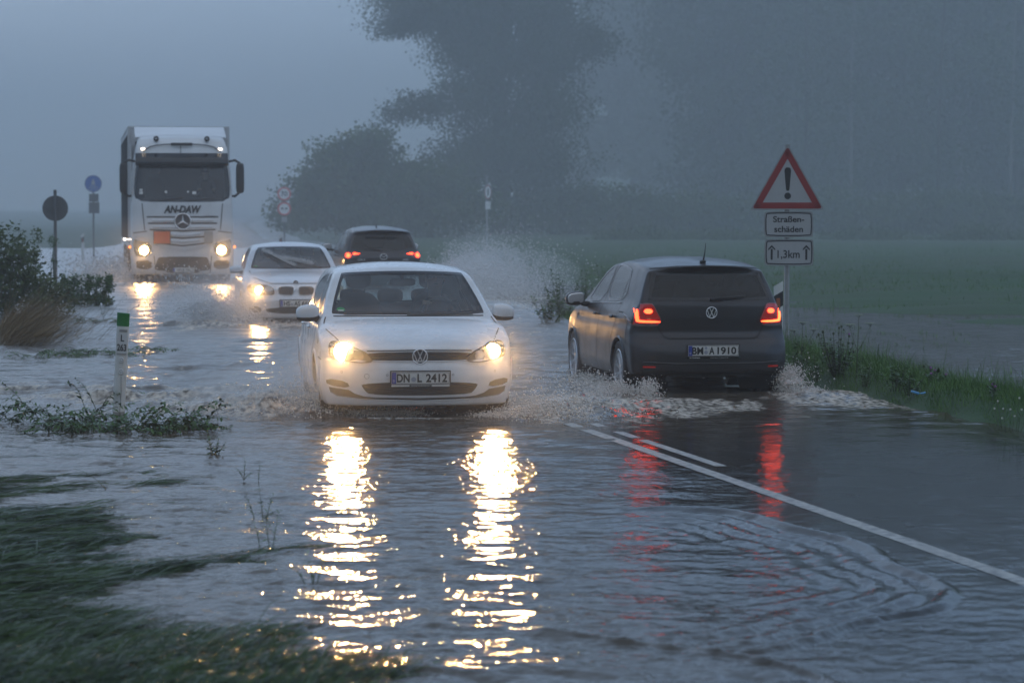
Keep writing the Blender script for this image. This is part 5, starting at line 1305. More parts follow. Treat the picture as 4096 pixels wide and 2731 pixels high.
m = MB(); m.box((.02, .0, 2.36), (.36, .02, .30)); m.box((.03, .0, 1.98), (.40, .02, .42)); m.build('lower_plate', M['sign_back'], r_)
# speed limit pair
M['far_red'] = P('far_sign_red', (0.60, 0.04, 0.04), 0.5); M['far_white'] = P('far_sign_white', (0.75, 0.75, 0.75), 0.5)  # raised albedo stands in for light thrown back by the sign sheeting
D = 130.0; X = at_d(284.5, D)
r_ = empty('speed_limit_sign', (X, D, -.1), R(3), 'speed limit 70 sign over a no overtaking disc on one hazy post', 'road sign')
m = MB(); m.tube([(0, .05, -.2), (0, .05, 2.98)], .035, 12); m.build('post', M['sign_back'], r_)
for z_ in (2.62, 1.94):
    b = round_panel(r_, z_, .31, M['far_white'], M['sign_back'])
    ring_plate(circle(0, z_, .308, 36), .065, -.001, .002).build('red_ring', M['far_red'], b)
    m = MB()
    if z_ > 2: V, F = fit_text('70', .30, .23, .02, extrude=.001); m.add(put(V, (0, -.002, z_), -1), F)
    else:
        for sx in (-1, 1): m.box((sx * .09, -.003, z_), (.13, .004, .055), bevel=.001); m.box((sx * .09, -.003, z_ + .035), (.07, .004, .035))
    m.build('sign_figure', M['sign_black'], b)
m = MB(); m.box((0, .02, 1.45), (.26, .01, .24)); m.build('lower_plate', M['sign_white'], r_)
# far sign seen nearly edge-on
D = 116.0; X = at_d(488, D)
r_ = empty('narrow_sign', (X, D, -.1), R(62), 'faint obliquely seen round sign with a small plate, above the spray plume', 'road sign')
m = MB(); m.tube([(0, .05, -.2), (0, .05, 3.3)], .035, 12); m.build('post', M['sign_white'], r_)
b = round_panel(r_, 2.62, .30, M['far_white'], M['sign_back']); ring_plate(circle(0, 2.62, .298, 36), .05, -.001, .002).build('red_ring', M['sign_red'], b)
m = MB(); m.box((0, -.003, 2.62), (.08, .006, .30)); m.build('sign_figure', M['sign_black'], b)
m = MB(); m.box((0, .0, 2.08), (.42, .02, .32)); m.build('lower_plate', M['far_white'], r_)

def marker_post(px, D, label, h=1.0, rz=0.0, base=-.12, cap='black', tilt=0.0, band=True):
    X = at_d(px, D); root = empty('marker_post', (X, D, base), rz, label, 'marker post', 'plastic marker posts along the road')
    root.rotation_euler = (0, tilt, rz)
    prof = smooth_poly([(-.060, -.03), (.060, -.03), (.045, .05), (0, .075), (-.045, .05)], 1); n = len(prof)
    def stack(levels):
        m = MB(); V = []; F = []
        for z, sl in levels: V += [(p[0], p[1], z + sl * (p[0] + .06)) for p in prof]
        for i in range(len(levels) - 1):
            for k in range(n): F.append((i * n + k, i * n + (k + 1) % n, (i + 1) * n + (k + 1) % n, (i + 1) * n + k))
        F.append(tuple(range((len(levels) - 1) * n, len(levels) * n))); F.append(tuple(range(n))[::-1]); m.add(V, F); return m
    if cap == 'green':
        stack([(-.3, 0), (h - .125, 0)]).build('post_body', M['post_white'], root, auto=40)
        c_ = stack([(h - .125, 0), (h, -.06)]); c_.v = [(a * 1.03, b * 1.03, c) for a, b, c in c_.v]; c_.build('green_cap', M['post_green'], root, auto=40)
        lb = MB(); lb.box((0.005, -.033, h - .28), (.092, .006, .185), bevel=.002); lo = lb.build('number_plate', M['label_grey'], root)
        t = MB(); V, F = fit_text('L', .032, .060, .02, extrude=.001); t.add(put(V, (0.008, -.038, h - .232), -1), F); V, F = fit_text('263', .086, .064, .02, extrude=.001); t.add(put(V, (0.004, -.038, h - .318), -1), F)
        t.build('lettering', M['sign_black'], lo)
        s = MB(); s.box((.012, -.034, h - .165), (.075, .004, .022)); s.box((.004, -.035, h - .377), (.088, .004, .010)); s.build('label_strip', M['galv'], root)
        for zz in (h - .435, h - .54):
            q = MB(); q.lathe([(.001, -.010), (.006, -.010), (.006, -.005), (.016, -.005), (.018, -.008), (.026, -.006), (.027, 0)], M=Matrix.Rotation(R(90), 4, 'Z'), axis_o=(.006, -.031, zz), n=22); q.build('round_fixing', M['label_grey'], root, smooth=True)
        q = MB(); q.tube([(.010, -.0325, h - .58), (.018, -.0325, h - .72), (.012, -.0325, h - .95)], .0015, 4); q.build('crack', M['sign_black'], root)
    else:
        a, b_ = h - .30, h - .12
        stack([(-.3, 0), (a, .6)]).build('post_body', M['post_white'], root, auto=40)
        stack([(a, .6), (b_, .6)]).build('black_band', M['sign_black'], root, auto=40)
        stack([(b_, .6), (h, .6)]).build('post_top', M['post_white'], root, auto=40)
        q = MB(); q.box((0, -.034, h - .2), (.05, .008, .13) if not band else (.045, .008, .12)); q.build('reflector', M['amber_lens'], root)
    return root
M['amber_lens'] = P('marker_reflector', (0.35, 0.12, 0.06), 0.2)
marker_post(117.3, 26.0, 'white marker post with green cap and L 263 plate, leaning in the flood at left', 1.03, R(-4), -.12, 'green', R(3.2))
marker_post(778.5, 34.6, 'white topped marker post just left of the warning sign pole', 1.03, R(-8))
marker_post(83.0, 103.0, 'small hazy marker post standing in the flood left of the lorry', 1.02)
marker_post(281.0, 100.0, 'small hazy marker post above the silver compact roof', 1.02)
# ------------------------------------------------------------------ plants
def leaf_mat(name, col, col2, rough=0.55, trans=0.25, scale=0.6):
    m = bpy.data.materials.new(name); m.use_nodes = True; n = m.node_tree; b = n.nodes['Principled BSDF']; L = n.links
    tc = n.nodes.new('ShaderNodeTexCoord'); nz = n.nodes.new('ShaderNodeTexNoise'); nz.inputs['Scale'].default_value = scale; nz.inputs['Detail'].default_value = 5
    L.new(tc.outputs['Object'], nz.inputs[0])
    geo = n.nodes.new('ShaderNodeNewGeometry'); mm = n.nodes.new('ShaderNodeMath'); mm.operation = 'MULTIPLY_ADD'; mm.inputs[1].default_value = .35
    L.new(geo.outputs['Random Per Island'], mm.inputs[0]); L.new(nz.outputs[0], mm.inputs[2])
    rp = n.nodes.new('ShaderNodeMapRange'); rp.inputs[1].default_value = .35; rp.inputs[2].default_value = .95; L.new(mm.outputs[0], rp.inputs[0])
    mx = n.nodes.new('ShaderNodeMix'); mx.data_type = 'RGBA'; mx.inputs[6].default_value = (*col, 1); mx.inputs[7].default_value = (*col2, 1)
    L.new(rp.outputs[0], mx.inputs[0]); L.new(mx.outputs[2], b.inputs['Base Color']); b.inputs['Roughness'].default_value = rough
    b.inputs['Specular IOR Level'].default_value = 0.18
    return m
M['leaf_tree'] = leaf_mat('tree_leaves', (0.030, 0.052, 0.020), (0.062, 0.095, 0.035))
M['leaf_bush'] = leaf_mat('bush_leaves', (0.045, 0.075, 0.022), (0.100, 0.140, 0.045))
M['leaf_weed'] = leaf_mat('weed_leaves', (0.035, 0.085, 0.022), (0.075, 0.15, 0.035), 0.4, scale=3)
M['leaf_dark'] = leaf_mat('wet_dark_leaves', (0.022, 0.065, 0.016), (0.055, 0.12, 0.028), 0.35, scale=4)
M['grass'] = leaf_mat('verge_grass', (0.045, 0.120, 0.022), (0.105, 0.205, 0.042), 0.5, scale=1.5)
M['grass_wet'] = leaf_mat('drowned_grass', (0.010, 0.027, 0.006), (0.048, 0.098, 0.018), 0.25, scale=2.5)
M['grass_dry'] = leaf_mat('brown_reed_grass', (0.14, 0.095, 0.045), (0.24, 0.17, 0.08), 0.6, scale=2)
M['bark'] = noisy(P('bark', (0.055, 0.048, 0.040), 0.85), 6, 0.5, (0.03, 0.035, 0.02), bump=0.6)
M['bark_pale'] = noisy(P('pale_bark', (0.16, 0.16, 0.15), 0.85), 4, 0.6, (0.07, 0.07, 0.06), bump=0.6)
M['stem'] = P('plant_stem', (0.05, 0.075, 0.03), 0.6)
M['flower_white'] = P('white_petals', (0.7, 0.7, 0.66), 0.6)
M['flower_purple'] = P('purple_thistle_bloom', (0.25, 0.06, 0.26), 0.6)

def leaf_cards(P_, size, rg, droop=0.3, aspect=0.6):
    """one bent four-sided leaf per point"""
    n = len(P_); a = rg.uniform(0, 2 * np.pi, n); el = rg.normal(-droop, 0.55, n)
    d = np.stack([np.cos(a) * np.cos(el), np.sin(a) * np.cos(el), np.sin(el)], -1)
    r_ = rg.normal(size=(n, 3)); s_ = np.cross(d, r_); s_ /= np.linalg.norm(s_, axis=1)[:, None] + 1e-9
    L = (size * rg.uniform(0.6, 1.4, n))[:, None]; W_ = L * aspect * .5
    up = np.cross(s_, d) * L * .12
    V = np.stack([P_, P_ + d * L * .5 + s_ * W_ + up, P_ + d * L, P_ + d * L * .5 - s_ * W_ + up], 1).reshape(-1, 3)
    F = np.arange(4 * n).reshape(-1, 4)
    return V, F
def lobes_points(lobes, n, rg, shell=0.55):
    """points in clumps spread through a set of ellipsoids (cx,cy,cz,rx,ry,rz)"""
    lobes = np.array(lobes, float); vol = np.prod(lobes[:, 3:], 1) ** .8; pick = rg.choice(len(lobes), n, p=vol / vol.sum())
    nc = max(6, n // 70); cp = rg.choice(len(lobes), nc, p=vol / vol.sum())
    d = rg.normal(size=(nc, 3)); d /= np.linalg.norm(d, axis=1)[:, None]; rr = rg.uniform(shell, 1.0, nc)[:, None] * (1 + 0.22 * rg.normal(size=(nc, 1)))
    C = lobes[cp, :3] + d * rr * lobes[cp, 3:]
    k = rg.integers(0, nc, n); rad = (lobes[cp, 3:].mean(1) * .20 + .25)[k][:, None]
    g = np.clip(rg.normal(size=(n, 3)), -1.7, 1.7) * rad * np.array([1, 1, .55])
    return C[k] + g, C
def tree(x, y, z, h, r, lobes, nleaf, leaf, label, seed, mat='leaf_tree', bark='bark', trunk_r=.28, group=None, name='tree', cat='tree', lean=0.0):
    rg = np.random.default_rng(seed); rr = random.Random(seed)
    root = empty(name, (x, y, z), 0, label, cat, group)
    Pn, C = lobes_points(lobes, nleaf, rg)
    V, F = leaf_cards(Pn, leaf, rg)
    ni = nleaf // 7; lq = np.array(lobes, float); pk = rg.choice(len(lq), ni, p=(lambda v_: v_ / v_.sum())(np.prod(lq[:, 3:], 1)))      # shaded inner foliage
    q = rg.normal(size=(ni, 3)); q /= np.linalg.norm(q, axis=1)[:, None]; V2, F2 = leaf_cards(lq[pk, :3] + q * rg.random((ni, 1)) ** .5 * .66 * lq[pk, 3:], leaf * 2.0, rg)
    new_mesh('crown', np.concatenate([V, V2]), np.concatenate([F, F2 + len(V)]), M[mat], True, root)
    m = MB(); pts = []; rs = []
    for i in range(9):
        t = i / 8; pts.append((lean * t * h + .12 * math.sin(t * 5 + seed), .1 * math.cos(t * 4 + seed), -.3 + (h * .92 + .3) * t)); rs.append(trunk_r * (1 - .86 * t) * (1.35 if i == 0 else 1))
    m.tube(pts, rs, 9)
    for k in range(min(len(C), 26)):
        c = C[rr.randrange(len(C))]; t0 = min(max(c[2] / h - .22, .18), .85); p0 = Vector((lean * t0 * h, 0, h * .92 * t0)); p1 = Vector(c); mid = (p0 + p1) / 2 + Vector((0, 0, .12 * (p1 - p0).length))
        m.tube([p0, mid, p1], [trunk_r * .30 * (1 - t0 * .6), trunk_r * .16, .015], 5)
    m.build('trunk', M[bark], root, smooth=True)
    return root
# the wood on the right: tall trees standing at the field edge
FOREST = 'tall trees of the wood behind the field'
rg = np.random.default_rng(5)
ORD = ['first', 'second', 'third', 'fourth', 'fifth', 'sixth', 'seventh', 'eighth', 'ninth', 'tenth', 'eleventh', 'twelfth', 'thirteenth', 'fourteenth']
FR = [(700, 190), (722, 182), (756, 188), (786, 179), (816, 186), (842, 178), (872, 185), (900, 176), (930, 184), (958, 178), (990, 186), (1018, 177), (1050, 182)]
BK = [(548, 242), (590, 236), (632, 240), (668, 228), (706, 222), (742, 228), (780, 220), (815, 226), (850, 219), (888, 225), (925, 218), (962, 224), (1000, 218), (1045, 224)]
for row, L_ in (('front', FR), ('back', BK)):
    for i, (px, D) in enumerate(L_):
        x = at_d(px, D); h = rg.uniform(23, 30); w_ = rg.uniform(2.2, 3.7); lb = []
        z0 = rg.uniform(1.0, 3.5)
        for k in range(10):
            zz = z0 + (h - z0) * (k + .5) / 10; taper = 1 - .35 * (k / 10) ** 2
            lb.append((rg.normal() * 1.1, rg.normal() * .9, zz, w_ * taper * rg.uniform(.55, 1.2), w_ * taper * rg.uniform(.6, 1.0), (h - z0) / 13 * rg.uniform(.8, 1.3)))
        tree(x, D, ground_z(np.array(x), np.array(float(D))) - .1, h, 3, lb, 13000 if row == 'front' else 7500, .34 if row == 'front' else .6,
             'hazy tall tree, %s from the left in the %s row of the wood' % (ORD[i], row), 100 + i + (50 if row == 'back' else 0), 'leaf_tree', 'bark_pale' if i % 3 == 0 else 'bark', rg.uniform(.18, .32), FOREST, lean=rg.normal() * .015)
# bare slender trunks showing between the crowns at the right
for i, (px, D) in enumerate(((803, 168), (848, 165), (936, 166), (1011, 161))):
    x = at_d(px, D); rr = random.Random(i); root = empty('slender_tree', (x, D, ground_z(np.array(x), np.array(float(D)))), 0, 'slender hazy trunk with sparse twigs, %s from the left at the wood edge' % ORD[i], 'tree', 'slender trunks at the wood edge')
    m = MB(); h = rr.uniform(15, 19); L0 = rr.uniform(-.03, .03); m.tube([(L0 * t * h + .08 * math.sin(t * 6 + i), 0, -.3 + t * h) for t in np.linspace(0, 1, 9)], [.13 * (1 - .6 * t) for t in np.linspace(0, 1, 9)], 7)
    ends = []
    for k in range(18):
        t = rr.uniform(.15, .95); a = rr.uniform(0, 6.28); l = rr.uniform(.6, 1.9); p0 = Vector((L0 * t * h, 0, t * h)); p1 = p0 + Vector((math.cos(a) * l, math.sin(a) * l, l * .5)); m.tube([p0, (p0 + p1) / 2 + Vector((0, 0, -.05)), p1], [.03, .02, .008], 4); ends.append(tuple(p1))
    m.build('trunk', M['bark_pale'] if i % 2 else M['bark'], root, smooth=True)
    rg2 = np.random.default_rng(i + 40); E = np.array(ends); Pn = E[rg2.integers(0, len(E), 1500)] + rg2.normal(size=(1500, 3)) * .5
    V, F = leaf_cards(Pn, .22, rg2); new_mesh('crown', V, F, M['leaf_tree'], True, root)
# the great tree left of centre
def big(px, py, D, rpx, rpy, ry=2.4, X0=0.0):
    return (at_d(px, D) - X0, 0.0, zat(py, D), rpx * D / FPX, ry, rpy * D / FPX)
D = 158.0; X0 = at_d(500, D)
lb = [big(415, 5, D, 42, 30, 2.4, X0), big(470, 10, D, 60, 45, 3, X0), big(545, 5, D, 45, 50, 3, X0), big(400, 28, D, 20, 12, 1.6, X0), big(470, 50, D, 38, 26, 2.4, X0), big(540, 60, D, 52, 34, 3, X0), big(430, 105, D, 28, 16, 2, X0), big(405, 112, D, 18, 9, 1.5, X0), big(480, 95, D, 42, 28, 3, X0), big(545, 110, D, 40, 34, 3, X0),
      big(500, 145, D, 46, 30, 3, X0), big(470, 165, D, 36, 30, 3, X0), big(540, 165, D, 46, 32, 3, X0), big(460, -50, D, 80, 50, 3.5, X0), big(560, -60, D, 60, 50, 3.5, X0), big(590, 40, D, 22, 20, 2, X0)]
tree(X0, D, 0.0, 22.0, 5, lb, 120000, .17, 'great spreading tree left of centre, its crown leaving the top of the photo', 77, 'leaf_tree', 'bark', .6)
D = 146.0
for i, (px0, lbs, lab) in enumerate(((352, [(352, 165, 38, 26), (365, 150, 24, 18), (330, 185, 34, 20), (385, 190, 34, 26), (350, 205, 55, 22), (300, 212, 26, 14), (372, 138, 12, 8)], 'rounded bush standing right of the speed limit sign'),
                               (430, [(430, 195, 42, 26), (415, 180, 26, 18), (455, 205, 40, 22), (400, 222, 50, 14)], 'low dark bush under the great tree, above the dark sport utility car'),
                               (560, [(520, 215, 44, 20), (575, 205, 44, 24), (640, 212, 50, 22), (600, 225, 60, 12)], 'hedge of undergrowth at the foot of the wood, behind the spray plume'),
                               (740, [(700, 213, 46, 18), (760, 218, 50, 18), (830, 214, 50, 20)], 'hedge of undergrowth at the foot of the wood, behind the warning sign'),
                               (930, [(890, 218, 46, 20), (950, 214, 50, 24), (1015, 218, 50, 22)], 'hedge of undergrowth at the foot of the wood, by the right edge'))):
    Dk = D if i < 2 else 158.0
    X0 = at_d(px0, Dk); lb = [big(a, b, Dk, c, d, 1.6, X0) for a, b, c, d in lbs]
    tree(X0, Dk, 0.0, 3.5 if i == 0 else 2.0, 2, lb, 30000 if i == 0 else 18000, .20, lab, 300 + i, 'leaf_bush', 'bark', .10, name='bush', cat='bush')

for i, (px0, lbs, lab) in enumerate(((655, [(620, 240, 26, 5), (650, 238, 22, 8), (690, 241, 30, 5)], 'low scrub at the far field edge, above the dark hatchback roof'),
                               (745, [(722, 240, 24, 7), (760, 242, 26, 5)], 'low scrub at the far field edge, left of the text panels'),
                               (860, [(838, 241, 22, 5), (868, 238, 18, 9), (896, 242, 24, 5)], 'low scrub at the far field edge, first right of the warning sign'),
                               (970, [(940, 242, 26, 5), (978, 238, 26, 9), (1012, 241, 22, 6)], 'low scrub at the far field edge, near the right edge'))):
    X0 = at_d(px0, 138.0); lb = [big(a, b, 138.0, c, d, 1.2, X0) for a, b, c, d in lbs]
    tree(X0, 138.0, 0.0, .8, 2, lb, 7000, .13, lab, 340 + i, 'leaf_bush', 'bark', .05, name='bush', cat='bush')

# ---- single-blade strips
def blades(base, direc, length, width, rg, segs=3, curl=0.5, flatlie=False, zfun=None):
    """base (n,3), direc (n,3) unit at root; blades bend down with length"""
    n = len(base); length = np.asarray(length)[:, None]; width = np.asarray(width)[:, None]
    side = np.cross(direc, [0, 0, 1.0]); sn = np.linalg.norm(side, axis=1)[:, None]; side = np.where(sn > 1e-4, side / (sn + 1e-9), [1, 0, 0])
    ang = rg.uniform(-1.2, 1.2, n)[:, None]; side = side * np.cos(ang) + np.cross(direc, side) * np.sin(ang) * .6
    rows = []
    cu = rg.uniform(.3, 1.0, n)[:, None] * curl
    for k in range(segs + 1):
        t = k / segs
        p = base + direc * length * t + np.array([0, 0, -1.0]) * cu * length * t * t * .5
        if zfun is not None: p[:, 2] = zfun(p, t)
        wv = side * width * (1 - t ** 2 * .92) * .5
        rows.append(p - wv); rows.append(p + wv)
    V = np.stack(rows, 1).reshape(-1, 3); m = 2 * (segs + 1)
    f = []
    for k in range(segs): f.append([2 * k, 2 * k + 1, 2 * k + 3, 2 * k + 2])
    F = (np.arange(n)[:, None, None] * m + np.array(f)[None]).reshape(-1, 4)
    return V, F
rg = np.random.default_rng(21)
# verge on the right
n = 90000
y = 15 + 34 * rg.random(n) ** 1.1; off = HALF_R - .02 + rg.gamma(1.8, .50, n); x = road_x(y) + off; z = ground_z(x, y)
keep = (z > -.04) & (off < HALF_R + 2.9) & (fbm(x * 1.3, y * .8, 3) + rg.normal(0, .08, n) > .26); x, y, z, off = x[keep], y[keep], z[keep], off[keep]; n = len(x)
d = np.stack([rg.normal(-.05, .35, n), rg.normal(-.1, .3, n), np.ones(n)], -1); d /= np.linalg.norm(d, axis=1)[:, None]
hh = rg.gamma(4, .040, n) * (.5 + 1.1 * fbm(x * .9 + 7, y * .5, 3)) * np.clip((off - HALF_R) / .7, .45, 1.3)
V, F = blades(np.stack([x, y, z - .01], -1), d, hh, rg.uniform(.003, .007, n), rg, 3, 1.1)
tag(new_mesh('verge_grass', V, F, M['grass'], True), kind='stuff')
# short crop standing in the wet field
n = 80000; y = 50 + 75 * rg.random(n); x = road_x(y) + HALF_R + 1 + rg.random(n) * 34 * (y / 60); z = ground_z(x, y)
keep = (z > -.13) & (np.abs(x / y) < .3) & (fbm(x * .25, y * .9, 4) > .44); x, y, z = x[keep], y[keep], z[keep]; n = len(x)
d = np.stack([rg.normal(0, .3, n), rg.normal(0, .3, n), np.ones(n)], -1); d /= np.linalg.norm(d, axis=1)[:, None]
V, F = blades(np.stack([x, y, z - .01], -1), d, rg.gamma(5, .022, n), rg.uniform(.006, .016, n), rg, 2, .8)
tag(new_mesh('field_crop', V, F, M['grass'], True), kind='stuff')
# rows of drowned crop nearer in the flooded field
n = 24000; row = rg.integers(0, 26, n); y = 24 + 26 * rg.random(n); x = road_x(y) * .55 + 6.2 + row * .55 + rg.normal(0, .05, n) + .0 * y
keep = (fbm(x * .5 + 3, y * .35, 3) > .52) & (x > road_x(y) + HALF_R + 2.2); x, y = x[keep], y[keep]; n = len(x)
d = np.stack([rg.normal(0, .5, n), rg.normal(0, .5, n), np.full(n, .5)], -1); d /= np.linalg.norm(d, axis=1)[:, None]
V, F = blades(np.stack([x, y, np.full(n, -.03)], -1), d, rg.gamma(5, .018, n), rg.uniform(.006, .014, n), rg, 2, .8)
tag(new_mesh('drowned_crop', V, F, M['grass'], True), kind='stuff')
# drowned turf combed by the current, left foreground
FD = np.array([.66, .75])
def turf_z(x, y):
    a = x * FD[0] + y * FD[1]; b = -x * FD[1] + y * FD[0]
    nz = fbm(a * .45 + 11, b * 1.9 + 4, 4)
    u = (-0.88 - 0.20 * (y - 11.0)) - x
    base = lerp(-.075, .055, sstep(-1.0, 1.4, u)) * np.where(y > 15.5, np.exp(-((y - 15.5) / 4.2) ** 2), 1) - .05 * sstep(14.5, 20, y)
    return base + (nz - .5) * .21
n = 150000; y = 9.6 + 11.5 * rg.random(n) ** 1.25; x = -(.9 + .36 * (y - 11.0)) + 1.5 - rg.random(n) * (2.4 + .1 * y)
keep = (turf_z(x, y) > -.028) & (x / y > -.26); x, y = x[keep], y[keep]; n = len(x)
az = math.atan2(FD[1], FD[0]) + rg.normal(0, .22, n) + .35 * (fbm(x * .8, y * .8, 2) - .5) * 2
near = np.clip((14.2 - y) / 3, 0, 1); up = rg.normal(.0, .10, n) + near * np.abs(rg.normal(0, .42, n))
d = np.stack([np.cos(az), np.sin(az), up], -1); d /= np.linalg.norm(d, axis=1)[:, None]
ln = rg.gamma(6, .048, n) * lerp(1.0, .6, near)
zb_ = turf_z(x, y); wob = rg.uniform(-.006, .012, n)
def zf(p, t): return turf_z(p[:, 0], p[:, 1]) * (1 - .25 * t) + wob + np.maximum(up, 0) * ln * t * (1.2 - t)
V, F = blades(np.stack([x, y, zb_], -1), d, ln, rg.uniform(.003, .007, n), rg, 5, .0, zfun=zf)
tag(new_mesh('drowned_turf', V, F, M['grass_wet'], True), kind='stuff')
print('turf blades', n)
# bank of weeds at the left edge
n = 44000; y = 39 + 39 * rg.random(n); x = road_x(y) - 7.0 - rg.random(n) * 7.5; z = ground_z(x, y)
keep = (z > .02) & (x / y > -.25); x, y, z = x[keep], y[keep], z[keep]; n = len(x)
d = np.stack([rg.normal(.35, .3, n), rg.normal(-.1, .3, n), np.ones(n)], -1); d /= np.linalg.norm(d, axis=1)[:, None]
V, F = blades(np.stack([x, y, z - .02], -1), d, rg.gamma(6, .115, n), rg.uniform(.006, .014, n), rg, 3, .8)
tag(new_mesh('bank_grass', V, F, M['grass'], True), kind='stuff')
n = 2600; y = 38.5 + 7.5 * rg.random(n); x = at_d(-8, 1) * y + rg.gamma(1.6, .22, n)
z = np.maximum(ground_z(x, y), -.05)
d = np.stack([rg.normal(.75, .25, n), rg.normal(-.1, .2, n), np.full(n, .75)], -1); d /= np.linalg.norm(d, axis=1)[:, None]
V, F = blades(np.stack([x, y, z - .02], -1), d, rg.gamma(9, .085, n), rg.uniform(.005, .011, n), rg, 4, .7)
tag(new_mesh('reed_grass', V, F, M['grass_dry'], True), kind='stuff')

def shrub(px, D, base_py, lobes_px, nleaf, leaf, label, seed, mat='leaf_bush', stems=14, cat='shrub', name='shrub'):
    """lobes given as pixels (px, py, rx, ry) at depth D"""
    X0 = at_d(px, D); z0 = zat(base_py, D); rg = np.random.default_rng(seed)
    root = empty(name, (X0, D, z0), 0, label, cat)
    k = D / FPX; lb = [((a - px) * k, rg.normal() * .15, (base_py - b) * k, c * k, max(c * k * .6, .15), d_ * k) for a, b, c, d_ in lobes_px]
    L_ = np.array(lb); pick = rg.integers(0, len(lb), nleaf)
    q = rg.normal(size=(nleaf, 3)); q /= np.linalg.norm(q, axis=1)[:, None]; q *= rg.uniform(.2, 1.05, nleaf)[:, None]
    nc = nleaf // 25 + 3; cc = rg.integers(0, len(lb), nc); q2 = rg.normal(size=(nc, 3)); q2 /= np.linalg.norm(q2, axis=1)[:, None]; C = L_[cc, :3] + q2 * rg.uniform(.3, 1, nc)[:, None] * L_[cc, 3:]
    Pn = C[rg.integers(0, nc, nleaf)] + rg.normal(size=(nleaf, 3)) * L_[:, 3:].mean() * .22; Pn[:, 2] = np.maximum(Pn[:, 2], -.02)
    V, F = leaf_cards(Pn, leaf, rg, .0, .45); new_mesh('foliage', V, F, M[mat], True, root)
    m = MB()
    for s_ in range(stems):
        c = C[rg.integers(0, nc)]; b = (c[0] * .35 + rg.normal() * .05, c[1] * .35, -.12); m.tube([b, ((b[0] + c[0]) / 2 - .03, (b[1] + c[1]) / 2, c[2] * .55), tuple(c)], [.010, .007, .004], 4)
    m.build('stem', M['stem'], root, smooth=True)
    return root
shrub(20, 50, 330, [(10, 262, 26, 36), (30, 285, 30, 30), (0, 300, 30, 30), (48, 300, 22, 20), (-10, 250, 24, 30)], 6500, .085, 'large dark shrub at the left edge, below the round sign', 401, 'leaf_bush', 20)
shrub(34, 56, 300, [(34, 248, 7, 20), (30, 262, 10, 18), (24, 255, 8, 14)], 900, .07, 'slim upright weed left of the round sign post', 402, 'leaf_bush', 8)
shrub(52, 58, 285, [(52, 240, 3, 10), (50, 262, 6, 10)], 220, .05, 'thin flowering weed touching the round sign post', 403, 'leaf_weed', 5)
for i, (px, w_, lab) in enumerate(((62, 12, 'low leafy weed at the foot of the round sign'), (74, 10, 'low leafy weed, second right of the round sign post'), (86, 10, 'low leafy weed midway along the left bank'), (98, 9, 'low leafy weed left of the bank tip'), (107, 7, 'small pale weed at the very tip of the left bank'))):
    shrub(px, 54.5, 305, [(px, 292, w_, 12), (px + 3, 283, w_ * .5, 8), (px - 2, 300, w_, 5)], 750, .06, lab, 410 + i, 'leaf_weed', 7)
# leafy stems (pinnate) for washed-up branches and weeds
def leafy_stems(name, label, loc, stems, leaf_len, mat, cat='plant', seed=1, pairs=9, wid=.34, group=None, stem_r=.004):
    rg = random.Random(seed); root = empty(name, loc, 0, label, cat, group); L = MB(); S = MB()
    for (p0, p1, arch) in stems:
        p0 = Vector(p0); p1 = Vector(p1); mid = (p0 + p1) / 2 + Vector((0, 0, arch)); pts = [(1 - t) ** 2 * p0 + 2 * t * (1 - t) * mid + t * t * p1 for t in np.linspace(0, 1, 9)]
        S.tube(pts, [stem_r * (1 - .7 * t) for t in np.linspace(0, 1, 9)], 5)
        for k in range(pairs):
            t = .22 + .78 * k / (pairs - 1); p = (1 - t) ** 2 * p0 + 2 * t * (1 - t) * mid + t * t * p1; tg = ((p1 - p0) + Vector((0, 0, 1e-3))).normalized()
            for sg in (-1, 1):
                sd_ = tg.cross(Vector((rg.uniform(-.3, .3), rg.uniform(-.3, .3), 1))).normalized() * sg
                dr = (sd_ * rg.uniform(.7, 1.0) + tg * rg.uniform(.3, .7) + Vector((0, 0, rg.uniform(-.6, .35)))).normalized(); l = leaf_len * rg.uniform(.6, 1.15) * (1 - .35 * t); nn = dr.cross(Vector((rg.uniform(-.5, .5), rg.uniform(-.5, .5), 1))).normalized()
                a = p + dr * l * .45 + nn * l * wid * .5; b = p + dr * l * .45 - nn * l * wid * .5; e = p + dr * l + Vector((0, 0, -l * .18)); c = p + dr * l * .5 + Vector((0, 0, -l * .05))
                L.add([p, a, e, b, c], [(0, 1, 4), (1, 2, 4), (2, 3, 4), (3, 0, 4)])
    S.build('stem', M['stem'], root, smooth=True); L.build('leaf', M[mat], root, smooth=False)
    return root
def heap(n, x0, x1, y0, y1, ln, up, seed):
    rg = random.Random(seed); out_ = []
    for _ in range(n):
        a = rg.uniform(-.7, .9); l = ln * rg.uniform(.6, 1.3); p = Vector((rg.uniform(x0, x1), rg.uniform(y0, y1), rg.uniform(-.03, .03)))
        out_.append((p, p + Vector((math.cos(a) * l * rg.choice([-1, 1, 1]), math.sin(a) * l * .7, rg.uniform(-.3, 1) * up)), rg.uniform(.02, .10)))
    return out_
lx, ly = at(150, 430)
leafy_stems('washed_up_branch', 'leafy branch heap piled against the foot of the green-capped post', (lx, ly, 0), heap(40, -.45, .40, -.25, .25, .34, .26, 1), .115, 'leaf_dark', 'branch', 1, 10)
lx, ly = at(25, 423)
leafy_stems('washed_up_branch', 'leafy branch heap lying in the water at the left edge', (lx, ly, 0), heap(34, -.45, .60, -.25, .22, .32, .18, 2), .105, 'leaf_dark', 'branch', 2, 10)
lx, ly = at(95, 432)
leafy_stems('washed_up_branch', 'flattened leafy debris between the two branch heaps', (lx, ly, 0), heap(34, -.55, .55, -.30, .20, .30, .08, 3), .095, 'leaf_dark', 'branch', 3, 9)
lx, ly = at(85, 412)
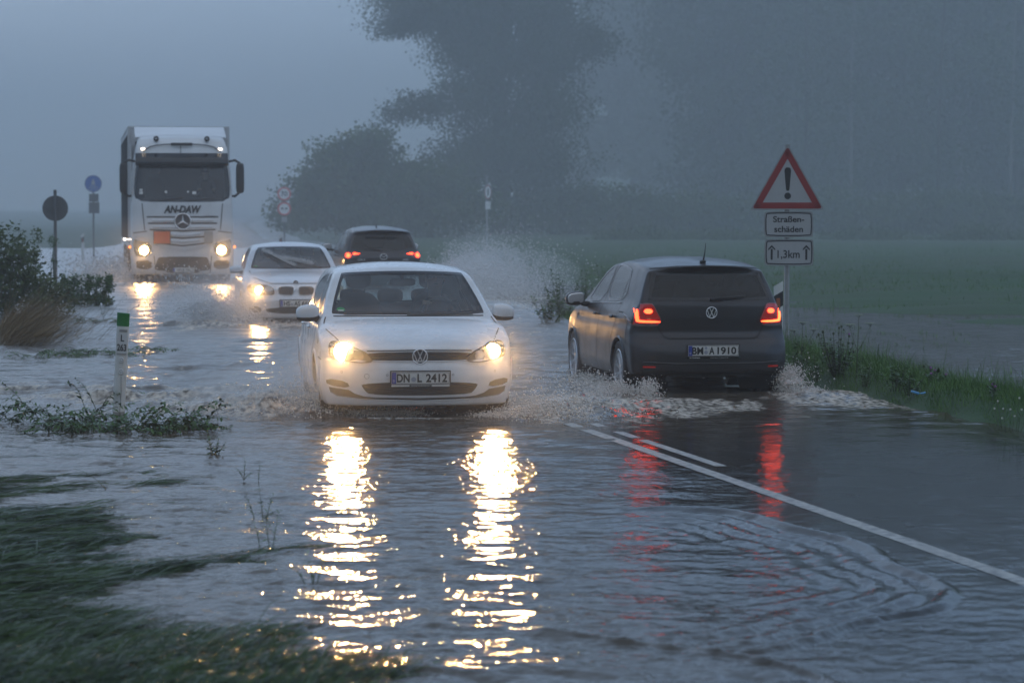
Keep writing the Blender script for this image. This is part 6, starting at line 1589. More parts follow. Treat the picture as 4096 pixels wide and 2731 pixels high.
leafy_stems('arched_stem', 'arching weed stem with hanging leaves left of the green-capped post', (lx, ly, 0), [((0, 0, 0), (-.18, .1, .25), .18), ((.1, 0, 0), (-.10, .05, .30), .12), ((.12, 0, 0), (.30, 0, .16), .12), ((-.5, -.1, 0), (-.78, -.05, .27), .10), ((-.45, -.1, 0), (-.72, -.1, .12), .10)], .09, 'leaf_dark', 'plant', 5, 8)
for i, (px, py, n_, lab) in enumerate(((50, 357, 9, 'small green clump adrift far left above the branch heaps'), (100, 356, 16, 'floating weed patch left of the green-capped post'), (70, 354, 9, 'floating weed patch at far left above the branch heaps'), (135, 352, 7, 'floating weed patch just right of the green-capped post'), (85, 322, 10, 'dark drifting twig with leaves above the floating weed patches'), (98, 397, 4, 'small submerged leaf tuft above the branch heaps'))):
    lx, ly = at(px, py); leafy_stems('floating_weed', lab, (lx, ly, 0), heap(n_ * 2, -.45, .45, -.3, .3, .22, .04 if i else .10, 30 + i), .07, 'leaf_weed', 'plant', 30 + i, 7)
lx, ly = at(103, 318); leafy_stems('thin_weed', 'thin upright weed standing in the flood above the green-capped post', (lx, ly, 0), [((0, 0, -.02), (.05, 0, .34), .02), ((0, 0, -.02), (-.05, 0, .22), .02), ((0, 0, 0), (.10, 0, .16), .02)], .05, 'leaf_weed', 'plant', 41, 8)
# upright oval-leaved sprout
lx, ly = at(213, 455)
leafy_stems('oval_leaved_sprout', 'bright upright oval-leaved sprout standing in the water, left foreground', (lx, ly, 0), [((0, 0, -.03), (-.05, 0, .19), .0), ((0, 0, -.03), (.035, 0, .12), .0), ((.01, 0, -.03), (.085, 0, .09), .0), ((-.01, 0, -.02), (-.04, .02, .10), 0), ((0, 0, -.02), (.03, .02, .07), 0)], .058, 'leaf_weed', 'plant', 51, 7, .62)
twigs = [((186, 432), [((0, 0, 0), (-.10, 0, .12), .05), ((0, 0, 0), (.04, 0, .10), .03), ((0, 0, 0), (-.14, 0, .05), .04)], .025, 'thin branching twig between the branch heap and the oval-leaved sprout'),
         ((243, 480), [((0, 0, 0), (.01, 0, .14), .0), ((0, 0, 0), (-.05, 0, .08), .02), ((0, 0, 0), (.06, 0, .05), .02), ((.10, 0, 0), (.11, 0, .12), 0)], .04, 'sparse grassy weed below the oval-leaved sprout'),
         ((262, 520), [((0, 0, 0), (-.02, 0, .18), .0), ((.02, 0, 0), (.06, 0, .15), .02), ((-.05, 0, 0), (-.10, 0, .14), .02), ((0, 0, 0), (.10, 0, .06), .02)], .06, 'drooping grass tuft left of the headlight reflections'),
         ((268, 548), [((0, 0, 0), (-.02, 0, .20), .0), ((.02, 0, 0), (.05, 0, .17), .02), ((-.05, 0, 0), (-.08, 0, .13), .02)], .06, 'second grass tuft left of the headlight reflections'),
         ((312, 585), [((0, 0, 0), (-.03, 0, .15), .0), ((.02, 0, 0), (.06, 0, .12), .02), ((-.04, 0, 0), (-.10, 0, .09), .02), ((0, 0, 0), (.02, 0, .08), .02)], .05, 'dark leafy tuft against the headlight reflection'),
         ((105, 490), [((0, 0, 0), (-.22, 0, .14), .06)], .0, 'single arched grass stalk over the drowned turf')]
for i, ((px, py), st, ll, lab) in enumerate(twigs):
    lx, ly = at(px, py); leafy_stems('water_weed', lab, (lx, ly, 0), st, max(ll, .012), 'leaf_weed', 'plant', 60 + i, 6, .22, stem_r=.003)

# weeds on the right-hand verge
def at_verge(px, py, zz):      # ground point on the raised verge
    s = (py - HOR) / (HC - zz); return ((px - 512) / s, FPX / s, zz)
def thistle(px, py, h, label, seed, n=9, spread=.16, purple=2, dense=1.0):
    rg = random.Random(seed); x, y, z = at_verge(px, py, .14); root = empty('thistle', (x, y, z), 0, label, 'thistle'); S = MB(); L = MB(); B = MB(); Pp = MB()
    for i in range(n):
        a = rg.uniform(0, 6.28); r_ = spread * rg.uniform(.1, 1); hh = h * rg.uniform(.5, 1.0) * (1 - .3 * r_ / spread); p1 = Vector((r_ * math.cos(a), r_ * math.sin(a), hh)); p0 = Vector((p1.x * .2, p1.y * .2, -.03)); mid = (p0 + p1) / 2 + Vector((p1.x * .2, 0, .03)); pts = [(1 - t) ** 2 * p0 + 2 * t * (1 - t) * mid + t * t * p1 for t in np.linspace(0, 1, 7)]
        S.tube(pts, [.006 - .003 * t for t in np.linspace(0, 1, 7)], 5)
        B.add(*blob(p1, (.026, .026, .032), 2.2, 8, 6))
        if i < purple: Pp.add(*blob(p1 + Vector((0, 0, .020)), (.026, .026, .020), 2, 8, 5))
        for k in range(int(16 * dense)):
            t = rg.uniform(.08, .93); q = (1 - t) ** 2 * p0 + 2 * t * (1 - t) * mid + t * t * p1; b = rg.uniform(0, 6.28); l = rg.uniform(.04, .10) * (1.2 - t * .7); dr = Vector((math.cos(b), math.sin(b), rg.uniform(-.2, .7))).normalized(); nn = dr.cross(Vector((0, 0, 1))).normalized() * l * .22
            V = [q, q + dr * l * .3 + nn, q + dr * l * .45 + nn * .35, q + dr * l * .65 + nn * .9, q + dr * l, q + dr * l * .65 - nn * .9, q + dr * l * .45 - nn * .35, q + dr * l * .3 - nn]; L.add(V, [(0, 1, 2, 6, 7), (2, 3, 4, 5, 6)])
            if rg.random() < .10: B.add(*blob(q + dr * l * .8, (.018, .018, .022), 2.2, 7, 5))
    S.build('stem', M['stem'], root, smooth=True); L.build('leaf', M['leaf_dark'], root); B.build('bud', M['stem'], root, smooth=True)
    if purple: Pp.build('bloom', M['flower_purple'], root, smooth=True)
    return root
thistle(838, 374, .60, 'tall dark bushy thistle on the verge, right of the warning sign', 1, 16, .24, 1, 1.6)
thistle(932, 385, .24, 'purple topped thistle midway along the verge', 2, 9, .15, 4)
thistle(994, 400, .22, 'small purple thistle on the verge near the right edge', 3, 4, .05, 2)
def umbel_plant(px, py, h, label, seed):
    rg = random.Random(seed); x, y, z = at_verge(px, py, .12); root = empty('cow_parsley', (x, y, z), 0, label, 'wild flower'); S = MB(); Fl = MB()
    S.tube([(0, 0, -.05), (.01, 0, h * .5), (.02, 0, h * .86)], [.006, .005, .003], 6)
    for (dx, hh) in ((.0, 1.0), (-.09, .84), (.12, .86)):
        top = Vector((.02 + dx, 0, h * hh)); S.tube([(.012, 0, h * .45), ((top.x + .012) / 2, 0, h * .62), top], .003, 5)
        for k in range(14):
            a = rg.uniform(0, 6.28); r_ = rg.uniform(.01, .055); q = top + Vector((math.cos(a) * r_, math.sin(a) * r_, .035)); S.tube([top, q], .0012, 3); Fl.add(*blob(q, (.018, .018, .006), 2, 7, 4))
    S.build('stem', M['stem'], root, smooth=True); Fl.build('umbel', M['flower_pale'], root, smooth=True); return root
M['flower_pale'] = P('greenish_white_umbels', (0.28, 0.33, 0.22), 0.7)
umbel_plant(857, 378, .62, 'tall cow parsley with flat pale umbels beside the bushy thistle', 1)
umbel_plant(801, 372, .50, 'thin nodding cow parsley close behind the warning sign pole', 2)
weeds = [(800, 377, .42, 12, .16, 'leafy weed tangle at the foot of the warning sign'), (818, 379, .26, 9, .12, 'low leafy weeds left of the bushy thistle'), (866, 383, .24, 7, .10, 'small leafy weed right of the cow parsley'), (896, 388, .30, 12, .12, 'fern-like tuft on the verge left of the purple thistle'), (910, 392, .22, 9, .12, 'low leafy tuft on the middle of the verge'),
         (560, 318, .85, 26, .35, 'tall leafy bush on the road edge left of the dark hatchback'), (585, 306, .75, 20, .30, 'leafy bush behind the mirror of the dark hatchback'), (606, 300, .85, 20, .30, 'feathery weed directly behind the dark hatchback mirror'), (548, 323, .45, 18, .30, 'low leafy plants at the water line left of the dark hatchback')]
for i, (px, py, h, n_, sp_, lab) in enumerate(weeds):
    rg = random.Random(80 + i); far = i > 4
    x, y, z = at_verge(px, py, .12 if not far else .0); st = []
    for _ in range(n_):
        a = rg.uniform(0, 6.28); r_ = sp_ * rg.random(); st.append(((r_ * .4 * math.cos(a), r_ * .4 * math.sin(a), -.03), (r_ * 1.3 * math.cos(a), r_ * math.sin(a), h * rg.uniform(.45, 1)), rg.uniform(0, .06)))
    leafy_stems('verge_weed', lab, (x, y, z), st, .075 if not far else .11, 'leaf_weed', 'weed', 80 + i, 9, .4)
def daisies(px, py, n_, sp_, label, seed):
    rg = random.Random(seed); x, y, z = at_verge(px, py, .08); root = empty('white_flowers', (x, y, z), 0, label, 'wild flower'); S = MB(); Fl = MB(); Ce = MB()
    for _ in range(n_):
        p = Vector((rg.uniform(-sp_, sp_), rg.uniform(-.1, .1), rg.uniform(.08, .26))); S.tube([(p.x * .6, p.y, -.03), p], .002, 4)
        for k in range(8):
            a = k * .785; e = p + Vector((math.cos(a) * .010, -.006, math.sin(a) * .010)); nn = Vector((-math.sin(a), 0, math.cos(a))) * .003; Fl.add([p, (p + e) / 2 + nn, e, (p + e) / 2 - nn], [(0, 1, 2, 3)])
    S.build('stem', M['stem'], root, smooth=True); Fl.build('petals', M['flower_white'], root); return root
daisies(1012, 428, 9, .13, 'white daisies low on the verge at the right edge', 1)
daisies(826, 372, 6, .22, 'scattered white daisies on the verge beside the bushy thistle', 2)
x, y, z = at_verge(916, 399.5, .09); m = MB(); m.box((0, 0, 0), (.075, .06, .02), bevel=.006, rot=Matrix.Rotation(.3, 4, 'Y')); m.box((.075, .02, -.008), (.05, .03, .012), rot=Matrix.Rotation(-.2, 4, 'Y'), bevel=.004)
o = m.build('litter', P('light_blue_plastic', (0.10, 0.34, 0.62), 0.4)); o.location = (x, y, z + .07); tag(o, 'crumpled light blue plastic litter lying in the verge grass', 'litter')
# ------------------------------------------------------------------ thrown water
def drop_mat(name, col, tr=.35):
    m = bpy.data.materials.new(name); m.use_nodes = True; n = m.node_tree; n.nodes.clear(); L = n.links
    o = n.nodes.new('ShaderNodeOutputMaterial'); d = n.nodes.new('ShaderNodeBsdfDiffuse'); d.inputs[0].default_value = (*col, 1)
    t = n.nodes.new('ShaderNodeBsdfTranslucent'); t.inputs[0].default_value = (*col, 1); g = n.nodes.new('ShaderNodeBsdfGlossy'); g.inputs[1].default_value = .12
    tp = n.nodes.new('ShaderNodeBsdfTransparent')
    a = n.nodes.new('ShaderNodeMixShader'); a.inputs[0].default_value = .45; L.new(d.outputs[0], a.inputs[1]); L.new(t.outputs[0], a.inputs[2])
    b = n.nodes.new('ShaderNodeMixShader'); b.inputs[0].default_value = .22; L.new(a.outputs[0], b.inputs[1]); L.new(g.outputs[0], b.inputs[2])
    c = n.nodes.new('ShaderNodeMixShader'); c.inputs[0].default_value = tr; L.new(b.outputs[0], c.inputs[1]); L.new(tp.outputs[0], c.inputs[2]); L.new(c.outputs[0], o.inputs[0])
    return m
M['drop'] = drop_mat('flying_droplets', (0.95, 0.92, 0.87), .05)
M['mist'] = drop_mat('fine_spray', (0.92, 0.92, 0.92), .12)
OCT = np.array([(1, 0, 0), (-1, 0, 0), (0, 1, 0), (0, -1, 0), (0, 0, 1), (0, 0, -1)], float)
OF = np.array([(0, 2, 4), (2, 1, 4), (1, 3, 4), (3, 0, 4), (2, 0, 5), (1, 2, 5), (3, 1, 5), (0, 3, 5)])
def drops(name, Pn, rad, mat, stretch=None, parent=None):
    n = len(Pn); S = np.ones((n, 3)) if stretch is None else stretch
    V = (Pn[:, None, :] + OCT[None] * rad[:, None, None] * S[:, None, :]).reshape(-1, 3)
    F = (np.arange(n)[:, None, None] * 6 + OF[None]).reshape(-1, 3)
    o = new_mesh(name, V, F, mat, True, parent); tag(o, kind='stuff'); return o
def jet(rg, n, org, dirs, speed, spread, t_max=.45, rad=(.0025, .009), src=(.1, .1, .02), g=9.8, dense=1.6):
    """droplets on ballistic paths leaving a moving source"""
    v = np.array(dirs, float); v /= np.linalg.norm(v); sp = speed * rg.beta(1.6, 2.2, n)
    # clumpy strands
    ns = max(6, n // 120); sd = rg.normal(size=(ns, 3)) * spread; ss = rg.beta(1.5, 1.8, ns); k = rg.integers(0, ns, n)
    vel = v[None] * (speed * ss[k] * rg.uniform(.75, 1.1, n))[:, None] + sd[k] * speed * .5 + rg.normal(size=(n, 3)) * spread * speed * .22
    t = t_max * rg.random(n) ** dense
    p = np.array(org)[None] + rg.normal(size=(n, 3)) * np.array(src) + vel * t[:, None]; p[:, 2] -= .5 * g * t ** 2
    r_ = np.exp(rg.uniform(np.log(rad[0]), np.log(rad[1]), n)) ; keep = p[:, 2] > -.01
    return p[keep], r_[keep]
def splash(name, seed, jets, mat, big=None):
    rg = np.random.default_rng(seed); PP = []; RR = []
    for j in jets: p, r_ = jet(rg, **j); PP.append(p); RR.append(r_)
    P_ = np.concatenate(PP); r_ = np.concatenate(RR); S = np.stack([rg.uniform(.7, 1.3, len(P_)), rg.uniform(.7, 1.3, len(P_)), rg.uniform(.7, 1.5, len(P_))], -1)
    return drops(name, P_, r_, mat, S)
# thin torn sheets of water between the drops
def sheet_mat():
    m = bpy.data.materials.new('torn_water_sheet'); m.use_nodes = True; n = m.node_tree; n.nodes.clear(); L = n.links
    N = lambda t: n.nodes.new(t)
    o = N('ShaderNodeOutputMaterial'); d = N('ShaderNodeBsdfDiffuse'); d.inputs[0].default_value = (.93, .91, .87, 1); t = N('ShaderNodeBsdfTranslucent'); t.inputs[0].default_value = (.93, .91, .87, 1)
    g = N('ShaderNodeBsdfGlossy'); g.inputs[1].default_value = .15; tp = N('ShaderNodeBsdfTransparent')
    a = N('ShaderNodeMixShader'); a.inputs[0].default_value = .5; L.new(d.outputs[0], a.inputs[1]); L.new(t.outputs[0], a.inputs[2])
    b = N('ShaderNodeMixShader'); b.inputs[0].default_value = .2; L.new(a.outputs[0], b.inputs[1]); L.new(g.outputs[0], b.inputs[2])
    su = N('ShaderNodeAttribute'); su.attribute_name = 'su'; sv = N('ShaderNodeAttribute'); sv.attribute_name = 'sv'; cx = N('ShaderNodeCombineXYZ'); L.new(su.outputs['Fac'], cx.inputs[0]); L.new(sv.outputs['Fac'], cx.inputs[1])
    nz = N('ShaderNodeTexNoise'); nz.inputs['Scale'].default_value = 1.0; nz.inputs['Detail'].default_value = 7; nz.inputs['Roughness'].default_value = .62; nz.inputs['Distortion'].default_value = .6; L.new(cx.outputs[0], nz.inputs[0])
    fa = N('ShaderNodeAttribute'); fa.attribute_name = 'fade'; th = N('ShaderNodeMath'); th.operation = 'MULTIPLY_ADD'; L.new(fa.outputs['Fac'], th.inputs[0]); th.inputs[1].default_value = -.32; th.inputs[2].default_value = .70
    sb_ = N('ShaderNodeMath'); sb_.operation = 'SUBTRACT'; L.new(nz.outputs[0], sb_.inputs[0]); L.new(th.outputs[0], sb_.inputs[1])
    ml = N('ShaderNodeMath'); ml.operation = 'MULTIPLY'; ml.use_clamp = True; L.new(sb_.outputs[0], ml.inputs[0]); ml.inputs[1].default_value = 5.0
    mz = N('ShaderNodeMath'); mz.operation = 'MULTIPLY'; L.new(ml.outputs[0], mz.inputs[0]); mz.inputs[1].default_value = .92
    c = N('ShaderNodeMixShader'); L.new(mz.outputs[0], c.inputs[0]); L.new(tp.outputs[0], c.inputs[1]); L.new(b.outputs[0], c.inputs[2]); L.new(c.outputs[0], o.inputs[0]); return m
M['sheet'] = sheet_mat()
def sheets(name, seed, specs):
    """specs: (from point, to point, direction, speed, flight time, fan half-angle, layers)"""
    rg = np.random.default_rng(seed); VV = []; FF = []; A = {'su': [], 'sv': [], 'fade': []}; base = 0
    for (p0, p1, dr, speed, T, fan, lay) in specs:
        for l in range(lay):
            nu, nv = 60, 22; u, v = np.meshgrid(np.linspace(0, 1, nu), np.linspace(0, 1, nv)); ph = rg.uniform(0, 50)
            az = math.atan2(dr[1], dr[0]) + (u - .5) * 2 * fan + rg.normal() * .10; el = math.atan2(dr[2], math.hypot(dr[0], dr[1])) * rg.uniform(.6, 1.25) + .22 * (fbm(u * 5 + ph, v * 0 + 3, 3) - .5)
            sp = speed * (.55 + .6 * fbm(u * 7 + ph, v * 0, 3)) * rg.uniform(.75, 1.1); t = T * v
            P0 = np.array(p0)[None, None] * (1 - u[..., None]) + np.array(p1)[None, None] * u[..., None]
            X = P0[..., 0] + np.cos(az) * np.cos(el) * sp * t; Y = P0[..., 1] + np.sin(az) * np.cos(el) * sp * t; Z = P0[..., 2] + np.sin(el) * sp * t - 4.9 * t * t
            w_ = .05 * speed / 3; X = X + (fbm(u * 9 + ph, v * 4, 3) - .5) * w_ * 2 * v; Z = np.maximum(Z + (fbm(u * 11 + ph + 9, v * 5, 3) - .5) * w_ * 2 * v, -.02); Y = Y + (fbm(u * 8, v * 5 + ph, 3) - .5) * w_ * 2 * v
            VV.append(np.stack([X, Y, Z], -1).reshape(-1, 3)); i = np.arange(nv - 1)[:, None] * nu + np.arange(nu - 1)[None]; FF.append(np.stack([i, i + 1, i + nu + 1, i + nu], -1).reshape(-1, 4) + base); base += nu * nv
            A['su'].append((u * 26 + ph).ravel()); A['sv'].append((v * 3.2 + ph).ravel()); A['fade'].append(((1 - v) ** .8 * np.sin(np.pi * u) ** .35).ravel())
    o = new_mesh(name, np.concatenate(VV), np.concatenate(FF), M['sheet'], True); tag(o, kind='stuff')
    for k, a in A.items(): at_ = o.data.attributes.new(k, 'FLOAT', 'POINT'); at_.data.foreach_set('value', np.concatenate(a).astype(np.float32))
    return o
sheets('bow_spray', 31, [((-1.62, 25.75, 0), (-2.0, 27.0, 0), (-.8, -.2, .75), 2.7, .42, .5, 6), ((-1.6, 25.6, 0), (-2.2, 26.2, 0), (-1, -.5, .25), 2.9, .36, .4, 4), ((-.05, 25.45, 0), (.45, 26.8, 0), (.85, -.15, .55), 2.8, .42, .5, 6), ((.0, 25.4, 0), (.5, 26.0, 0), (1, -.4, .2), 3.0, .36, .4, 4), ((-1.5, 25.3, 0), (-.3, 25.15, 0), (0, -1, .3), .9, .2, .3, 2)])
sheets('wheel_spray', 32, [((1.20, 28.4, 0), (1.0, 29.6, 0), (-.7, -.4, .35), 2.3, .36, .5, 4), ((.95, 31.2, 0), (.8, 32.2, 0), (-.8, -.3, .5), 2.2, .4, .4, 3), ((2.9, 28.4, 0), (2.9, 29.3, 0), (.9, -.4, .45), 2.2, .4, .5, 4), ((2.7, 28.4, .1), (2.9, 28.6, .1), (.2, -.7, .9), 1.6, .36, .3, 2)])
sheets('fan_spray', 33, [((-4.25, 45.4, 0), (-4.7, 47.0, 0), (-.65, -.1, .8), 4.0, .5, .5, 7), ((-4.2, 45.2, 0), (-5.0, 46.0, 0), (-1, -.4, .3), 3.6, .4, .4, 4)])
sheets('plume_spray', 34, [((-1.5, 60.5, 0), (-1.4, 64.5, 0), (.6, -.45, .55), 4.6, .60, .5, 6), ((-1.0, 59.5, 0), (-1.0, 63, 0), (.75, -.4, .4), 4.6, .52, .5, 6)])
# white hatchback: bow wave at both corners and wheels
splash('bow_spray', 1, [
    dict(n=15000, org=(-1.75, 26.0, .0), dirs=(-.75, -.15, .9), speed=3.0, spread=.32, t_max=.55, rad=(.0018, .011), src=(.16, .22, .02)),
    dict(n=10000, org=(-1.95, 26.0, .0), dirs=(-1, -.25, .35), speed=3.4, spread=.22, t_max=.5, rad=(.0018, .009), src=(.25, .25, .02)),
    dict(n=5000, org=(-2.2, 27.6, .0), dirs=(-.8, .3, .8), speed=2.4, spread=.3, t_max=.45, rad=(.0018, .009), src=(.15, .5, .02)),
    dict(n=2600, org=(-1.15, 25.55, .02), dirs=(-.2, -.8, .5), speed=1.4, spread=.4, t_max=.3, rad=(.0025, .009), src=(.18, .05, .01)),
    dict(n=17000, org=(.10, 25.6, .0), dirs=(.85, -.1, .62), speed=3.1, spread=.30, t_max=.58, rad=(.0018, .011), src=(.14, .28, .02)),
    dict(n=12000, org=(.35, 25.7, .0), dirs=(1, -.3, .25), speed=3.6, spread=.18, t_max=.5, rad=(.0018, .009), src=(.25, .3, .02)),
    dict(n=5000, org=(.3, 26.6, .0), dirs=(.6, .6, .6), speed=2.4, spread=.35, t_max=.45, rad=(.0018, .009), src=(.15, .5, .02)),
    dict(n=1600, org=(-.20, 25.3, .02), dirs=(.2, -.8, .5), speed=1.3, spread=.4, t_max=.28, rad=(.002, .005), src=(.1, .05, .01))], M['drop'])
# dark hatchback: wheels
splash('wheel_spray', 2, [
    dict(n=5500, org=(1.10, 28.6, .02), dirs=(-.6, -.6, .75), speed=2.7, spread=.35, t_max=.5, rad=(.0018, .011), src=(.10, .2, .02)),
    dict(n=7000, org=(.95, 30.2, .0), dirs=(-.8, -.2, .5), speed=2.6, spread=.3, t_max=.5, rad=(.003, .012), src=(.15, .6, .02)),
    dict(n=5500, org=(2.78, 28.9, .10), dirs=(.35, -.6, .8), speed=2.2, spread=.25, t_max=.45, rad=(.0025, .009), src=(.05, .12, .06)),
    dict(n=5000, org=(2.95, 28.8, .0), dirs=(1, -.2, .22), speed=2.8, spread=.15, t_max=.5, rad=(.0025, .009), src=(.08, .3, .01)),
    dict(n=2200, org=(1.35, 28.3, .05), dirs=(.2, -.8, .6), speed=1.8, spread=.3, t_max=.35, rad=(.0025, .009), src=(.05, .1, .05))], M['drop'])
# silver compact: high fan at its near corner
splash('fan_spray', 3, [
    dict(n=26000, org=(-4.35, 45.9, .0), dirs=(-.62, -.05, .78), speed=4.4, spread=.34, t_max=.62, rad=(.003, .015), src=(.20, .3, .02), dense=1.3),
    dict(n=14000, org=(-4.5, 45.8, .0), dirs=(-1, -.2, .35), speed=4.0, spread=.2, t_max=.5, rad=(.003, .015), src=(.3, .3, .02)),
    dict(n=5000, org=(-2.9, 45.4, .0), dirs=(.2, -.6, .5), speed=2.2, spread=.3, t_max=.35, rad=(.003, .007), src=(.7, .1, .02)),
    dict(n=5000, org=(-4.4, 47.5, .0), dirs=(-.5, .2, .9), speed=3.0, spread=.3, t_max=.5, rad=(.003, .008), src=(.2, .8, .02))], M['mist'])
# the tall plume thrown up beside the dark sport-utility car
splash('plume_spray', 4, [
    dict(n=100000, org=(-1.55, 63.5, .0), dirs=(.52, -.45, .78), speed=5.7, spread=.28, t_max=.72, rad=(.003, .017), src=(.25, 1.5, .03), dense=1.1),
    dict(n=65000, org=(-1.2, 60.5, .0), dirs=(.55, -.3, .55), speed=5.4, spread=.34, t_max=.7, rad=(.003, .016), src=(.5, 2.5, .03), dense=1.2),
    dict(n=12000, org=(-1.4, 64.5, .0), dirs=(.62, -.2, 1.0), speed=6.3, spread=.22, t_max=.75, rad=(.003, .016), src=(.2, .6, .03), dense=.8)], M['mist'])
# water peeling off the compact's wipers
l = compact_car; rg = np.random.default_rng(9); pts = []
for (a, b) in (((.06, 1.02), (-.44, 1.262)), ((.35, 1.05), (-.13, 1.142))):
    for t in np.linspace(0, 1, 40):
        h = l.hit(a[0] + (b[0] - a[0]) * t, a[1] + (b[1] - a[1]) * t, 'front')[0]; pts.append(h)
Pw = np.array([tuple(compact.matrix_basis @ p) for p in pts]); k = rg.integers(0, len(Pw), 5200)
Pq = Pw[k] + np.abs(rg.normal(size=(5200, 3))) * np.array([.0, .0, .022]) + rg.normal(size=(5200, 3)) * np.array([.018, .008, .010]) + np.array([0, -.03, .012])
drops('wiper_spray', Pq, rg.uniform(.002, .005, 5200), M['mist'])
# lorry: mist by its wheels
splash('lorry_spray', 6, [
    dict(n=15000, org=(-9.6, 70.5, .0), dirs=(-.75, -.1, .8), speed=4.2, spread=.4, t_max=.6, rad=(.008, .026), src=(.3, 1.0, .03), dense=1.2),
    dict(n=9000, org=(-6.6, 71.0, .0), dirs=(.8, -.1, .5), speed=3.2, spread=.35, t_max=.5, rad=(.008, .022), src=(.3, 1.0, .03)),
    dict(n=9000, org=(-9.9, 76, .0), dirs=(-.6, .1, .9), speed=4.0, spread=.4, t_max=.6, rad=(.008, .026), src=(.3, 4.0, .03))], M['mist'])
# drizzle hanging in the air is left to the haze

# ------------------------------------------------------------------ driver of the white hatchback
def person_seated(name, label, loc, rz, shirt, skin, hair, reach):
    root = empty(name, loc, rz, label, 'person')
    me = bpy.data.meshes.new('body'); ob = bpy.data.objects.new('body', me); COL.objects.link(ob); ob.parent = root
    # joints: pelvis at origin, nose towards -y
    J = [('pelvis', (0, 0, 0), .15), ('waist', (0, .03, .16), .135), ('chest', (0, .07, .34), .155), ('neck0', (0, .06, .50), .075), ('neck', (0, .03, .56), .055), ('head0', (0, .01, .64), .082), ('head', (0, 0, .72), .088), ('crown', (0, .01, .79), .065)]
    E = [(0, 1), (1, 2), (2, 3), (3, 4), (4, 5), (5, 6), (6, 7)]
    pts = [j[1] for j in J]; rad = [j[2] for j in J]
    for s_ in (-1, 1):
        b = len(pts); hx, hy, hz_ = reach[0 if s_ < 0 else 1]
        pts += [(s_ * .17, .07, .44), (s_ * .22, -.10, .22), (s_ * .20 * .8 + hx * .2, (-.10 + hy) / 2 - .02, .24), (hx, hy + .05, hz_ - .015), (hx, hy, hz_)]; rad += [.075, .048, .042, .030, .034]
        E += [(2, b), (b, b + 1), (b + 1, b + 2), (b + 2, b + 3), (b + 3, b + 4)]
        for f in range(4):
            k = len(pts); fx_ = hx + (f - 1.5) * .018; pts += [(fx_, hy - .045, hz_ + .008), (fx_, hy - .060 + .004 * abs(f - 1), hz_ - .018)]; rad += [.010, .008]; E += [(b + 4, k), (k, k + 1)]
        k = len(pts); pts += [(hx - s_ * .038, hy - .015, hz_ + .006), (hx - s_ * .050, hy - .040, hz_ - .004)]; rad += [.011, .009]; E += [(b + 4, k), (k, k + 1)]
        b = len(pts); pts += [(s_ * .10, -.05, -.01), (s_ * .15, -.42, .05), (s_ * .15, -.60, -.30), (s_ * .15, -.72, -.36)]; rad += [.095, .065, .045, .035]; E += [(0, b), (b, b + 1), (b + 1, b + 2), (b + 2, b + 3)]
    me.from_pydata(pts, E, []); me.update()
    md = ob.modifiers.new('skin', 'SKIN'); sb = ob.modifiers.new('sub', 'SUBSURF'); sb.levels = 2; sb.render_levels = 2
    for i, v in enumerate(me.skin_vertices[0].data): v.radius = (rad[i], rad[i] * (.8 if i in (1, 2) else 1)); v.use_root = (i == 0)
    dg = bpy.context.evaluated_depsgraph_get(); ev = ob.evaluated_get(dg); m2 = bpy.data.meshes.new_from_object(ev)
    ob.modifiers.clear(); ob.data = m2; m2.materials.clear(); m2.materials.append(shirt); m2.materials.append(skin)
    hands = [reach[0], reach[1]]
    for p in m2.polygons:
        c = p.center; p.use_smooth = True
        near = any((c - Vector(h)).length < .095 for h in hands); p.material_index = 1 if (c.z > .535 or near) else 0
    f = MB(); f.add(*blob((0, -.092, .715), (.026, .035, .045), 2.2, 10, 8)); f.add(*blob((-.088, .0, .71), (.02, .04, .055), 2.2, 8, 6)); f.add(*blob((.088, .0, .71), (.02, .04, .055), 2.2, 8, 6)); f.build('nose_and_ears', skin, root, smooth=True)
    e = MB(); e.add(*blob((-.033, -.083, .735), (.024, .014, .012), 2.2, 8, 6)); e.add(*blob((.033, -.083, .735), (.024, .014, .012), 2.2, 8, 6)); e.add(*blob((0, -.085, .672), (.045, .012, .010), 2.2, 8, 6)); e.build('eyes_and_mouth', hair, root, smooth=True)
    h = MB(); h.add(*blob((0, .022, .762), (.190, .205, .145), 2.3, 18, 12)); h.build('hair', hair, root, smooth=True)
    return root
SK = P('skin', (0.46, 0.29, 0.21), 0.5); HA = P('dark_hair', (0.02, 0.016, 0.012), 0.6); SH = noisy(P('dark_jumper', (0.03, 0.032, 0.04), 0.85), 12, .4, (0.05, 0.05, 0.06))
def in_car(root, p): v = root.matrix_basis @ Vector(p); return tuple(v)
person_seated('person', 'driver in a dark jumper behind the wheel of the white hatchback, hand on the wheel', in_car(hatch_white, (.36, 2.30, .56)), hatch_white.rotation_euler.z, SH, SK, HA, [(-.13, -.40, .50), (.15, -.38, .40)])
person_seated('person', 'driver in a dark coat seen as a silhouette in the dark hatchback', in_car(hatch_dark, (.34, 2.10, .56)), hatch_dark.rotation_euler.z, SH, SK, HA, [(-.15, -.38, .38), (.15, -.38, .38)])
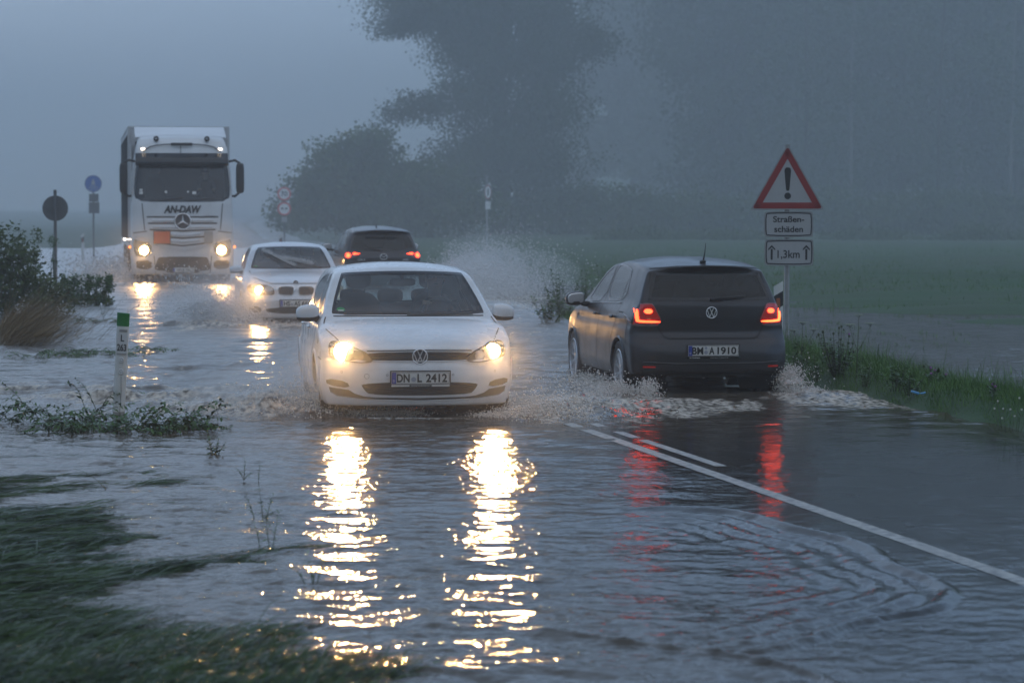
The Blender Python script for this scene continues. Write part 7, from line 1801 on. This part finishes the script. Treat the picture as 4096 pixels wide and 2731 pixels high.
person_seated('person', 'faint driver behind the windscreen of the lorry', in_car(lorry, (.62, 1.30, 2.15)), lorry.rotation_euler.z, SH, SK, HA, [(-.18, -.38, .30), (.18, -.38, .30)])
# ------------------------------------------------------------------ haze
hz_m = bpy.data.materials.new('haze'); hz_m.use_nodes = True; n = hz_m.node_tree; n.nodes.clear()
o_ = n.nodes.new('ShaderNodeOutputMaterial'); v_ = n.nodes.new('ShaderNodeVolumePrincipled')
v_.inputs['Density'].default_value = HAZE_D; v_.inputs['Color'].default_value = (0.905, 0.955, 0.995, 1); v_.inputs['Anisotropy'].default_value = 0.35
n.links.new(v_.outputs[0], o_.inputs['Volume'])
hb = MB(); hb.box((0, 450, 21), (2600, 1100, 44)); haze = hb.build('haze', hz_m); tag(haze, kind='stuff')

# thicker fog lying over the fields and the wood beyond the lorry
f_m = hz_m.copy(); f_m.name = 'field_fog'; f_m.node_tree.nodes['Principled Volume'].inputs['Density'].default_value = 0.0038
hb = MB(); hb.box((0, 533, 19.5), (2590, 922, 40.5)); tag(hb.build('haze', f_m), kind='stuff')
# spray mist added for headlight glow and soft plumes, its objects named haze
for i, (c_, r_, den) in enumerate((((-0.75, 25.0, .42), (1.75, 1.1, .62), .034), ((-3.75, 45.0, .45), (2.1, 1.3, .75), .045), ((-8.1, 67.6, .65), (3.4, 2.2, 1.1), .026), ((0.0, 61.0, .35), (1.6, 2.6, .7), .07), ((-.7, 61.6, .45), (1.0, 2.0, .9), .06), ((-5.1, 45.8, .15), (1.1, .8, .50), .38), ((-2.15, 26.1, .10), (.85, .5, .38), .75), ((.45, 26.1, .06), (.60, .6, .24), .28), ((-4.6, 45.7, .3), (.7, .7, .65), .35))):
    m_ = hz_m.copy(); m_.name = 'spray_mist'; m_.node_tree.nodes['Principled Volume'].inputs['Density'].default_value = den
    b = MB(); b.add(*blob(c_, (r_[0] * 2, r_[1] * 2, r_[2] * 2), 2.0, 32, 20)); o = b.build('haze', m_, smooth=True); tag(o, kind='stuff')
